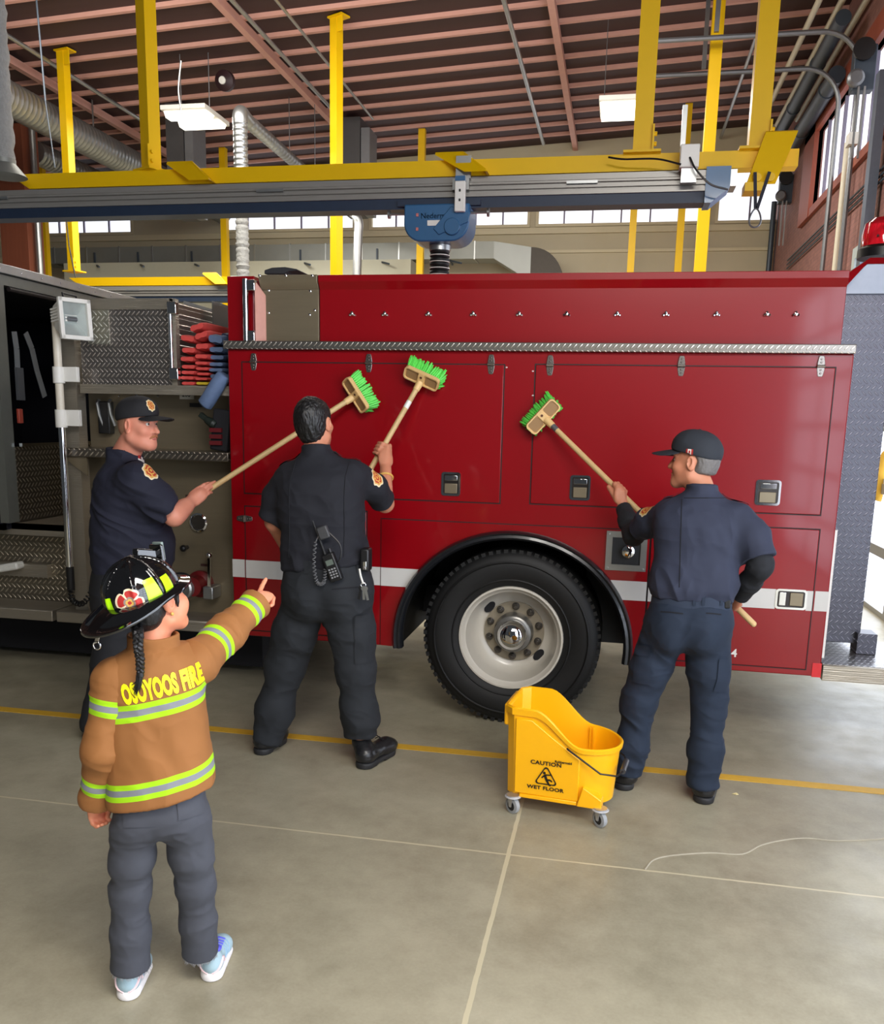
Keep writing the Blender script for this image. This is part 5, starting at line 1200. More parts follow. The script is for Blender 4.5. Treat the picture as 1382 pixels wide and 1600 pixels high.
def grip(F, c, axis, palm, s=1., rh=.013, curl=1, wrist=None, thumb=1, gap=.0205):
    """a closed hand around a handle: palm on the given side, four fingers wrapped, thumb opposed; returns wrist point"""
    c = np.array(c, float); ax = nrm(axis); e1 = np.array(palm, float); e1 = nrm(e1-ax*(e1@ax)); e2 = np.cross(ax, e1)*curl
    rf = np.array([.0088, .0092, .0088, .0076])*s; ln = (1., 1.06, 1., .88)
    knu = []
    for i in range(4):
        off = (1.5-i)*gap*s
        R = rh+rf[i]*.95
        base = c+ax*off+e1*(R+.012*s)-e2*.020*s
        knu.append(base)
        pts = [base, c+ax*off+e1*(R+.004*s)+e2*.012*s]
        for th in (55, 100, 150, 195):
            a = math.radians(th*ln[i]); pts.append(c+ax*(off*.97)+(e1*math.cos(a)+e2*math.sin(a))*R)
        rr = [rf[i]*1.12, rf[i]*1.08, rf[i]*1.0, rf[i]*1.0, rf[i]*.92, rf[i]*.86]
        for q in range(len(pts)-1): F.cap(pts[q], pts[q+1], rr[q], rr[q+1], .003)
    wr = c+e1*(rh+.026*s)-e2*.098*s if wrist is None else np.array(wrist, float)
    for kx in knu: F.cap(kx, wr*.72+kx*.28, .0125*s, .017*s, .012*s)
    km = sum(knu)/4; pd = nrm(wr-km); Lp = np.linalg.norm(wr-km); pn = nrm(e1-pd*(e1@pd)); ps = np.cross(pd, pn); ps = ps*(1 if ps@ax > 0 else -1)
    F.ell(km*.56+wr*.44, (.040*s, Lp*.5+.004, .0175*s), (ps, pd, pn), .015*s)
    # thumb: leaves the side of the palm near its base and closes over the fingers
    tb = km*.42+wr*.58+ps*.026*s*thumb-pn*.006*s
    t1 = c+ax*.046*s*thumb+e1*(rh*.4+.0)-e2*.034*s; t2 = c+ax*.040*s*thumb-e1*(rh*.2+.006*s)-e2*(rh+.010*s); t3 = c+ax*.022*s*thumb-e1*(rh+.008*s)-e2*.004*s
    F.cap(tb, t1, .015*s, .0125*s, .012*s); F.cap(t1, t2, .0115*s, .0105*s, .004*s); F.cap(t2, t3, .0105*s, .009*s, .004*s)
    return wr
def finger(F, base, d, n, lens, r, bends, k=.003):
    """one finger: root, direction, palm-side normal (curl towards it), phalanx lengths, bends in degrees"""
    p = np.array(base, float); d = nrm(d); n = nrm(np.array(n)-d*(np.array(n)@d)); rr = r
    for L, bdeg in zip(lens, bends):
        a = math.radians(bdeg); d, n = d*math.cos(a)+n*math.sin(a), n*math.cos(a)-d*math.sin(a)
        q = p+d*L; F.cap(p, q, rr, rr*.92, k); p = q; rr *= .93
    return p
M_eye = mat('eye_white', (226, 220, 212), .2)
def skin(name, col, red=.1):
    if name in MATS: return MATS[name]
    k = N(name); c = lin(col); a = k.noise(9, 4); b = k.noise(60, 3)
    c2 = (min(1, c[0]*1.05), c[1]*(1-red*2), c[2]*(1-red*2.2))
    k.set(Base_Color=k.mix(a, c, c2), Roughness=.5, Subsurface_Weight=.12, Subsurface_Scale=.01, Subsurface_Radius=(1., .35, .2), Specular_IOR_Level=.4)
    k.bump(b, .12, .001); MATS[name] = k.m; return k.m
def cloth(name, col, rough=.85, weave=900, sheen=.0, var=.1):
    return mat(name, col, rough, 0, var, 6, .25, weave, .0006, sheen=sheen)
# ================================================================ people
M_skinL = skin('fair_ruddy_skin', (214, 150, 126))
M_skinM = skin('tanned_skin', (196, 138, 108))
M_skinG = skin('warm_child_skin', (222, 152, 118))
M_navy = cloth('navy_uniform_shirt', (20, 21, 30))
M_char = cloth('charcoal_cargo_trousers', (28, 31, 36))
M_navyt = cloth('navy_cargo_trousers', (24, 36, 54))
M_navys = cloth('blue_navy_shirt', (42, 47, 66))
M_blackkn = cloth('black_knit_sleeve', (24, 26, 32))
M_boot = mat('black_boot_leather', (26, 26, 28), .38, var=.25, vs=14, bump=.25, bs=60, coat=.1)
M_sole = mat('black_rubber_sole', (34, 34, 36), .6, bump=.4, bs=90)
M_cap = cloth('black_cap_cotton', (30, 30, 34))
M_hairdk = mat('black_hair', (22, 21, 22), .45, var=.4, vs=120, bump=.6, bs=160, bd=.003, stretch=(1, 1, .25))
M_hairgr = mat('grey_hair', (104, 100, 98), .6, var=.4, vs=160, bump=.5, bs=200, bd=.002)
M_gold = mat('gold_thread', (214, 166, 84), .5, var=.2, vs=120)
M_redth = mat('red_thread', (176, 40, 36), .6, var=.2, vs=90)
M_cream2 = mat('cream_thread', (230, 214, 180), .6, var=.1)
def basis(pelvis, neck, sL, sR):
    U = nrm(neck-pelvis); S = nrm((sR-sL)-U*((sR-sL)@U)); return S, np.cross(U, S), U
def emblem(name, tree, c, u, v, r, parent, oval=1.):
    """round fire service emblem: cream border, red ring, gold centre with notches"""
    P, Fc, R = disc2(r, 6, 36, lambda a: 1+.07*math.cos(8*a))
    P = [(a, b*oval) for a, b in P]
    mi = [{0: 1, 1: 2, 2: 1, 3: 2, 4: 1, 5: 0}[q] for q in R]
    mi = [(1 if (q in (3, 4) and (k % 9) in (0, 1)) else m) for k, (q, m) in enumerate(zip(R, mi))]
    return decal(name, tree, c, u, v, P, Fc, [M_cream2, M_gold, M_redth], parent, midx=mi)
def boot(parent, heel, toe, up_to, name='boot', h=.16, w=.048, m=None, field=None, lift=.0):
    """laced work boot from heel point to toe point on the floor, with a shaft up to the ankle"""
    heel, toe, an = np.array(heel, float), np.array(toe, float), np.array(up_to, float)
    d = nrm((toe-heel)*[1, 1, 0]); s = np.cross(d, [0, 0, 1]); L = np.linalg.norm(toe-heel); z = np.array([0, 0, 1.])
    lo = np.minimum(np.minimum(heel, toe), an)-.12; hi = np.maximum(np.maximum(heel, toe), an)+.14; lo[2] = -.01
    F = Field(lo, hi, .004)
    F.cap(heel+d*.045+z*.062, toe-d*.085+z*.056, w*.92, w*.95, .03); F.ell(toe-d*.075+z*.045, [.085, w*1.02, .045], (d, s, z), .03)
    F.cap(heel+d*.05+z*.07, an, w*.95, w*1.02, .03)
    F.cut(heel+z*.03, -z, .004)
    o = skin_mesh(name, F.mesh(2), m or M_boot, parent, disp=lambda V: .0015*folds(V, (30, 30, 60), 4))
    F = Field(lo, hi, .004)
    F.cap(heel+d*.046+z*.02, toe-d*.075+z*.02, w*1.02, w*1.06, .01); F.cut(heel+z*.034, z, .003); F.cut(heel+z*.002, -z, .002)
    F.box(heel+d*L*.40+z*.0, [.035, .08, .012], (d, s, z), .004, .003, 'sub')
    sl = skin_mesh('sole', F.mesh(1), M_sole, o)
    b = MB()
    for i in range(4):
        c = toe-d*(.10+.022*i)+z*(.092+.014*i); b.tube([c-s*.024-z*.010, c+z*.004, c+s*.024-z*.010], .0028, 6)
    b.build('lace', M_black, o); return o
def legs(F, hipL, hipR, kL, kR, aL, aR, r, k=.03):
    F.limb([hipL, kL, aL], r[:3], k); F.limb([hipR, kR, aR], r[3:] if len(r) > 3 else r[:3], k)
def cap_hat(parent, P, sd, up, fwd, s, m, brim=.20):
    """baseball cap: panelled crown, curved brim, button"""
    C = P(-.012, 0, .058); lo = C-.24*s; hi = C+.26*s
    F = Field(lo, hi, .0035)
    F.ell(P(-.012, 0, .050), np.array([.090, .112, .092])*s, (sd, fwd, up), .01)
    F.ell(P(.030, 0, .085), np.array([.070, .062, .052])*s, (sd, fwd, up), .03)
    F.cut(P(0, 0, .034), -up+fwd*.16, .004)
    o = skin_mesh('cap', F.mesh(2), m, parent, disp=lambda V: .0012*folds(V, (18, 18, 18), 8))
    F = Field(lo, hi, .0035)
    F.ell(P(.098, 0, .0435), np.array([.082, .100, .0075])*s, (sd, fwd+up*-brim, np.cross(sd, fwd-up*brim)), .004, bend=3.2/s)
    F.cut(P(.046, 0, .03), -fwd, .01)
    skin_mesh('brim', F.mesh(1), m, o)
    MB().sph(P(-.010, 0, .143), .009*s, 10).build('button', m, o)
    for a in np.linspace(0, PI, 4)[:-1]:
        q = sd*math.cos(a)+fwd*math.sin(a); pts = [P(-.012, 0, .050)+(q*math.cos(t)*(.0905 if abs(math.cos(a)) > .9 else .104)+up*math.sin(t)*.0925)*s for t in np.linspace(.05, PI-.05, 20)]
    return o
# ---------------------------------------------------------------- the man in the middle, seen from behind
def man_middle():
    Yb = 4.15
    hc = PY(492, 662, 4.20); nk = PY(496, 706, 4.17); pe = PY(511, 893, 4.14); sL, sR = PY(438, 741, 4.15), PY(566, 735, 4.2)
    hL, hR = PY(480, 925, 4.14), PY(546, 927, 4.14); kL, kR = PY(447, 1038, 4.22), PY(556, 1045, 4.15); aL, aR = PY(420, 1150, 4.20), PY(565, 1150, 4.16)
    eR, wR = PY(602, 787, 4.44), PY(603, 733, 4.59); eL, wL = PY(429, 816, 4.18), PY(458, 872, 4.385)
    gR, gL = PY(594, 703, 4.66), PY(495, 879, 4.40)
    axis = nrm(gR-gL); S, Fw, U = basis(pe, nk, sL, sR); fwd = nrm([.13, .97, .12]); up = nrm(U+[0.03, .02, 0])
    lo = np.array([-2.15, 3.75, -.0]); hi = np.array([-.9, 4.95, 1.95])
    F = Field(lo, hi, .0036)
    P, sd, upn = head_shape(F, hc, fwd, up, 1., nk, .056)
    L = np.linalg.norm(nk-pe)
    F.loft(pe, S, Fw, U, [(-.10, .14, .10), (.0, .15, .11), (.3*L, .145, .10), (.62*L, .16, .11), (.80*L, .15, .10), (.90*L, .09, .08), (1.0*L, .055, .055)], .03)
    F.limb([sL+S*.06-U*.03, sL*.5+eL*.5, eL, wL], [.045, .048, .045, .032], .02); F.limb([sR-S*.06-U*.03, sR*.5+eR*.5, eR, wR], [.045, .048, .044, .030], .02)
    legs(F, hL, hR, kL, kR, aL, aR, [.085, .06, .045], .03)
    pR = nrm(np.array([.35, -.9, -.2])); grip(F, gR, axis, pR, 1., .0155, -1, wR, 1)
    pl = nrm(np.array([-.5, -.8, -.2])); grip(F, gL, axis, pl, 1., .0155, 1, wL, 1)
    body = skin_mesh('person', F.mesh(2), M_skinM, None, org=((aL[0]+aR[0])/2, Yb, 0))
    tag(body, 'dark-haired man in black uniform, back turned, scrubbing the truck with a broom, radio on belt', 'person', 'firefighters washing the truck')
    # hair
    Fh = Field(hc-.16, hc+.2, .003)
    Fh.ell(P(-.018, 0, .036), (.0825, .104, .096), (sd, fwd, upn), .01); Fh.ell(P(-.058, 0, -.02), (.066, .052, .075), (sd, fwd, upn), .03)
    Fh.cut(P(.04, 0, .03), fwd*1.-upn*.55, .012); Fh.cut(P(-.06, 0, -.085), -upn+fwd*.25, .012)
    for q in (-1, 1): Fh.ell(P(-.004, q*.088, -.012), (.03, .03, .045), (sd, fwd, upn), .012, 'sub')
    skin_mesh('hair', Fh.mesh(1), M_hairdk, body, disp=lambda V: .004*folds(V, (34, 34, 16), 3)+.003*folds(V, (120, 120, 40), 5))
    # shirt
    Fs = Field([-2.05, 3.8, .85], [-.95, 4.75, 1.75], .004)
    hem = (PY(511, 880, 4.14)[2]-pe[2])
    Fs.loft(pe, S, Fw, U, [(hem-.012, .215, .150), (.10, .212, .150), (.26*L+.04, .205, .145), (.55*L, .212, .150, 0, -.005), (.74*L, .205, .142, 0, -.01), (.85*L, .175, .118), (.93*L, .12, .092), (1.0*L, .075, .07)], .03, 2.4)
    hmL_ = PY(426, 811, 4.17); hmR_ = sR*.12+eR*.88
    Fs.sleeve([sL+S*.045-U*.01, sL*.5+hmL_*.5, hmL_, hmL_+nrm(hmL_-sL)*.06], [.062, .064, .061, .06], hmL_, nrm(hmL_-sL)+[-.2, 0, 0], .05)
    Fs.sleeve([sR-S*.045-U*.01, sR*.5+eR*.5, eR, eR+nrm(eR-sR)*.05], [.066, .066, .062, .06], hmR_, nrm(eR-sR)+[0, 0, -.0], .05)
    Fs.loft(nk, S, Fw, U, [(-.025, .080, .080), (.0, .073, .076, 0, -.004), (.032, .068, .072, 0, -.008)], .01, 2.)
    Fs.loft(nk, S, Fw, U, [(-.02, .055, .055), (.06, .056, .058, 0, -.004)], .003, 2., 'sub')
    nkz = nk
    def dsp(V):
        low = np.clip((pe[2]+.30-V[:, 2])/.3, 0, 1)
        return (.012*low+.005)*folds(V, (7, 7, 13), 2)+.003*folds(V, (16, 16, 20), 6)
    sh = skin_mesh('shirt', Fs.mesh(2), M_navy, body, disp=dsp)
    tr = bvh(sh)
    # back seams (three pleat lines), yoke line
    for px in (452, 533):
        P2 = [(0, -.0)];
        pts = [PY(px+(2 if px > 500 else -1)*t, 722+150*t, 4.0) for t in np.linspace(0, 1, 24)]
        out = []
        for p in pts:
            h = tr.ray_cast(Vector(p-np.array([0, .3, 0])), Vector((0, 1, 0)), .8)
            if h[0] is not None: out.append(np.array(h[0])-[0, .0012, 0])
        if len(out) > 3: b = MB(); b.tube(out, .0022, 5); b.build('seam', mat('dark_seam', (16, 17, 24), .9), sh)
    # epaulettes and shoulder patches
    for s_, q in ((1, sR), (-1, sL)): epaulette(sh, tr, nk+S*s_*.085-U*.02, q+S*s_*.0+U*.05)
    nrmR = nrm(np.array([.9, -.25, .3])); vv = nrm(U-nrmR*(U@nrmR)); uu = np.cross(vv, nrmR)
    emblem('shoulder_patch', tr, sR*.72+eR*.28+nrmR*.06, uu, vv, .040, sh, 1.15)
    # trousers
    Fp = Field([-2.05, 3.8, .0], [-.95, 4.65, 1.1], .0042)
    Fp.loft(pe, S, Fw, U, [(-.25, .02, .03), (-.22, .085, .08), (-.16, .160, .125), (-.08, .203, .152), (.0, .208, .156), (.075, .196, .144)], .06, 2.3)
    for q in (hL, hR): Fp.ell(q*.75+pe*.25-Fw*.06-U*.03, (.095, .10, .12), (S, Fw, U), .05)
    hmL, hmR = aL+(kL-aL)*-.02, aR+(kR-aR)*.06
    Fp.limb([hL, hL*.45+kL*.55, kL, kL*.4+aL*.6, hmL], [.108, .098, .090, .082, .076], .08)
    Fp.limb([hR, hR*.45+kR*.55, kR, kR*.4+aR*.6, hmR], [.110, .100, .084, .078, .082], .08)
    Fp.ell(hmR+[0.0, 0, .06], (.090, .090, .045), None, .03)
    for A_, B_ in ((hmL, kL), (hmR, kR)): d = nrm(A_-B_); Fp.cut_near(A_+d*.014, d, .12); Fp.cap(A_+d*.0, A_+d*.12, .064, None, .004, None, 'sub')
    def dsp2(V):
        low = np.exp(-((V[:, 2]-.16)/.16)**2); kn = np.exp(-((V[:, 2]-.62)/.2)**2)
        return (.0035+.009*low+.0045*kn)*folds(np.stack([V[:, 0]*6+V[:, 2]*5, V[:, 1]*6, V[:, 2]*13-V[:, 0]*6], 1), (1, 1, 1), 5)+.003*folds(V, (14, 14, 22), 8)
    pt = skin_mesh('trousers', Fp.mesh(2), M_char, body, disp=dsp2)
    tp_ = bvh(pt)
    # cargo pocket on the right thigh, back pocket welt, belt loops
    patch_on('cargo_pocket', tp_, 566, 1000, 4.1, .075, .24, U, M_char, pt, .006, 10, 14); patch_on('pocket_flap', tp_, 566, 972, 4.1, .085, .07, U, M_char, pt, .011)
    patch_on('pocket_welt', tp_, 540, 919, 4., .13, .007, U, mat('dark_seam', (16, 17, 24), .9), pt, .002, 12, 1)
    for px in (479, 560): patch_on('belt_loop', tp_, px, 887, 4., .022, .06, U, M_char, pt, .006, 3, 5)
    Fb = Field([-2.0, 3.85, .85], [-1.0, 4.55, 1.15], .004)
    Fb.loft(pe, S, Fw, U, [(hem-.032, .207, .148), (hem-.006, .205, .146)], .01, 2.4); bl = skin_mesh('belt', Fb.mesh(1), mat('black_leather_belt', (24, 24, 26), .4), body)
    # boots
    hlL, hlR = PZ(404, 1181), PZ(563, 1203)
    boot(body, hlL, hlL+[-.02, .27, 0] + np.array([.06, 0, 0]), aL-[0, 0, .02]); boot(body, hlR, PZ(612, 1178)+[.0, .05, 0], aR-[0, 0, .03])
    V_ = None
    # label on the boot
    c = PZ(563, 1203)+[0, -.0, .19]
    # bracelet
    d = nrm(wR-eR); c = wR*.75+eR*.25; b = MB(); u_, v_, _ = frame(Vector(d)); b.tube([Vector(c)+(u_*math.cos(t)+v_*math.sin(t))*.037 for t in np.linspace(0, 2*PI, 30)[:-1]], .006, 8, closed=True); b.build('bracelet', M_gold, body)
    # two-way radio clipped to the belt behind, with antenna and coiled cord
    rc = PY(520, 886, 4.14-.178); rd = thing('two_way_radio', tuple(rc), 'black two way radio with antenna clipped on the back of the man\'s belt', 'radio')
    ax = nrm(PY(527, 905, 4.0)-PY(513, 868, 4.0)); sx = nrm(np.cross(ax, [0, 1, 0])); ny = np.array([0, -1., 0])
    b = MB(); b.obox(rc, sx*.030, ny*.018, ax*.068); b.build('casing', M_black, rd, bevel=.006)
    b = MB()
    for i in range(4):
        for j in range(3): b.obox(rc+ny*.019+sx*(.014*(j-1))+ax*(.008+.013*i), sx*.004, ny*.0012, ax*.0035)
    b.build('keypad', mat('grey_key', (150, 150, 152), .5), rd, smooth=0)
    b = MB(); b.obox(rc+ny*.0185-ax*.025, sx*.018, ny*.001, ax*.013); b.build('display', mat('grey_green_screen', (96, 106, 98), .25), rd, smooth=0)
    a0 = rc-ax*.066-sx*.012; b = MB(); b.tube([a0, a0-ax*.02, a0-ax*.17], [.008, .006, .0045], 10); b.build('antenna', M_black, rd)
    b = MB(); b.cyl(rc-ax*.068+sx*.016, rc-ax*.088+sx*.016, .009, 12); b.build('knob', M_black, rd)
    mic = PY(506, 832, 4.14-.185); b = MB(); b.obox(mic, sx*.026, ny*.014, ax*.03); b.build('clip', mat('dark_grey_clip', (64, 64, 66), .5), rd, bevel=.006)
    co_ = []; pth = bez([mic-sx*.02, PY(493, 850, 3.96), PY(491, 885, 3.95), PY(496, 910, 3.95), PY(506, 910, 3.95), PY(509, 890, 3.955)], 36)
    for i, p in enumerate(pth):
        dd = Vector(pth[min(i+1, len(pth)-1)]-pth[max(0, i-1)]).normalized(); u_, v_, _ = frame(dd); q = i*.9; rr = .0075 if i > 30 else .001
        co_.append(Vector(p)+(u_*math.cos(q)+v_*math.sin(q))*rr)
    b = MB(); b.tube(co_, .0028, 5); b.build('coiled_cord', mat('grey_cord', (96, 96, 98), .5), rd)
    b = MB(); b.tube(bez([mic+sx*.02, PY(531, 850, 3.955), PY(533, 868, 3.955), PY(528, 880, 3.955)], 10), .004, 6); b.build('cord', M_black, rd)
    # pouch and keys
    pc = PY(571, 873, 4.06); b = MB(); b.box(pc-[.022, .02, .06], pc+[.022, .05, .05]); o = b.build('belt_pouch', M_black, bevel=.008); tag(o, 'small black pouch on the right hip of the man with the radio', 'pouch')
    b = MB(); b.box(pc+[-.006, -.024, -.05], pc+[.012, -.019, -.01]); b.build('clip', M_chrome, o, bevel=.002)
    kc = PY(566, 905, 4.0); kr = thing('key_bunch', tuple(kc), 'bunch of keys on a white strap hanging from the man\'s right hip', 'keys')
    b = MB(); b.tube(bez([PY(562, 889, 4.0), PY(564, 900, 3.985), PY(568, 912, 3.98)], 6), .005, 6); b.build('strap', M_white, kr)
    b = MB(); c = PY(568, 914, 3.98); b.tube([c+[.012*math.cos(t), 0, .012*math.sin(t)] for t in np.linspace(0, 2*PI, 16)[:-1]], .002, 6, closed=True); b.build('ring', M_chrome, kr)
    for i, (dx, tl) in enumerate(((-.012, -.2), (.002, .05), (.012, .25))):
        p = c+[dx, -.003*i, -.016]; q = p+[tl*.05, 0, -.055]; b = MB(); b.bar(p, q, .012, .0025, (0, 1, 0)); b.cyl(p+[0, -.0015, 0], p+[0, .0015, 0], .012, 12); b.build('key', M_galv if i else M_black, kr, smooth=0)
    return body, gL, gR, axis
# ---------------------------------------------------------------- the heavy man in a cap at the left
def man_left():
    Y0 = 4.32
    hc = PY(217, 664, 4.30); nk = PY(196, 712, 4.33); pe = PY(191, 902, 4.33)
    fwd = nrm([.975, -.13, -.02]); up = nrm([.02, 0, 1])
    U = nrm(nk-pe); bf = nrm([.86, .50, 0]); bf = nrm(bf-U*(bf@U)); S = np.cross(bf, U)        # body turned to the truck, head to the girl
    sR, sL = nk+S*.19-U*.075+bf*.0, nk-S*.19-U*.075
    sR = PY(214, 752, 4.17)
    eR, wR = PY(272, 806, 4.25), PY(300, 783, 4.40)
    hL, hR = pe-S*.10-U*.06, pe+S*.10-U*.06
    aL, aR = PZ(205, 1118, .1), PZ(150, 1128, .1)
    kL, kR = (hL+aL)/2+bf*.03, (hR+aR)/2+bf*.03
    eL, wL = sL-U*.28-bf*.04, sL-U*.47+bf*.06
    F = Field([-3.15, 3.85, 0], [-1.85, 4.95, 1.95], .0036)
    P, sd, upn = head_shape(F, hc, fwd, up, 1.02, nk, .068, 1.07, 1.06)
    F.ell(P(.030, 0, -.088), (.055, .05, .035), (sd, nrm(fwd), upn), .03)
    L = np.linalg.norm(nk-pe)
    F.loft(pe, S, bf, U, [(-.10, .15, .12), (.0, .16, .15, 0, .02), (.3*L, .165, .16, 0, .03), (.62*L, .17, .13), (.80*L, .17, .11), (.93*L, .10, .09), (1.0*L, .065, .065)], .03)
    F.limb([sR-S*.02, eR, wR], [.062, .053, .031], .02); F.limb([sL+S*.02, eL, wL], [.06, .05, .033], .02)
    F.cap(eR*.75+wR*.25, wR*.6+eR*.4, .050, .042, .02)
    legs(F, hL, hR, kL, kR, aL, aR, [.09, .06, .045], .03)
    # open hand resting on the broom handle: palm, four fingers, thumb
    kn = PY(317, 768, 4.445); hd = nrm(kn-wR); ac = nrm(PY(322, 778, 4.45)-PY(306, 760, 4.46)); nb = nrm(np.cross(ac, hd)); 
    if nb[1] > 0: nb = -nb
    F.ell((wR+kn)/2+hd*.004, (.050, .040, .018), (hd, ac, nb), .015); F.cap(wR, kn-hd*.02, .028, .026, .02)
    for i, (o_, ln, b0) in enumerate(((-.031, .030, 22), (-.0105, .033, 14), (.0105, .030, 20), (.029, .024, 30))):
        base = kn+ac*o_-hd*.006*abs(i-1); F.cap(base-hd*.05, base, .012, .0105, .01)
        finger(F, base, nrm(hd+ac*(o_*-4)), -nb, [ln*1.25, ln*.95, ln*.75], .0098, [b0*.4, b0, b0*.8])
    tb = wR+hd*.03-ac*.024-nb*.012; F.cap(tb, tb+hd*.028-nb*.022+ac*.005, .014, .012, .01); F.cap(tb+hd*.028-nb*.022+ac*.005, tb+hd*.055-nb*.03+ac*.02, .0115, .0095, .004)
    F.ell(wL+bf*.05-U*.02, (.05, .04, .024), (bf, U, S), .015)
    for i in range(4): finger(F, wL+bf*.09-U*(.045-.02*(3-i)+.01), bf-U*.3, -S, [.035, .026, .02], .0095, [20, 35, 30])
    F.cap(wL+bf*.03, wL+bf*.08+U*.02-S*.02, .014, .011, .01)
    body = skin_mesh('person', F.mesh(2), M_skinL, None, org=((aL[0]+aR[0])/2, (aL[1]+aR[1])/2, 0))
    tag(body, 'heavy man in black cap and short sleeved navy shirt by the pump panel, face visible', 'person', 'firefighters washing the truck')
    face_parts(body, P, sd, upn, nrm(fwd), 1.02, (64, 60, 54), (150, 106, 76))
    b = MB()
    for q in (-1, 1): b.tube([P(.099, q*.003, -.052), P(.096, q*.016, -.054), P(.085, q*.029, -.066)], [.0052, .0056, .003], 8)
    b.build('moustache', mat('fair_moustache', (172, 112, 76), .85, var=.25, vs=200, bump=.6, bs=300), body)
    b = MB(); b.tube([P(.083, q*.021, -.068) if abs(q) == 1 else P(.0945, q*.021, -.0675) for q in (-1, -.5, 0, .5, 1)], [.002, .0042, .0046, .0042, .002], 8); b.build('lips', mat('pink_lip_skin', (190, 104, 96), .45), body)
    # clipped hair band under the cap
    Fh = Field(hc-.16, hc+.17, .0034); Fh.ell(P(-.014, 0, .026), np.array([.0785, .0995, .084])*1.02, (sd, nrm(fwd), upn), .01); Fh.ell(P(-.055, 0, -.025), (.062, .048, .05), (sd, nrm(fwd), upn), .03)
    Fh.cut(P(-.002, 0, 0), nrm(fwd), .012); Fh.cut(P(-.05, 0, -.062), -upn, .012)
    for q in (-1, 1): Fh.ell(P(-.006, q*.086, -.008), (.03, .034, .04), (sd, nrm(fwd), upn), .01, 'sub')
    skin_mesh('hair', Fh.mesh(1), mat('clipped_brown_hair', (150, 108, 84), .7, var=.3, vs=200), body)
    cp = cap_hat(body, P, sd, upn, nrm(fwd), 1.04, M_cap, .04)
    tc = bvh(cp)
    h = hit(tc, 236, 633, 4.2); 
    if h[0] is not None: n = np.array(h[1]); uu = nrm(np.cross(upn, n)); emblem('cap_emblem', tc, np.array(h[0]), uu, np.cross(n, uu), .024, cp, 1.35)
    # shirt
    Fs = Field([-3.05, 3.85, .78], [-1.95, 4.85, 1.72], .004)
    Fs.loft(pe, S, bf, U, [(-.06, .205, .175, 0, .03), (.06, .215, .205, 0, .05), (.28*L+.02, .218, .215, 0, .05), (.5*L, .222, .19, 0, .03), (.70*L, .222, .155, 0, .0), (.84*L, .18, .125, 0, -.01), (.93*L, .13, .10), (1.0*L, .085, .08)], .03, 2.4)
    hm = PY(259, 800, 4.21); dn = nrm(PY(290, 795, 4.27)-PY(222, 755, 4.17))
    Fs.sleeve([sR-S*.03, sR+U*.0, sR*.5+eR*.5, hm+dn*.05], [.078, .082, .080, .072], hm+dn*.012, dn, .09, .05, 0)
    Fs.sleeve([sL+S*.03, sL, eL, eL-U*.05], [.08, .085, .075, .07], eL, -U, .05)
    Fs.loft(nk-U*.0, S, bf, U, [(-.03, .100, .095), (.0, .092, .092, 0, -.004), (.032, .086, .088, 0, -.006)], .01, 2.)
    Fs.loft(nk, S, bf, U, [(-.01, .070, .070), (.06, .076, .078, 0, -.006)], .003, 2., 'sub')
    def dsp(V):
        ax_ = np.clip(1-np.abs(V[:, 2]-1.22)/.3, 0, 1)
        D = V@np.array([.6, -.3, 1.2]); return (.006+.012*ax_)*folds(np.stack([V@S*6, V@bf*5, D*13], 1), (1, 1, 1), 11)+.003*folds(V, (15, 15, 20), 6)
    sh = skin_mesh('shirt', Fs.mesh(2), cloth('dark_navy_duty_shirt', (24, 26, 44)), body, disp=dsp); ts = bvh(sh)
    h = hit(ts, 236, 735, 4.2)
    n = nrm(np.array(h[1])*.35+nrm([.4, -.9, .2])); vv = nrm(U-n*(U@n)); uu = np.cross(vv, n)
    emblem('shoulder_patch', ts, np.array(h[0]), uu, vv, .044, sh, 1.15)
    h2 = hit(ts, 223, 719, 4.2); c = np.array(h2[0]); Pg, Fg = grid2(.055, .03, 6, 3)
    decal('flag_tab', ts, c, uu, vv, Pg, Fg, [M_white, M_redth], sh, midx=[0 if (k//6 == 0 or k % 6 in (2, 3)) else 1 for k in range(18)])
    epaulette(sh, ts, nk+S*.09-U*.03, sR+U*.075)
    # trousers and boots
    Fp = Field([-3.1, 3.85, 0], [-1.9, 4.85, 1.05], .0045)
    Fp.loft(pe, S, bf, U, [(-.27, .02, .03), (-.24, .10, .09), (-.16, .178, .15), (-.06, .205, .178, 0, .02), (.03, .20, .18, 0, .03)], .06, 2.4)
    for h_, k_, a_ in ((hL, kL, aL), (hR, kR, aR)):
        Fp.limb([h_, k_, a_+[0, 0, .0]], [.125, .098, .085], .09); Fp.cut_near(a_+[0, 0, -.04], [0, 0, -1], .14); Fp.cap(a_-[0, 0, .03], a_-[0, 0, .2], .07, None, .004, None, 'sub')
    skin_mesh('trousers', Fp.mesh(2), cloth('black_trousers', (24, 25, 30)), body, disp=lambda V: .006*folds(V, (6, 6, 13), 3))
    for a_ in (aL, aR): boot(body, np.array([a_[0], a_[1], 0])-bf*.07, np.array([a_[0], a_[1], 0])+bf*.20, a_+[0, 0, .03])
    return nb, hd
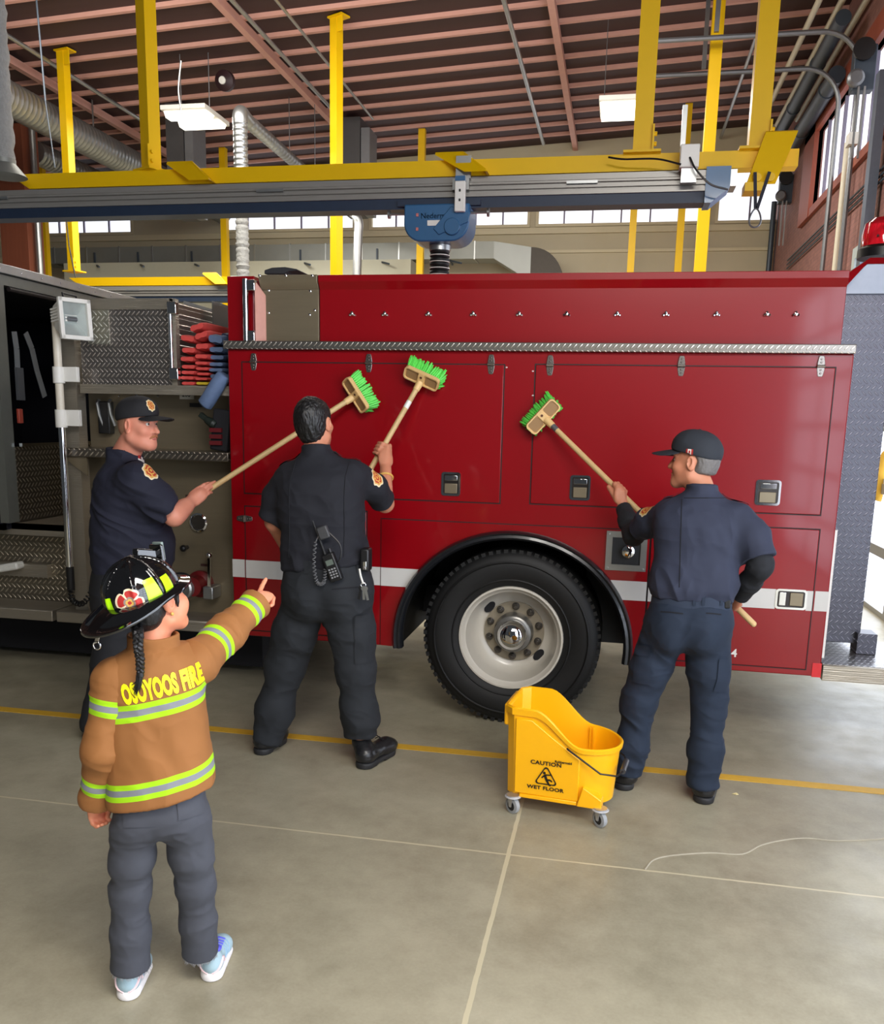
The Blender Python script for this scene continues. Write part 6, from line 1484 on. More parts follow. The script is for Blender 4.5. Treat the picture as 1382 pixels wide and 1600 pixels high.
# ---------------------------------------------------------------- the man in a cap at the right, back turned
def man_right():
    hc = PY(1084, 722, 4.20); nk = PY(1097, 768, 4.16); pe = PY(1080, 948, 4.12)
    fwd = nrm([-.93, .34, .05]); up = nrm([.03, .03, 1])
    U = nrm(nk-pe); S = nrm([.97, -.10, 0]); S = nrm(S-U*(S@U)); bf = np.cross(U, S)
    sL, sR = PY(1037, 797, 4.20), PY(1168, 804, 4.10)
    eL, wL = PY(990, 836, 4.46), PY(974, 792, 4.60); gL = PY(967, 768, 4.64)
    eR, wR = PY(1189, 884, 4.06), PY(1157, 932, 4.24); gR = PY(1146, 943, 4.35)
    hL, hR = PY(1041, 978, 4.12), PY(1107, 980, 4.1); kL, kR = PY(999, 1095, 4.16), PY(1109, 1098, 4.13); aL, aR = PY(983, 1203, 4.17), PY(1100, 1222, 4.12)
    axis = nrm(hcR_-handR_end)
    F = Field([-.2, 3.6, 0], [1.0, 4.85, 1.85], .0036)
    P, sd, upn = head_shape(F, hc, fwd, up, .98, nk, .056)
    L = np.linalg.norm(nk-pe)
    F.loft(pe, S, bf, U, [(-.10, .13, .10), (.0, .135, .10), (.3*L, .135, .10), (.62*L, .155, .105), (.80*L, .16, .10), (.93*L, .10, .08), (1.0*L, .06, .06)], .03)
    F.limb([sL+S*.05-U*.03, sL*.5+eL*.5, eL, wL], [.042, .045, .040, .030], .02); F.limb([sR-S*.05-U*.03, sR*.5+eR*.5, eR, wR], [.042, .045, .042, .030], .02)
    legs(F, hL, hR, kL, kR, aL, aR, [.08, .058, .045], .03)
    grip(F, gL, axis, nrm([.75, -.6, -.1]), .97, .0155, 1, wL, 1)
    grip(F, gR, axis, nrm([-.35, -.6, .7]), .97, .0155, 1, wR, 1)
    body = skin_mesh('person', F.mesh(2), M_skinM, None, org=((aL[0]+aR[0])/2, 4.15, 0))
    tag(body, 'man in dark cap and long black undersleeves, back turned, right of the yellow bucket', 'person', 'firefighters washing the truck')
    face_parts(body, P, sd, upn, fwd, .98, (60, 50, 44), (90, 84, 80))
    Fh = Field(hc-.17, hc+.17, .0034); Fh.ell(P(-.018, 0, .022), (.081, .102, .084), (sd, fwd, upn), .01); Fh.ell(P(-.060, 0, -.03), (.062, .046, .05), (sd, fwd, upn), .03)
    Fh.cut(P(.0, 0, 0), fwd, .012); Fh.cut(P(-.05, 0, -.052), -upn, .012)
    for q in (-1, 1): Fh.ell(P(-.006, q*.086, -.008), (.03, .036, .045), (sd, fwd, upn), .01, 'sub')
    skin_mesh('hair', Fh.mesh(1), M_hairgr, body, disp=lambda V: .002*folds(V, (80, 80, 40), 4))
    cp = cap_hat(body, P, sd, upn, fwd, 1.03, cloth('charcoal_cap_cotton', (40, 44, 52))); tc = bvh(cp)
    h = hit(tc, 1078, 706, 4.2)
    if h[0] is not None:
        n = np.array(h[1]); uu = nrm(np.cross(upn, n)); Pg, Fg = grid2(.032, .024, 8, 4)
        decal('flag_badge', tc, np.array(h[0]), uu, np.cross(n, uu), Pg, Fg, [M_redth, M_white], cp, midx=[1 if 2 <= k % 8 <= 5 and not (k % 8 in (3, 4) and k//8 in (1, 2)) else 0 for k in range(32)])
    h = tc.ray_cast(Vector(P(.2, 0, .08)), Vector(-fwd))
    if h[0] is not None: n = np.array(h[1]); uu = nrm(np.cross(upn, n)); emblem('cap_emblem', tc, np.array(h[0]), uu, np.cross(n, uu), .026, cp, 1.2)
    Fs = Field([-.1, 3.65, .82], [.95, 4.75, 1.7], .004)
    hem = .056
    Fs.loft(pe, S, bf, U, [(hem-.012, .182, .140), (hem+.03, .198, .158), (.14, .196, .154), (.34*L+.03, .190, .145, .004), (.52*L, .196, .142, .004), (.72*L, .200, .138, .002, -.01), (.85*L, .172, .115), (.93*L, .12, .09), (1.0*L, .075, .07)], .03, 2.4)
    hmL_ = sL*.25+eL*.75; hmR_ = PY(1188, 872, 4.03)
    Fs.sleeve([sL+S*.04-U*.012, sL*.5+eL*.5, eL], [.062, .062, .058], hmL_, eL-sL, .05)
    Fs.sleeve([sR-S*.04-U*.012, sR*.5+hmR_*.5, hmR_, hmR_-U*.05], [.064, .066, .060, .058], hmR_, nrm(hmR_-sR), .05)
    Fs.loft(nk, S, bf, U, [(-.025, .080, .080), (.0, .072, .074, 0, -.004), (.030, .068, .070, -.004, -.006)], .01, 2.)
    Fs.loft(nk, S, bf, U, [(-.02, .055, .055), (.06, .057, .058, 0, -.004)], .003, 2., 'sub')
    def dsp(V):
        low = np.clip((pe[2]+.32-V[:, 2])/.32, 0, 1); q = V@np.array([.5, .1, .25])
        return (.0055+.012*low)*folds(np.stack([V[:, 0]*11+V[:, 2]*3, V[:, 1]*5, V[:, 2]*6], 1), (1, 1, 1), 21)+.003*folds(V, (16, 16, 16), 6)
    sh = skin_mesh('shirt', Fs.mesh(2), M_navys, body, disp=dsp); ts = bvh(sh)
    for px, x2 in ((1066, 1062),):
        out = []
        for t in np.linspace(0, 1, 26):
            h = ts.ray_cast(Vector(CAM), Vector(nrm(ray(px+(x2-px)*t, 780+138*t))))
            if h[0]: out.append(np.array(h[0])-[0, .0012, 0])
        if len(out) > 3: b = MB(); b.tube(out, .0018, 5); b.build('seam', mat('dark_seam', (16, 17, 24), .9), sh)
    out = []
    for t in np.linspace(0, 1, 22):
        h = ts.ray_cast(Vector(CAM), Vector(nrm(ray(1069+82*t, 778))))
        if h[0]: out.append(np.array(h[0])-[0, .0012, 0])
    if len(out) > 3: b = MB(); b.tube(out, .0016, 5); b.build('seam', MATS['dark_seam'] if 'dark_seam' in MATS else M_black, sh)
    h = hit(ts, 1012, 795, 4.2)
    if h[0] is not None: n = nrm([-.75, -.6, .35]); vv = nrm(U-n*(U@n)); emblem('shoulder_patch', ts, np.array(h[0]), np.cross(vv, n), vv, .038, sh, 1.15)
    for q, e in ((-1, sL), (1, sR)): epaulette(sh, ts, nk+S*q*.085-U*.022, e+U*.05)
    # black undersleeves
    Fu = Field([-.2, 3.8, .9], [.4, 4.85, 1.65], .004); Fu.sleeve([hmL_*.7+eL*.3, eL, wL*.5+eL*.5, wL], [.050, .049, .044, .038], wL-nrm(wL-eL)*.005, wL-eL, .02); skin_mesh('undersleeve', Fu.mesh(2), M_blackkn, body, disp=lambda V: .003*folds(V, (22, 22, 26), 4))
    Fu = Field([.4, 3.6, .8], [1.0, 4.6, 1.5], .004); Fu.sleeve([hmR_*.85+sR*.15, eR, eR*.5+wR*.5, wR], [.054, .053, .047, .040], wR-nrm(wR-eR)*.005, wR-eR, .02)
    skin_mesh('undersleeve', Fu.mesh(2), M_blackkn, body, disp=lambda V: .003*folds(V, (22, 22, 26), 4))
    Fp = Field([-.15, 3.65, 0], [.95, 4.6, 1.05], .0042)
    Fp.loft(pe, S, bf, U, [(-.195, .02, .03), (-.175, .075, .075), (-.13, .146, .122), (-.075, .178, .148), (-.02, .182, .146), (.014, .176, .140)], .06, 2.3)
    for q in (hL, hR): Fp.ell(q*.75+pe*.25-bf*.06-U*.03, (.085, .10, .11), (S, bf, U), .05)
    Fp.limb([hL, hL*.45+kL*.55, kL, kL*.4+aL*.6, aL], [.100, .088, .078, .070, .068], .04); Fp.limb([hR, hR*.45+kR*.55, kR, kR*.4+aR*.6, aR], [.100, .090, .075, .071, .072], .04)
    for A_, B_ in ((aL, kL), (aR, kR)): d = nrm(A_-B_); Fp.cut_near(A_+d*.016, d, .12); Fp.cap(A_+d*.0, A_+d*.12, .060, None, .004, None, 'sub')
    def dsp2(V):
        low = np.exp(-((V[:, 2]-.2)/.2)**2); kn = np.exp(-((V[:, 2]-.6)/.2)**2)
        return (.0035+.009*low+.005*kn)*folds(np.stack([V[:, 0]*6-V[:, 2]*5, V[:, 1]*6, V[:, 2]*12+V[:, 0]*6], 1), (1, 1, 1), 15)+.003*folds(V, (14, 14, 20), 8)
    pt = skin_mesh('trousers', Fp.mesh(2), M_navyt, body, disp=dsp2); tp_ = bvh(pt)
    patch_on('cargo_pocket', tp_, 1004, 1044, 4.1, .085, .15, U, M_navyt, pt, .006); patch_on('pocket_flap', tp_, 1004, 1016, 4.1, .09, .05, U, M_navyt, pt, .010); patch_on('cargo_pocket', tp_, 1130, 1056, 4.1, .06, .15, U, M_navyt, pt, .006)
    patch_on('pocket_welt', tp_, 1050, 957, 4., .10, .006, U, mat('dark_seam', (16, 17, 24), .9), pt, .002, 10, 1); patch_on('pocket_welt', tp_, 1116, 959, 4., .07, .006, U, MATS['dark_seam'], pt, .002, 10, 1)
    Fb = Field([.0, 3.7, .8], [.8, 4.5, 1.1], .004); Fb.loft(pe, S, bf, U, [(-.004, .180, .143), (.04, .178, .141), (.078, .174, .138)], .01, 2.4); bl = skin_mesh('belt', Fb.mesh(1), cloth('navy_web_belt', (38, 48, 66)), body)
    tb = bvh(bl)
    for px in (1086, 1100, 1128):
        patch_on('belt_loop', tb, px, 938, 4.0, .014, .046, U, M_navyt, pt, .005, 2, 4)
    b = MB(); c = PY(1137, 938, 4.02); b.box(c-[.012, .01, .035], c+[.014, .02, .03]); o = b.build('belt_clip', M_black, body, bevel=.004)
    hlL, hlR = PZ(981, 1237), PZ(1098, 1258)
    boot(body, hlL, hlL+[-.10, .24, 0], aL-[0, 0, .02]); boot(body, hlR, hlR+[.05, .26, 0], aR-[0, 0, .03])
_, gML, gMR, axM = man_middle()
handM_end = gML-axM*.10
handR_end = PY(1178, 975, 4.30); hcR_ = PY(849, 651, 4.845)
handL_end = PY(313, 774, 4.475)
man_left()
man_right()
# ================================================================ brooms
M_wood = mat('pale_broom_wood', (206, 174, 122), .5, var=.14, vs=10, stretch=(2, 2, .3))
M_block = mat('tan_plastic_block', (226, 188, 128), .45, var=.05)
M_pocket = mat('brown_pocket', (152, 118, 78), .6, var=.06)
M_green = mat('bright_green_bristle', (96, 216, 84), .55, var=.25, vs=60)
def broom(hc, a, perp, tilt, end, label, sticker=None, tip=None, W=.205):
    """scrub broom: block centre hc, long axis a, bristles leaning along perp, handle to the end point"""
    hc, a, end = np.array(hc, float), nrm(a), np.array(end, float)
    perp = nrm(np.array(perp, float)-a*(np.array(perp)@a)); bd = nrm(np.array([0, 1., 0])*math.cos(tilt)+perp*math.sin(tilt)); bd = nrm(bd-a*(bd@a))
    t = np.cross(bd, a)                       # across the block
    if t@perp < 0: t = -t
    r = thing('scrub_broom', tuple(end), label, 'broom', 'green bristled brooms')
    hw, hh, th = W/2, .038, .014
    b = MB(); out = [(x, y) for x, y in rrect(W, 2*hh, .02)]
    b.prism([hc+a*x+t*y+bd*th for x, y in out], -bd*2*th*.6)
    # raised rim with two pockets and a centre web
    inn = [rrect(hw-.032, 2*hh-.018, .012)]
    bl = b.build('block', M_block, r, bevel=.003)
    for s in (-1, 1):
        q = MB(); q.prism([hc-bd*(th*.21)+a*(s*(hw/2+.006)+x)+t*y for x, y in rrect(hw-.034, 2*hh-.018, .012)], -bd*.0012); q.build('pocket', M_pocket, bl, smooth=0)
    q = MB(); oo, ii = rrect(W, 2*hh, .02), rrect(W-.014, 2*hh-.014, .015); n = len(oo); lv = [(oo, th*.2), (oo, -.012), (ii, -.012), (ii, th*.2)]
    vs = [hc+a*x+t*y+bd*z for pl, z in lv for x, y in pl]; q.add(vs, [(k*n+i, k*n+(i+1) % n, (k+1)*n+(i+1) % n, (k+1)*n+i) for k in range(3) for i in range(n)])
    q.obox(hc-bd*.004, a*.017, t*(hh-.004), bd*.010); q.build('rim', M_block, bl, smooth=0)
    q = MB(); c = hc-bd*.0145+t*.012; q.cyl(c, c-bd*.002, .007, 12); q.build('peg_hole', mat('dark_brown_hole', (90, 50, 30), .7), bl)
    # bristle tufts
    q = MB(); R = random.Random(5); nx, ny = 17, 6
    for i in range(nx):
        for j in range(ny):
            x, y = (i/(nx-1)-.5), (j/(ny-1)-.5)
            p0 = hc+a*x*(W-.02)+t*y*(2*hh-.012)+bd*th
            fl = nrm(bd+a*x*.5+t*(y*.95)+np.array([R.uniform(-.09, .09) for _ in range(3)])); L = .064*R.uniform(.9, 1.1)
            for m_ in range(3):
                f2 = nrm(fl+np.array([R.uniform(-.13, .13) for _ in range(3)])); q.tube([p0, p0+f2*L*.6, p0+nrm(f2+fl*.2)*L], [.0052, .0062, .0022], 5)
    q.build('bristle', M_green, r, smooth=60)['kind'] = 'stuff'
    s0 = hc-bd*.006-t*(hh-.012); d = nrm(end-s0)
    q = MB(); q.tube([s0, s0+d*.05], [.021, .018], 14); q.build('socket', M_block, bl)
    q = MB(); q.tube([s0+d*.01, end], .0146, 16); hd = q.build('handle', M_wood, r)
    q = MB(); q.sph(end, .0146, 12); q.build('handle_end', M_wood, r)
    if tip: q = MB(); q.tube([s0+d*.03, s0+d*.085], .0158, 16); q.build('ferrule', M_steelgrey, hd)
    if sticker: p = s0+d*sticker; q = MB(); q.tube([p-d*.022, p+d*.022], .0151, 16); q.build('sticker', M_white, hd)
    return r
def pxdir(p, q, Y): return PY(q[0], q[1], Y)-PY(p[0], p[1], Y)
hcM = PY(659, 591, 4.835)
broom(hcM, pxdir((633.5, 579), (684, 602), 4.83), pxdir((659, 591), (678, 548), 4.83), .62, handM_end, 'broom held by the man in the middle, green head highest on the truck', .145)
hcL = PY(556, 617, 4.835)
broom(hcL, pxdir((540, 593), (571, 642), 4.83), pxdir((556, 617), (604, 587), 4.83), .66, handL_end, 'broom held by the man in cap at left, head passing behind the middle man')
hcR = PY(849, 651, 4.845)
broom(hcR, pxdir((827, 674), (871, 627), 4.83), pxdir((849, 651), (802, 606), 4.83), .30, handR_end, 'broom held by the man at right, green head left of his long handle', None, True)
# ---------------------------------------------------------------- the girl in the turnout coat, pointing
def banded(name, base, lime=(188, 240, 10), silver=(150, 152, 158)):
    """coat cloth with sewn reflective trim where the stored band coordinate says so"""
    k = N(name); c = lin(base); f = k.noise(7, 4)
    at = k.n('ShaderNodeAttribute', attribute_name='band').outputs['Fac']
    col = k.mix(f, tuple(v*.9 for v in c), tuple(min(1, v*1.1) for v in c))
    col = k.mix(k.math('LESS_THAN', at, 1.), col, lin(lime)); col = k.mix(k.math('LESS_THAN', at, .36), col, lin(silver))
    k.set(Base_Color=col, Roughness=.8); k.bump(k.noise(700, 2), .2, .0006); return k.m
def girl():
    hc = PY(243, 936, 2.22); nk = PY(240, 1002, 2.19); pe = PY(254, 1262, 2.19)
    fwd = nrm([.37, .91, .18]); up = nrm([-.16, -.14, .97])
    U = nrm(nk-pe); S = nrm([.94, .34, 0]); S = nrm(S-U*(S@U)); bf = np.cross(U, S)
    sL, sR = PY(182, 1062, 2.13), PY(306, 1036, 2.27)
    eL, wL = PY(163, 1170, 2.10), PY(152, 1250, 2.14)
    eR, wR = PY(352, 990, 2.42), PY(405, 938, 2.58)
    hL, hR = PY(209, 1293, 2.16), PY(293, 1284, 2.22); kL, kR = PY(204, 1390, 2.19), PY(306, 1380, 2.27); aL, aR = PY(204, 1508, 2.20), PY(313, 1485, 2.32)
    F = Field([-1.75, 1.85, 0], [-.75, 2.95, 1.42], .0032)
    s = .86
    P, sd, upn = head_shape(F, hc, fwd, up, s, nk-U*.02, .040, .96, .97)
    F.ell(P(.05, .035, -.045), (.026, .026, .028), (sd, fwd, upn), .02); F.ell(P(.05, -.035, -.045), (.026, .026, .028), (sd, fwd, upn), .02)
    L = np.linalg.norm(nk-pe)
    F.loft(pe, S, bf, U, [(-.06, .095, .07), (.0, .10, .075), (.4*L, .09, .07), (.75*L, .105, .07), (.9*L, .06, .05), (1.*L, .038, .038)], .02)
    F.limb([sL+S*.03, eL, wL], [.034, .028, .021], .02); F.limb([sR-S*.03, eR, wR], [.034, .028, .021], .02)
    legs(F, hL, hR, kL, kR, aL, aR, [.055, .040, .030], .02)
    # right hand pointing
    dr = nrm(PY(429, 914, 2.72)-wR); sx = nrm(np.cross(dr, [0, 0, 1.])); nz = np.cross(sx, dr)      # sx: thumb-away side, nz: back of hand
    kn = wR+dr*.052; F.cap(wR-dr*.03, wR+dr*.02, .021, .024, .01); F.ell(wR+dr*.034-nz*.003, (.038, .032, .017), (dr, sx, nz), .012)
    finger(F, kn-sx*.019+nz*.004, nrm(dr+nz*.28), -nz, [.031, .022, .018], .0082, [-8, 5, 6])
    for i in range(3):
        finger(F, kn+sx*(-.006+.0140*i)-dr*.002*i, nrm(dr-nz*.25), -nz, [.028-.002*i, .021, .015], .0082, [28, 82, 62])
    tb = wR+dr*.012-sx*.018-nz*.008; F.cap(tb, tb+dr*.024-sx*.004-nz*.016, .0105, .009, .008); F.cap(tb+dr*.024-sx*.004-nz*.016, tb+dr*.040+sx*.012-nz*.024, .0085, .0072, .003)
    # left hand hanging, softly closed
    dl = nrm(PY(149, 1292, 2.17)-wL); sb = nrm(np.array([.35, .94, 0.])-dl*(np.array([.35, .94, 0.])@dl)); nb = np.cross(sb, dl)
    if nb[0] > 0: nb = -nb
    F.cap(wL-dl*.02, wL+dl*.02, .019, .022, .01); F.ell(wL+dl*.034, (.036, .029, .015), (dl, sb, nb), .012)
    for i in range(4): finger(F, wL+dl*.056+sb*(.0195-.013*i), dl, -nb, [.024-.002*abs(i-1), .017, .012], .0072, [38, 58, 40])
    tb = wL+dl*.014+sb*.020-nb*.006; F.cap(tb, tb+dl*.026+sb*.006-nb*.016, .0105, .009, .008); F.cap(tb+dl*.026+sb*.006-nb*.016, tb+dl*.046-sb*.004-nb*.022, .0085, .007, .003)
    body = skin_mesh('person', F.mesh(2), M_skinG, None, org=((aL[0]+aR[0])/2, (aL[1]+aR[1])/2, 0))
    tag(body, 'girl in tan turnout coat and black fire helmet, back turned, pointing at the truck', 'person')
    face_parts(body, P, sd, upn, fwd, s, (40, 28, 24), (50, 36, 32))
    c = P(-.012, .082, -.043); MB().sph(c, .0052, 10).build('earring', M_gold, body)
    # dark hair under the helmet and the braid
    Fh = Field(hc-.2, hc+.16, .003); Fh.ell(P(-.02, 0, .022), np.array([.080, .100, .088])*s, (sd, fwd, upn), .01); Fh.ell(P(-.060, 0, -.035), np.array([.064, .050, .058])*s, (sd, fwd, upn), .03)
    for q in (-1, 1): Fh.cap(P(.03, q*.074, .02), P(.024, q*.072, -.03), .012*s, .004*s, .01); Fh.ell(P(-.010, q*.090, -.012), np.array([.03, .028, .038])*s, (sd, fwd, upn), .008, 'sub')
    Fh.cut(P(.040, 0, 0), fwd+upn*.1, .01); Fh.cut(P(-.05, 0, -.085), -upn, .012)
    skin_mesh('hair', Fh.mesh(1), M_hairdk, body, disp=lambda V: .0015*folds(V, (60, 60, 60), 4))
    pts = [P(-.100, .01, -.055)]+[PY(x, y, Yq) for x, y, Yq in ((216, 990, 2.075), (216, 1010, 2.06), (219, 1030, 2.065), (219, 1050, 2.07))]
    path = bez(pts, 10); b = MB()
    for ph in (0, 2.1, 4.2):
        st = []
        for i, p in enumerate(path):
            t = i/len(path); d = Vector(path[min(i+1, len(path)-1)]-path[max(0, i-1)]).normalized(); u = Vector((1, .2, 0)); u = (u-d*u.dot(d)).normalized(); v = d.cross(u); a = i*.62+ph
            st.append(Vector(p)+(u*math.sin(a)*.0085+v*math.sin(2*a)*.0048)*(1-.25*t))
        b.tube(st, [.0082*(1-.3*i/len(path)) for i in range(len(path))], 8)
    b.build('braid', M_hairdk, body)
    b = MB(); e = path[-1]; b.cyl(Vector(e), Vector(e)+Vector((0, 0, -.012)), .010, 12); b.build('hair_tie', M_black, body)
    b = MB(); R = random.Random(2)
    for i in range(16):
        q0 = Vector(e)+Vector((R.uniform(-.006, .006), R.uniform(-.005, .004), -.008)); q2 = Vector(PY(214+R.uniform(-9, 7), 1078+R.uniform(-9, 9), 2.065)); b.tube([q0, (q0+q2)/2+Vector((R.uniform(.002, .006), -.004, 0)), q2], [.0042, .004, .0008], 5)
    b.build('braid_tail', M_hairdk, body)
    # ---- coat body
    Mc = banded('tan_coat_cloth', (144, 93, 46), (160, 214, 4), (126, 128, 134))
    Fs = Field([-1.7, 1.85, .55], [-.9, 2.6, 1.3], .0034)
    tilt = .17
    Fs.loft(pe, S, bf, U, [(-.06, .152, .118), (.04, .147, .116), (.16, .140, .112), (.30, .136, .106), (.40, .134, .100), (.455, .118, .088), (.495, .08, .068), (.53, .05, .05)] if False else [(-.07, .152, .118), (.1*L, .147, .116), (.35*L, .139, .110), (.6*L, .134, .104), (.80*L, .130, .098), (.90*L, .105, .084), (.97*L, .066, .062), (1.0*L, .05, .052)], .02, 2.5)
    Fs.ell(sR-S*.02, (.06, .06, .06), None, .04); Fs.ell(sL+S*.02, (.058, .058, .06), None, .04)
    hemP = PY(258, 1262, 2.08); Fs.cut(hemP, -(U-S*tilt), .004)
    Fs.cap(pe-U*.12, pe-U*.03, .10, None, .004, None, 'sub')
    zc, zh = (PY(262, 1108, 2.09)-pe)@U-tilt*((PY(262, 1108, 2.09)-pe)@S), (PY(262, 1232, 2.08)-pe)@U-tilt*((PY(262, 1232, 2.08)-pe)@S)
    def bandf(V):
        w = (V-pe)@U-tilt*((V-pe)@S); return np.minimum(np.abs(w-zc), np.abs(w-zh))/.0245
    def dsp(V):
        q = V-pe; a_ = q@S; w = q@U
        dg = folds(np.stack([a_*9+w*5, q@bf*5, w*4-a_*3], 1), (1, 1, 1), 31)
        return (.004+.009*np.clip(1-np.abs(w-.16)/.22, 0, 1))*dg+.003*folds(V, (16, 16, 16), 6)
    jk = skin_mesh('turnout_coat', Fs.mesh(2), Mc, body, disp=dsp, attr={'band': bandf}); tj = bvh(jk)
    # collar
    Fc = Field(nk-.14, nk+.13, .003)
    cU = nrm(U+[.02, 0, 0]); Fc.loft(nk, S, bf, cU, [(-.050, .090, .082), (-.015, .072, .068), (.022, .070, .070)], .01, 2.); Fc.loft(nk, S, bf, cU, [(-.06, .056, .054), (.06, .064, .064)], .002, 2., 'sub')
    skin_mesh('collar', Fc.mesh(1), mat('tan_collar', (142, 91, 45), .85, var=.1, bump=.2, bs=600), jk, disp=lambda V: .002*folds(V, (20, 20, 20), 3))
    # sleeves, each with two bands
    def sleeve(pts, rad, hem, hn, b1, b2, seed, lo, hi):
        T = Field(lo, hi, .0034); T.sleeve(pts, rad, hem, hn, .0, .03, .012, .007)
        pa = np.array([np.array(p) for p in pts]); seg = np.diff(pa, axis=0); ln = np.linalg.norm(seg, axis=1)
        def arc(V):
            best = np.full(len(V), 9.); out = np.zeros(len(V)); acc = 0
            for i in range(len(seg)):
                t = ((V-pa[i])@seg[i])/ln[i]**2; tc = np.clip(t, 0, 1) if 0 < i < len(seg)-1 else (np.clip(t, -9, 1) if i == 0 else np.clip(t, 0, 9))
                d = np.linalg.norm(V-pa[i]-np.clip(t, 0, 1)[:, None]*seg[i], axis=1); m = d < best; best[m] = d[m]; out[m] = (acc+tc*ln[i])[m]; acc += ln[i]
            return out
        s1, s2 = arc(np.array([b1]))[0], arc(np.array([b2]))[0]
        return skin_mesh('sleeve', T.mesh(2), Mc, jk, disp=lambda V: .0045*folds(np.stack([arc(V)*22, V[:, 0]*9, V[:, 2]*9], 1), (1, 1, 1), seed)+.002*folds(V, (20, 20, 20), 2), attr={'band': lambda V: np.minimum(np.abs(arc(V)-s1), np.abs(arc(V)-s2))/.0245})
    sleeve([sL+S*.045+U*.01, sL, eL, wL, wL+nrm(wL-eL)*.04], [.058, .060, .054, .043, .042], wL+nrm(wL-eL)*.008, wL-eL, PY(166, 1106, 2.08), PY(154, 1229, 2.1), 41, [-1.75, 1.85, .55], [-1.15, 2.45, 1.25])
    sleeve([sR-S*.05-U*.01, sR, eR, wR, wR+nrm(wR-eR)*.04], [.060, .060, .053, .043, .041], wR-nrm(wR-eR)*.012, wR-eR, PY(343, 1003, 2.35), PY(386, 953, 2.52), 42, [-1.35, 1.95, .8], [-.75, 2.9, 1.4])
    # lettering across the back
    c, n = hit(tj, 252, 1078, 2.1); n = nrm(nrm(n)*.5-bf*.5); v = nrm(U-S*tilt*1.15); v = nrm(v-n*(v@n)); u = np.cross(v, n)
    V, Fc_ = text_geo('OSOYOOS FIRE', .1, 0, .0058, 1.04); V = V[:, :2]; w = V[:, 0].max()-V[:, 0].min(); h = V[:, 1].max()-V[:, 1].min()
    V = V*np.array([.214/w, .060/h])
    # finer mesh so the letters follow the cloth
    bm = bmesh.new(); vv = [bm.verts.new((p[0], p[1], 0)) for p in V]
    for f in Fc_:
        try: bm.faces.new([vv[i] for i in f])
        except ValueError: pass
    bmesh.ops.remove_doubles(bm, verts=bm.verts[:], dist=1e-6); bmesh.ops.triangulate(bm, faces=bm.faces[:])
    bmesh.ops.subdivide_edges(bm, edges=[e for e in bm.edges if e.calc_length() > .012], cuts=2, use_grid_fill=False)
    bm.verts.index_update(); P2 = [(q.co.x, q.co.y) for q in bm.verts]; F2 = [tuple(q.index for q in f.verts) for f in bm.faces if f.calc_area() > 0]; bm.free()
    decal('lettering', tj, c+u*.004+v*.006, u, v, P2, F2, mat('yellow_lettering', (246, 236, 10), .5), jk, off=.0028)
    # ---- jeans
    Fp = Field([-1.6, 1.9, 0], [-.85, 2.6, .85], .0036)
    Fp.loft(pe, S, bf, U, [(-.085, .02, .03), (-.07, .06, .06), (-.04, .100, .085), (.0, .120, .094), (.06, .118, .09)], .03, 2.3)
    Fp.limb([hL, hL*.5+kL*.5, kL, kL*.45+aL*.55, aL], [.066, .060, .053, .053, .058], .03); Fp.limb([hR, hR*.5+kR*.5, kR, kR*.45+aR*.55, aR], [.068, .060, .052, .051, .056], .03)
    for q in (hL, hR): Fp.ell(q*.8+pe*.2-bf*.02+U*.02, (.055, .062, .07), (S, bf, U), .03)
    for A_, B_ in ((aL, kL), (aR, kR)): d = nrm(A_-B_); Fp.cut_near(A_+d*.006, d, .09); Fp.cap(A_-d*.02, A_+d*.06, .049, None, .003, None, 'sub')
    k = N('washed_black_denim'); f = k.noise(5, 4); f2 = k.noise(90, 2, stretch=(1, 1, 6)); c0 = k.mix(f, lin((50, 52, 60)), lin((82, 84, 92))); k.set(Base_Color=k.mix(f2, c0, lin((66, 68, 77))), Roughness=.85); k.bump(k.noise(600, 2), .3, .0006)
    M_denim = k.m
    def dsp3(V):
        kn = np.exp(-((V[:, 2]-.36)/.1)**2)+.4*np.exp(-((V[:, 2]-.58)/.08)**2)
        return (.0018+.0032*kn)*folds(np.stack([V[:, 0]*10+V[:, 2]*8, V[:, 1]*9, V[:, 2]*20-V[:, 0]*8], 1), (1, 1, 1), 55)+.0015*folds(V, (25, 25, 30), 8)
    jn = skin_mesh('jeans', Fp.mesh(2), M_denim, body, disp=dsp3); tn = bvh(jn)
    for px, py in ((216, 1272), (300, 1256)):
        patch_on('back_pocket', tn, px, py, 2.1, .085, .075, U, M_denim, jn, .003)
    M_fray = mat('frayed_denim_thread', (150, 150, 154), .9)
    for A_, B_ in ((aL, kL), (aR, kR)):
        d = nrm(A_-B_); u_, v_, _ = frame(Vector(d)); b = MB(); R = random.Random(3)
        for i in range(90):
            a = 2*PI*i/90; r = .0565 if A_ is aL else .0545; p = Vector(A_)+Vector(d)*.002+(u_*math.cos(a)+v_*math.sin(a))*r; b.tube([p, p+Vector(d)*R.uniform(.006, .014)+Vector((R.uniform(-.004, .004), R.uniform(-.004, .004), 0))], [.0012, .0006], 4)
        b.build('frayed_hem', M_fray, jn)['kind'] = 'stuff'
    # ---- running shoes
    M_shoe = mat('pale_blue_grey_mesh', (160, 186, 196), .65, var=.08, vs=40, bump=.5, bs=420, bd=.001)
    M_mid = mat('white_foam_sole', (238, 234, 234), .5, var=.03); M_pink = mat('pale_pink_overlay', (240, 206, 208), .5); M_blue = mat('violet_blue_lining', (92, 92, 216), .6); M_yel = mat('yellow_insole', (236, 214, 50), .6)
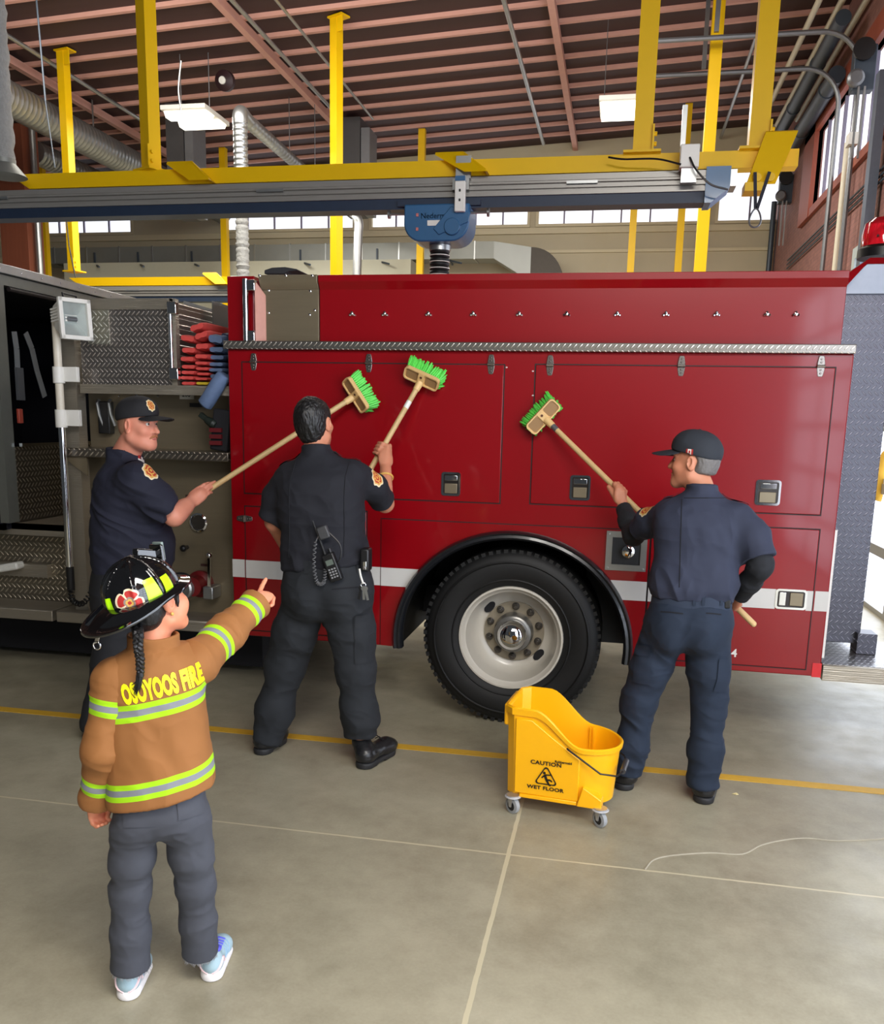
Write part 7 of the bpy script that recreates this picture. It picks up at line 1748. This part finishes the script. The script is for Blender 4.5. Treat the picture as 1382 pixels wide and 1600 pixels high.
    for heel, toe, an in ((PZ(197, 1566), PZ(222, 1510), aL), (PZ(328, 1536), PZ(350, 1478), aR)):
        d = nrm((toe-heel)*[1, 1, 0]); L_ = .20; toe = heel+d*L_; sx_ = np.cross(d, [0, 0, 1]); z = np.array([0, 0, 1.])
        lo = np.minimum(heel, toe)-.1; hi = np.maximum(heel, toe)+.1; lo[2] = -.01; hi[2] = .16
        T = Field(lo, hi, .003)
        T.cap(heel+d*.034+z*.050, toe-d*.050+z*.036, .031, .031, .02); T.ell(toe-d*.045+z*.034, (.048, .037, .026), (d, sx_, z), .02); T.cap(heel+d*.032+z*.05, heel+d*.030+z*.095, .031, .028, .02)
        T.cap(heel+d*.036+z*.080, heel+d*.036+z*.14, .022, .028, .004, None, 'sub'); T.cut(heel+z*.018, -z, .003)
        sh = skin_mesh('running_shoe', T.mesh(2), M_shoe, body); tt = bvh(sh)
        T = Field(lo, hi, .003); T.cap(heel+d*.034+z*.014, toe-d*.043+z*.013, .036, .039, .01, (z, .9)); T.cut(heel+z*.034, z+d*.10, .004); T.cut(heel+z*.001, -z, .002)
        skin_mesh('sole', T.mesh(2), M_mid, sh)
        b = MB(); b.tube([heel+d*.034+sx_*.024*math.cos(t)+d*.022*math.sin(t)+z*(.098-.004*math.sin(t)) for t in np.linspace(0, 2*PI, 24)[:-1]], .0075, 8, closed=True); b.build('collar_lining', M_blue, sh)
        MB().cyl(heel+d*.045+z*.075, heel+d*.05+z*.082, .018, 14).build('insole', M_yel, sh)
        for q in (-1, 1):
            for (p0, p1, p2) in (((.004, .030), (.014, .058), (.034, .066)), ((.034, .066), (.058, .062), (.066, .036))):
                pts = []
                for t in np.linspace(0, 1, 7):
                    f_ = (1-t)**2*p0[0]+2*t*(1-t)*p1[0]+t*t*p2[0]; zz = (1-t)**2*p0[1]+2*t*(1-t)*p1[1]+t*t*p2[1]
                    src = heel+d*f_+z*zz+sx_*q*.09; h = tt.ray_cast(Vector(src), Vector(-sx_*q), .12)
                    if h[0] is not None: pts.append(np.array(h[0])+sx_*q*.0005)
                if len(pts) > 2: b = MB(); b.tube(pts, .0042, 6); b.build('overlay', M_pink, sh)
            for i in range(3):
                pts = []
                for t in np.linspace(0, 1, 6):
                    src = heel+d*(.085+.017*i+.022*t)+z*(.030+.038*t)+sx_*q*.09; h = tt.ray_cast(Vector(src), Vector(-sx_*q), .12)
                    if h[0] is not None: pts.append(np.array(h[0]))
                if len(pts) > 2: b = MB(); b.tube(pts, .0032, 6); b.build('side_stripe', mat('grey_blue_stripe', (128, 160, 186), .5), sh)
        for i in range(4):
            c = heel+d*(.088+.016*i)+z*.11; h = tt.ray_cast(Vector(c), Vector((0, 0, -1)), .12)
            if h[0] is not None: p = np.array(h[0]); b = MB(); b.tube([p-sx_*.020-z*.004, p+z*.003, p+sx_*.020-z*.004], .0030, 6); b.build('lace', M_blue, sh)
    # bracelet
    d = nrm(wR-eR); u_, v_, _ = frame(Vector(d)); b = MB(); b.tube([Vector(wR+dr*.012)+(u_*math.cos(t)+v_*math.sin(t))*.0235 for t in np.linspace(0, 2*PI, 26)[:-1]], .0012, 6, closed=True); b.build('bracelet', M_gold, body)
    # ---- helmet
    hu = nrm(upn*.99-fwd*.12); hf = nrm(fwd-hu*(fwd@hu)); hs = np.cross(hf, hu)
    hcn = P(-.012, 0, .045)-RT*.022-np.array([0, 0, .012]); Hp = lambda f, r, q: hcn+hf*f+hs*r+hu*q
    T = Field(hcn-.26, hcn+.26, .003)
    T.ell(hcn, (.094, .110, .098), (hs, hf, hu), .01); T.cut(hcn+hu*-.006, -hu, .003)
    for a in np.linspace(0, PI, 5)[:-1]:                      # raised ribs meeting at the crown
        q = hs*math.cos(a)+hf*math.sin(a); r0 = math.hypot(.094*math.cos(a), .110*math.sin(a))
        pr = [hcn+q*(r0*math.cos(t))+hu*(.099*math.sin(t)) for t in np.linspace(.02, PI-.02, 26)]
        T.limb(pr, [.0052]*26, .004)
    k = N('gloss_black_helmet_shell'); k.set(Base_Color=k.mix(k.noise(6), lin((10, 10, 11)), lin((18, 18, 20))), Roughness=.09, Coat_Weight=1., Coat_Roughness=.03)
    M_helm = k.m; hl = skin_mesh('helmet', T.mesh(2), M_helm, body)
    # brim: short at the front, long and sagging at the back
    vs, fs = [], []; n = 64; rings = [(1.0, 0., .004), (1.03, -.004, .004), (1., 0, 0)]
    prof = []
    for i in range(n):
        a = 2*PI*i/n; cb = -math.cos(a)          # +1 at the back
        wd = .026+.012*max(0, -cb)**2+.062*max(0, cb)**1.6
        r0 = (.092*math.sin(a), .108*math.cos(a)); ln = math.hypot(*r0); dx, dy = r0[0]/ln, r0[1]/ln
        drop = .008+.026*max(0, cb)**1.5+.004*abs(math.sin(a)); 
        row = []
        for t, dz in ((-.06, .003), (0., .004), (.35, .002), (.7, -.0), (.96, .0), (1.0, .003), (1.02, .0), (1., -.004), (.7, -.005), (.35, -.003), (-.06, -.004)):
            row.append(Hp(r0[1]+dy*wd*t, r0[0]+dx*wd*t, -.004-drop*max(t, 0)**1.4+dz))
        vs += row
    m = 11
    fs = [(i*m+j, ((i+1) % n)*m+j, ((i+1) % n)*m+(j+1) % m, i*m+(j+1) % m) for i in range(n) for j in range(m)]
    link_mesh('brim', vs, fs, M_helm, hl, smooth=60)
    th = bvh(hl)
    def on_helm(px, py):
        c, n = hit(th, px, py, 2.15); u = nrm(np.cross(hu, n)); return c, u, np.cross(n, u)
    M_lime = mat('lime_reflective', (176, 236, 8), .3, coat=.3)
    for (px, py, w1, w2, h) in ((239, 923, .030, .046, .070), (261, 911, .028, .034, .048), (171, 948, .02, .024, .045)):
        c, u, v = on_helm(px, py); G, Fg = grid2(1, 1, 6, 8); G = [(x*(w1+(w2-w1)*(.5-y)), y*h) for x, y in G]; decal('reflector', th, c, u, v, G, Fg, M_lime, hl, off=.0022)
    c, u, v = on_helm(203, 942)
    nS = 48; P_, Fc2, R2 = disc2(.036, 7, nS, lambda a: 1-.26*math.exp(-(((a-.35+PI/4) % (PI/2)-PI/4)/.13)**2)+.06*abs(math.sin(2*(a-.35))))
    mi = []
    for kk, q in enumerate(R2):
        seg = kk % nS; gap = abs(((2*PI*seg/nS-.35+PI/4) % (PI/2))-PI/4) < .16
        mi.append([2, 1, 3, 2, 2, 2, 0][q] if not (gap and q in (3, 4, 5)) else 0)
    decal('shield_emblem', th, c, u, v, P_, Fc2, [M_cream2, M_gold, M_redth, mat('pewter_print', (150, 132, 122), .5)], hl, midx=mi, off=.0022)
    # front shield holder and rear ring
    fd_, ft_ = Vector(nrm(hf*.9-hu*.2)), Vector(nrm(hu*.9+hf*.2)); b = MB(); c = Vector(Hp(.092, 0, .076)); c -= ft_*.012; b.obox(c, Vector(hs)*.026, ft_*.036, fd_*.006); b.obox(Vector(Hp(.06, 0, .088)), Vector(hs)*.012, Vector(nrm(hf-hu*.5))*.04, Vector(nrm(hu+hf*.5))*.012); b.build('front_shield', M_helm, hl, bevel=.004)
    b = MB(); b.obox(Vector(Hp(.100, 0, .078)), Vector(hs)*.020, ft_*.026, fd_*.004); b.build('shield_plate', mat('grey_green_shield', (120, 134, 130), .4), hl, bevel=.002)
    tail = Vector(Hp(-.168, -.0, -.038)); b = MB(); b.obox(tail+Vector((.004, -.004, -.012)), Vector((.007, 0, .003)), Vector((0, .0015, 0)), Vector((.006, 0, .018)))
    b.tube([tail+Vector((.0, -.005, -.036))+Vector((.0105*math.cos(t), 0, .0105*math.sin(t))) for t in np.linspace(0, 2*PI, 18)[:-1]], .0024, 6, closed=True); b.build('hanging_ring', M_chrome, hl, bevel=.0008)
girl()
# ================================================================ the mop bucket
def bucket():
    fl0, fr0 = PZ(801, 1270), PZ(937, 1292)          # front casters on the floor
    M_y = mat('yellow_bucket_plastic', (250, 180, 6), .38, var=.03, vs=4, coat=.1)
    d = nrm((fr0-fl0)*[1, 1, 0]); s = np.array([-d[1], d[0], 0.]); z = np.array([0, 0, 1.])
    c0 = (fl0+fr0)/2+s*.155-d*.018
    Lh = np.linalg.norm(fr0-fl0)/2
    r = thing('mop_bucket', tuple(c0*[1, 1, 0]), 'yellow mop bucket on casters with CAUTION WET FLOOR print', 'mop bucket')
    W = lambda x, y, h: c0*[1, 1, 0]+d*x+s*y+z*h
    hb = .085                                          # bottom of the tub
    # plan outlines: flat at the tall left end, rounded at the low right end
    def outline(xl, xr, hw, ch, n=14, rnd_=1.):
        R = hw*rnd_; o = [(xl+ch, -hw), (xr-R, -hw)]
        o += [(xr-R+R*math.sin(a), -hw+(R-R*math.cos(a)) if rnd_ < 1 else -R*math.cos(a)) for a in np.linspace(0, PI, 2*n+1)[1:-1]]
        o += [(xr-R, hw), (xl+ch, hw), (xl, hw-ch), (xl, -hw+ch)]
        return o
    xl, xr = -Lh-.024, Lh+.072
    def rim_h(x):
        t = np.clip((x-(xl+.13))/(.21), 0, 1); t = t*t*(3-2*t); return .500-.146*t-.012*np.clip((x-.05)/.2, 0, 1)
    def dens(o):
        out = []
        for i in range(len(o)):
            a, b = np.array(o[i]), np.array(o[(i+1) % len(o)]); n = max(1, int(np.linalg.norm(b-a)/.02)); out += [tuple(a+(b-a)*k/n) for k in range(n)]
        return out
    base = dens(outline(xl, xr, .165, .035)); nb = len(base)
    def ring(k, hf, inset=0.):
        o = []
        for x, y in base:
            q = .5; t = hf; sx = 1-(1-t)*.085; cx = (xl+xr)/2-.0
            X = cx+(x-cx)*(sx if x > cx else 1-(1-t)*.02); Y = y*(1-(1-t)*.16)
            if inset: 
                ln = math.hypot((X-cx)*.8, Y)+1e-6; X -= (X-cx)*.8/ln*inset; Y -= Y/ln*inset
            o.append((X, Y, hb+(rim_h(x)-hb)*t))
        return o
    rows = [ring(0, t) for t in (0, .12, .3, .5, .7, .85, .93)]
    def out_(o, q, dh=0.):
        cx = (xl+xr)/2; res = []
        for X, Y, h in o: ln = math.hypot((X-cx)*.8, Y)+1e-6; res.append((X+(X-cx)*.8/ln*q, Y+Y/ln*q, h+dh))
        return res
    top = ring(0, 1.)
    lip = [out_(ring(0, .93), .010), out_(top, .011), out_(top, .004, .006), out_(top, -.004, .003)]
    inner = [ring(0, t, .006) for t in (.93, .7, .4, .15, .03)]
    allr = rows+lip+inner; vs = [W(*p) for rr in allr for p in rr]
    fs = [(i*nb+k, i*nb+(k+1) % nb, (i+1)*nb+(k+1) % nb, (i+1)*nb+k) for i in range(len(allr)-1) for k in range(nb)]
    fs += [tuple(range(nb-1, -1, -1)), tuple((len(allr)-1)*nb+k for k in range(nb))]
    tub = link_mesh('tub', vs, fs, M_y, r, smooth=40)
    # side panel line, lower skirt, caster pads, pouring spout box
    b = MB()
    for sg in (-1,):
        yy = -.142; P = [W(xl+.045, yy-.012, .10), W(xr-.155, yy-.012, .10), W(xr-.155, yy-.020, .30), W(xl+.20, yy-.028, .395), W(xl+.12, yy-.030, .455), W(xl+.045, yy-.030, .455)]
        b.prism(P, tuple(s*.02))
    b.build('side_panel', M_y, r, bevel=.004)
    b = MB(); b.prism([W(xl+.07, -.158, .082), W(xr-.16, -.158, .082), W(xr-.16, -.158, .100), W(xl+.07, -.158, .100)], tuple(s*.3)); b.build('skirt', M_y, r, bevel=.003)
    for x, y in ((xr-.105, -.135), (xr-.105, .135)):
        b = MB(); sg = np.sign(y); b.prism([W(x-.055, y-.03, .082), W(x+.055, y-.03, .082), W(x+.055, y-.03, .125), W(x-.03, y-.03, .175)], tuple(s*.06)); b.build('caster_pad', M_y, r, bevel=.004)
    b = MB(); b.prism([W(xl-.022, -.12, .50), W(xl-.022, .10, .50), W(xl-.022, .10, .40), W(xl-.022, -.12, .40)], tuple(d*.03)); b.build('hanger_lip', M_y, r, bevel=.008)
    b = MB(); b.prism([W(xl+.33, .146, .12), W(xl+.335, .146, .12), W(xl+.335, .150, .35), W(xl+.33, .150, .35)], tuple(-s*.012)); b.prism([W(xl+.345, .146, .12), W(xl+.35, .146, .12), W(xl+.35, .150, .35), W(xl+.345, .150, .35)], tuple(-s*.012)); b.build('inner_rib', M_y, r, smooth=0)
    # carrying handle: bent steel rod resting on the rounded end
    A, B = W(xl+.28, -.178, .350), W(xl+.28, .178, .350)
    pts = [A, W(xl+.29, -.186, .346), W(xr-.06, -.178, .255), W(xr+.006, -.13, .236), W(xr+.03, -.04, .236), W(xr+.03, .04, .236), W(xr+.006, .13, .236), W(xr-.06, .178, .255), W(xl+.29, .186, .346), B]
    b = MB(); b.tube(pts, .0042, 8); b.build('carry_handle', M_black, r)
    b = MB(); b.tube([pts[4]*.7+pts[3]*.3, pts[5]*.7+pts[6]*.3], .013, 12); b.build('grip', mat('grey_black_grip', (60, 60, 62), .4), r)
    # casters
    for i, (x, y, tw) in enumerate(((-Lh+.018, -.155, 1.0), (Lh+.018, -.155, .9), (-Lh, .155, .8), (Lh, .155, 1.1))):
        c = W(x, y, 0); 
        b = MB(); b.cyl(c+z*.082, c+z*.090, .030, 20); ct = b.build('caster', mat('zinc_plate', (196, 196, 198), .3, .8), r)
        dd = nrm(d*math.sin(tw)*-1+s*math.cos(tw)); ww = np.array([-dd[1], dd[0], 0]); cw = c+z*.0372
        b = MB(); b.lathe([(.023, -.013), (.037, -.010), (.037, .010), (.023, .013)], cw, tuple(ww), 24, True); b.build('tyre', mat('grey_caster_tyre', (150, 152, 154), .5), ct)
        b = MB(); b.lathe([(0, -.011), (.024, -.011), (.024, .011), (0, .011)], cw, tuple(ww), 20); b.build('wheel_core', M_black, ct)
        b = MB()
        for q in (-1, 1): b.prism([cw+ww*q*.0155+dd*.016+z*.045, cw+ww*q*.0155-dd*.016+z*.045, cw+ww*q*.0155-dd*.007-z*.004, cw+ww*q*.0155+dd*.007-z*.004], tuple(ww*q*.003))
        b.prism([cw-ww*.017+dd*.016+z*.044, cw+ww*.017+dd*.016+z*.044, cw+ww*.017-dd*.016+z*.044, cw-ww*.017-dd*.016+z*.044], (0, 0, .004)); b.cyl(cw-ww*.019, cw+ww*.019, .005, 10); b.build('fork', mat('zinc_plate', (196, 196, 198), .3, .8), ct, smooth=0)
        b = MB(); b.lathe([(.026, .086), (.036, .084), (.038, .081), (.034, .079)], c, (0, 0, 1), 24); b.build('bumper', mat('grey_bumper', (176, 176, 178), .4), ct)
    # printing on the near side
    M_p = mat('black_print', (24, 20, 12), .5)
    y_of = lambda h: -.142-.012-.022*(h-.10)/.36-.0012
    def put(V, Fc, cx, ch, nm): link_mesh(nm, [W(cx+p[0], y_of(ch+p[1])-.0022, ch+p[1]) for p in V], Fc, M_p, r, smooth=0)
    cx = (xl+xr)/2-.055
    V, Fc = text_geo('CAUTION', .026, 0, .0008, 1.05); V[:, 0] *= 1.15; put(V, Fc, cx-.002, .262, 'caution_print')
    V, Fc = text_geo('WET FLOOR', .024, 0, .0008, 1.05); V[:, 0] *= 1.18; put(V, Fc, cx-.002, .142, 'wet_floor_print')
    V, Fc = text_geo('Rubbermaid', .0155, 0, .0006); put(V, Fc, cx+.075, .279, 'maker_print')
    def rtri(R, rr, n=5):
        o = []
        for k in range(3):
            a0 = PI/2+2*PI*k/3; cc = (math.cos(a0)*(R-2*rr), math.sin(a0)*(R-2*rr)); o += [(cc[0]+rr*math.cos(a0+q), cc[1]+rr*math.sin(a0+q)) for q in np.linspace(-PI/3, PI/3, n)]
        return o
    o1, o2 = rtri(.064, .011), rtri(.053, .008); n = len(o1)
    put(o1+o2, [(k, (k+1) % n, n+(k+1) % n, n+k) for k in range(n)], cx, .193, 'warning_triangle')
    # slipping figure
    Vf, Ff = [], []
    def stroke(p, q, w0, w1):
        p, q = np.array(p), np.array(q); t = nrm([-(q-p)[1], (q-p)[0]]); k = len(Vf); Vf.extend([p+t*w0, p-t*w0, q-t*w1, q+t*w1]); Ff.append((k, k+1, k+2, k+3))
    for a in ((-.006, .018, .003, -.006, .0065, .0055), (.003, -.006, .016, -.030, .0055, .004), (.002, -.005, .020, -.004, .005, .004), (.020, -.004, .028, -.012, .004, .003), (-.006, .018, .018, .020, .0035, .003), (.018, .020, .024, .024, .003, .0025), (-.006, .016, -.020, .002, .0035, .003), (.016, -.030, .022, -.030, .004, .003)): stroke(a[:2], a[2:4], a[4], a[5])
    k = len(Vf); Vf += [np.array((-.008+.0065*math.cos(t), .027+.0065*math.sin(t))) for t in np.linspace(0, 2*PI, 14)[:-1]]; Ff.append(tuple(range(k, k+13)))
    put(Vf, Ff, cx, .190, 'slipping_figure')
bucket()
c = PZ(1150, 1242); b = MB(); b.prism([c+np.array(q) for q in ((-.016, .004, .001), (0, -.008, .004), (.014, .0, .002), (.004, .01, .006))], (0, 0, .002)); tag(b.build('paper_scrap', mat('pale_yellow_paper', (222, 206, 150), .7), smooth=0), 'tiny pale yellow scrap on the floor right of the right man', 'scrap')
# ================================================================ behind the truck at the right edge: gear stand by the glazed door
gs = thing('gear_stand', PZ(1374, 948), 'chrome pole stand on a flat base behind the truck tail at the right edge', 'stand')
p = np.array(PZ(1374, 948)); b = MB(); b.cyl(p+[0, 0, .05], p+[0, 0, 1.75], .022, 14); b.build('pole', M_chrome, gs)
b = MB(); b.box(p+[-.12, -.3, 0], p+[.3, .3, .05]); b.build('base', M_greyduct, gs, bevel=.008)
b = MB(); b.cyl(p+[0, 0, .05], p+[0, 0, .12], .04, 16); b.build('collar', M_galv, gs)
b = MB(); b.bar(p+[-.12, -.02, 1.4], p+[.3, -.02, 1.4], .03, .03); b.build('arm', M_galv, gs)
q = p+[.06, -.06, 1.02]
tg = thing('turnout_gear', tuple(q), 'yellow turnout coat hanging on the chrome stand at the right edge', 'coat')
F = Field(q+[-.35, -.22, -.08], q+[.4, .22, .68], .008)
F.loft(q, [1., 0, 0], [0, 1., 0], [0, 0, 1.], [(0, .17, .10), (.2, .17, .10), (.42, .18, .10), (.52, .14, .08), (.58, .07, .06)], .03)
F.limb([q+[-.15, 0, .47], q+[-.21, 0, .3], q+[-.20, -.02, .1]], [.07, .065, .06], .03); F.limb([q+[.15, 0, .47], q+[.21, 0, .3], q+[.20, -.02, .1]], [.07, .065, .06], .03)
ct = skin_mesh('coat', F.mesh(2), cloth('ochre_gear_cloth', (206, 160, 52)), tg, disp=lambda V: .008*folds(V, (9, 9, 5), 3))
b = MB(); b.box(q+[-.19, -.12, .22], q+[.19, .12, .26]); b.build('reflective_band', mat('grey_reflective_band', (190, 192, 190), .4), ct, smooth=0)
b = MB(); b.tube(bez([q+[-.12, -.13, .42], q+[-.14, -.15, .3], q+[-.13, -.14, .12]], 8), .03, 10); b.build('strap', mat('dark_navy_webbing', (22, 26, 44), .7), tg)
# ================================================================ camera, light
cam = bpy.data.cameras.new('camera'); co = bpy.data.objects.new('camera', cam); COL.objects.link(co)
cam.sensor_fit = 'HORIZONTAL'; cam.sensor_width = 36; cam.lens = FP/1382*36; cam.shift_y = (CY-800)/1382; cam.clip_end = 200
co.matrix_world = Matrix([[RT[0], UP[0], -FW[0], 0], [RT[1], UP[1], -FW[1], 0], [RT[2], UP[2], -FW[2], HC], [0, 0, 0, 1]])
sc = bpy.context.scene; sc.camera = co
w = bpy.data.worlds.new('daylight'); sc.world = w; w.use_nodes = True
bg = w.node_tree.nodes['Background']; bg.inputs[0].default_value = (.86, .93, 1., 1); bg.inputs[1].default_value = .055
def area(name, loc, rot, sx, sy, e, col):
    L = bpy.data.lights.new(name, 'AREA'); L.shape = 'RECTANGLE'; L.size = sx; L.size_y = sy; L.energy = e; L.color = col
    o = bpy.data.objects.new(name, L); COL.objects.link(o); o.location = loc; o.rotation_euler = rot; return o
# daylight through the glazed doors of the right wall
area('door_daylight', (XW-.06, -.3, 1.9), (0, PI/2, 0), 3.2, 7.4, 130, (.84, .92, 1.))
area('door_daylight', (XW-.06, 8.2, 1.8), (0, PI/2, 0), 3.4, 5.0, 70, (.84, .92, 1.))
area('fill_light', (.9, -.1, 4.4), (math.radians(14), 0, 0), 2.8, 1.0, 200, (1., .96, .9))  # added fill lights with no fixtures, placed for floor falloff and truck fill
area('fill_light', (.9, -4.0, 5.2), (math.radians(42), 0, 0), 4., 1.2, 185, (1., .96, .9))
area('fill_light', (-2.5, 9.3, 6.2), (0, 0, 0), 7., 1.0, 110, (1., .96, .9))  # more added fill, over and behind the truck
area('fill_light', (-3.4, 8.3, 5.8), (math.radians(34), 0, 0), 7., 1.0, 330, (1., .95, .84))
vs_ = sc.view_settings; sc.display_settings.display_device = 'sRGB'
vs_.view_transform = 'Standard'; vs_.look = 'None'; vs_.gamma = 1; vs_.exposure = 0.; vs_.use_curve_mapping = False
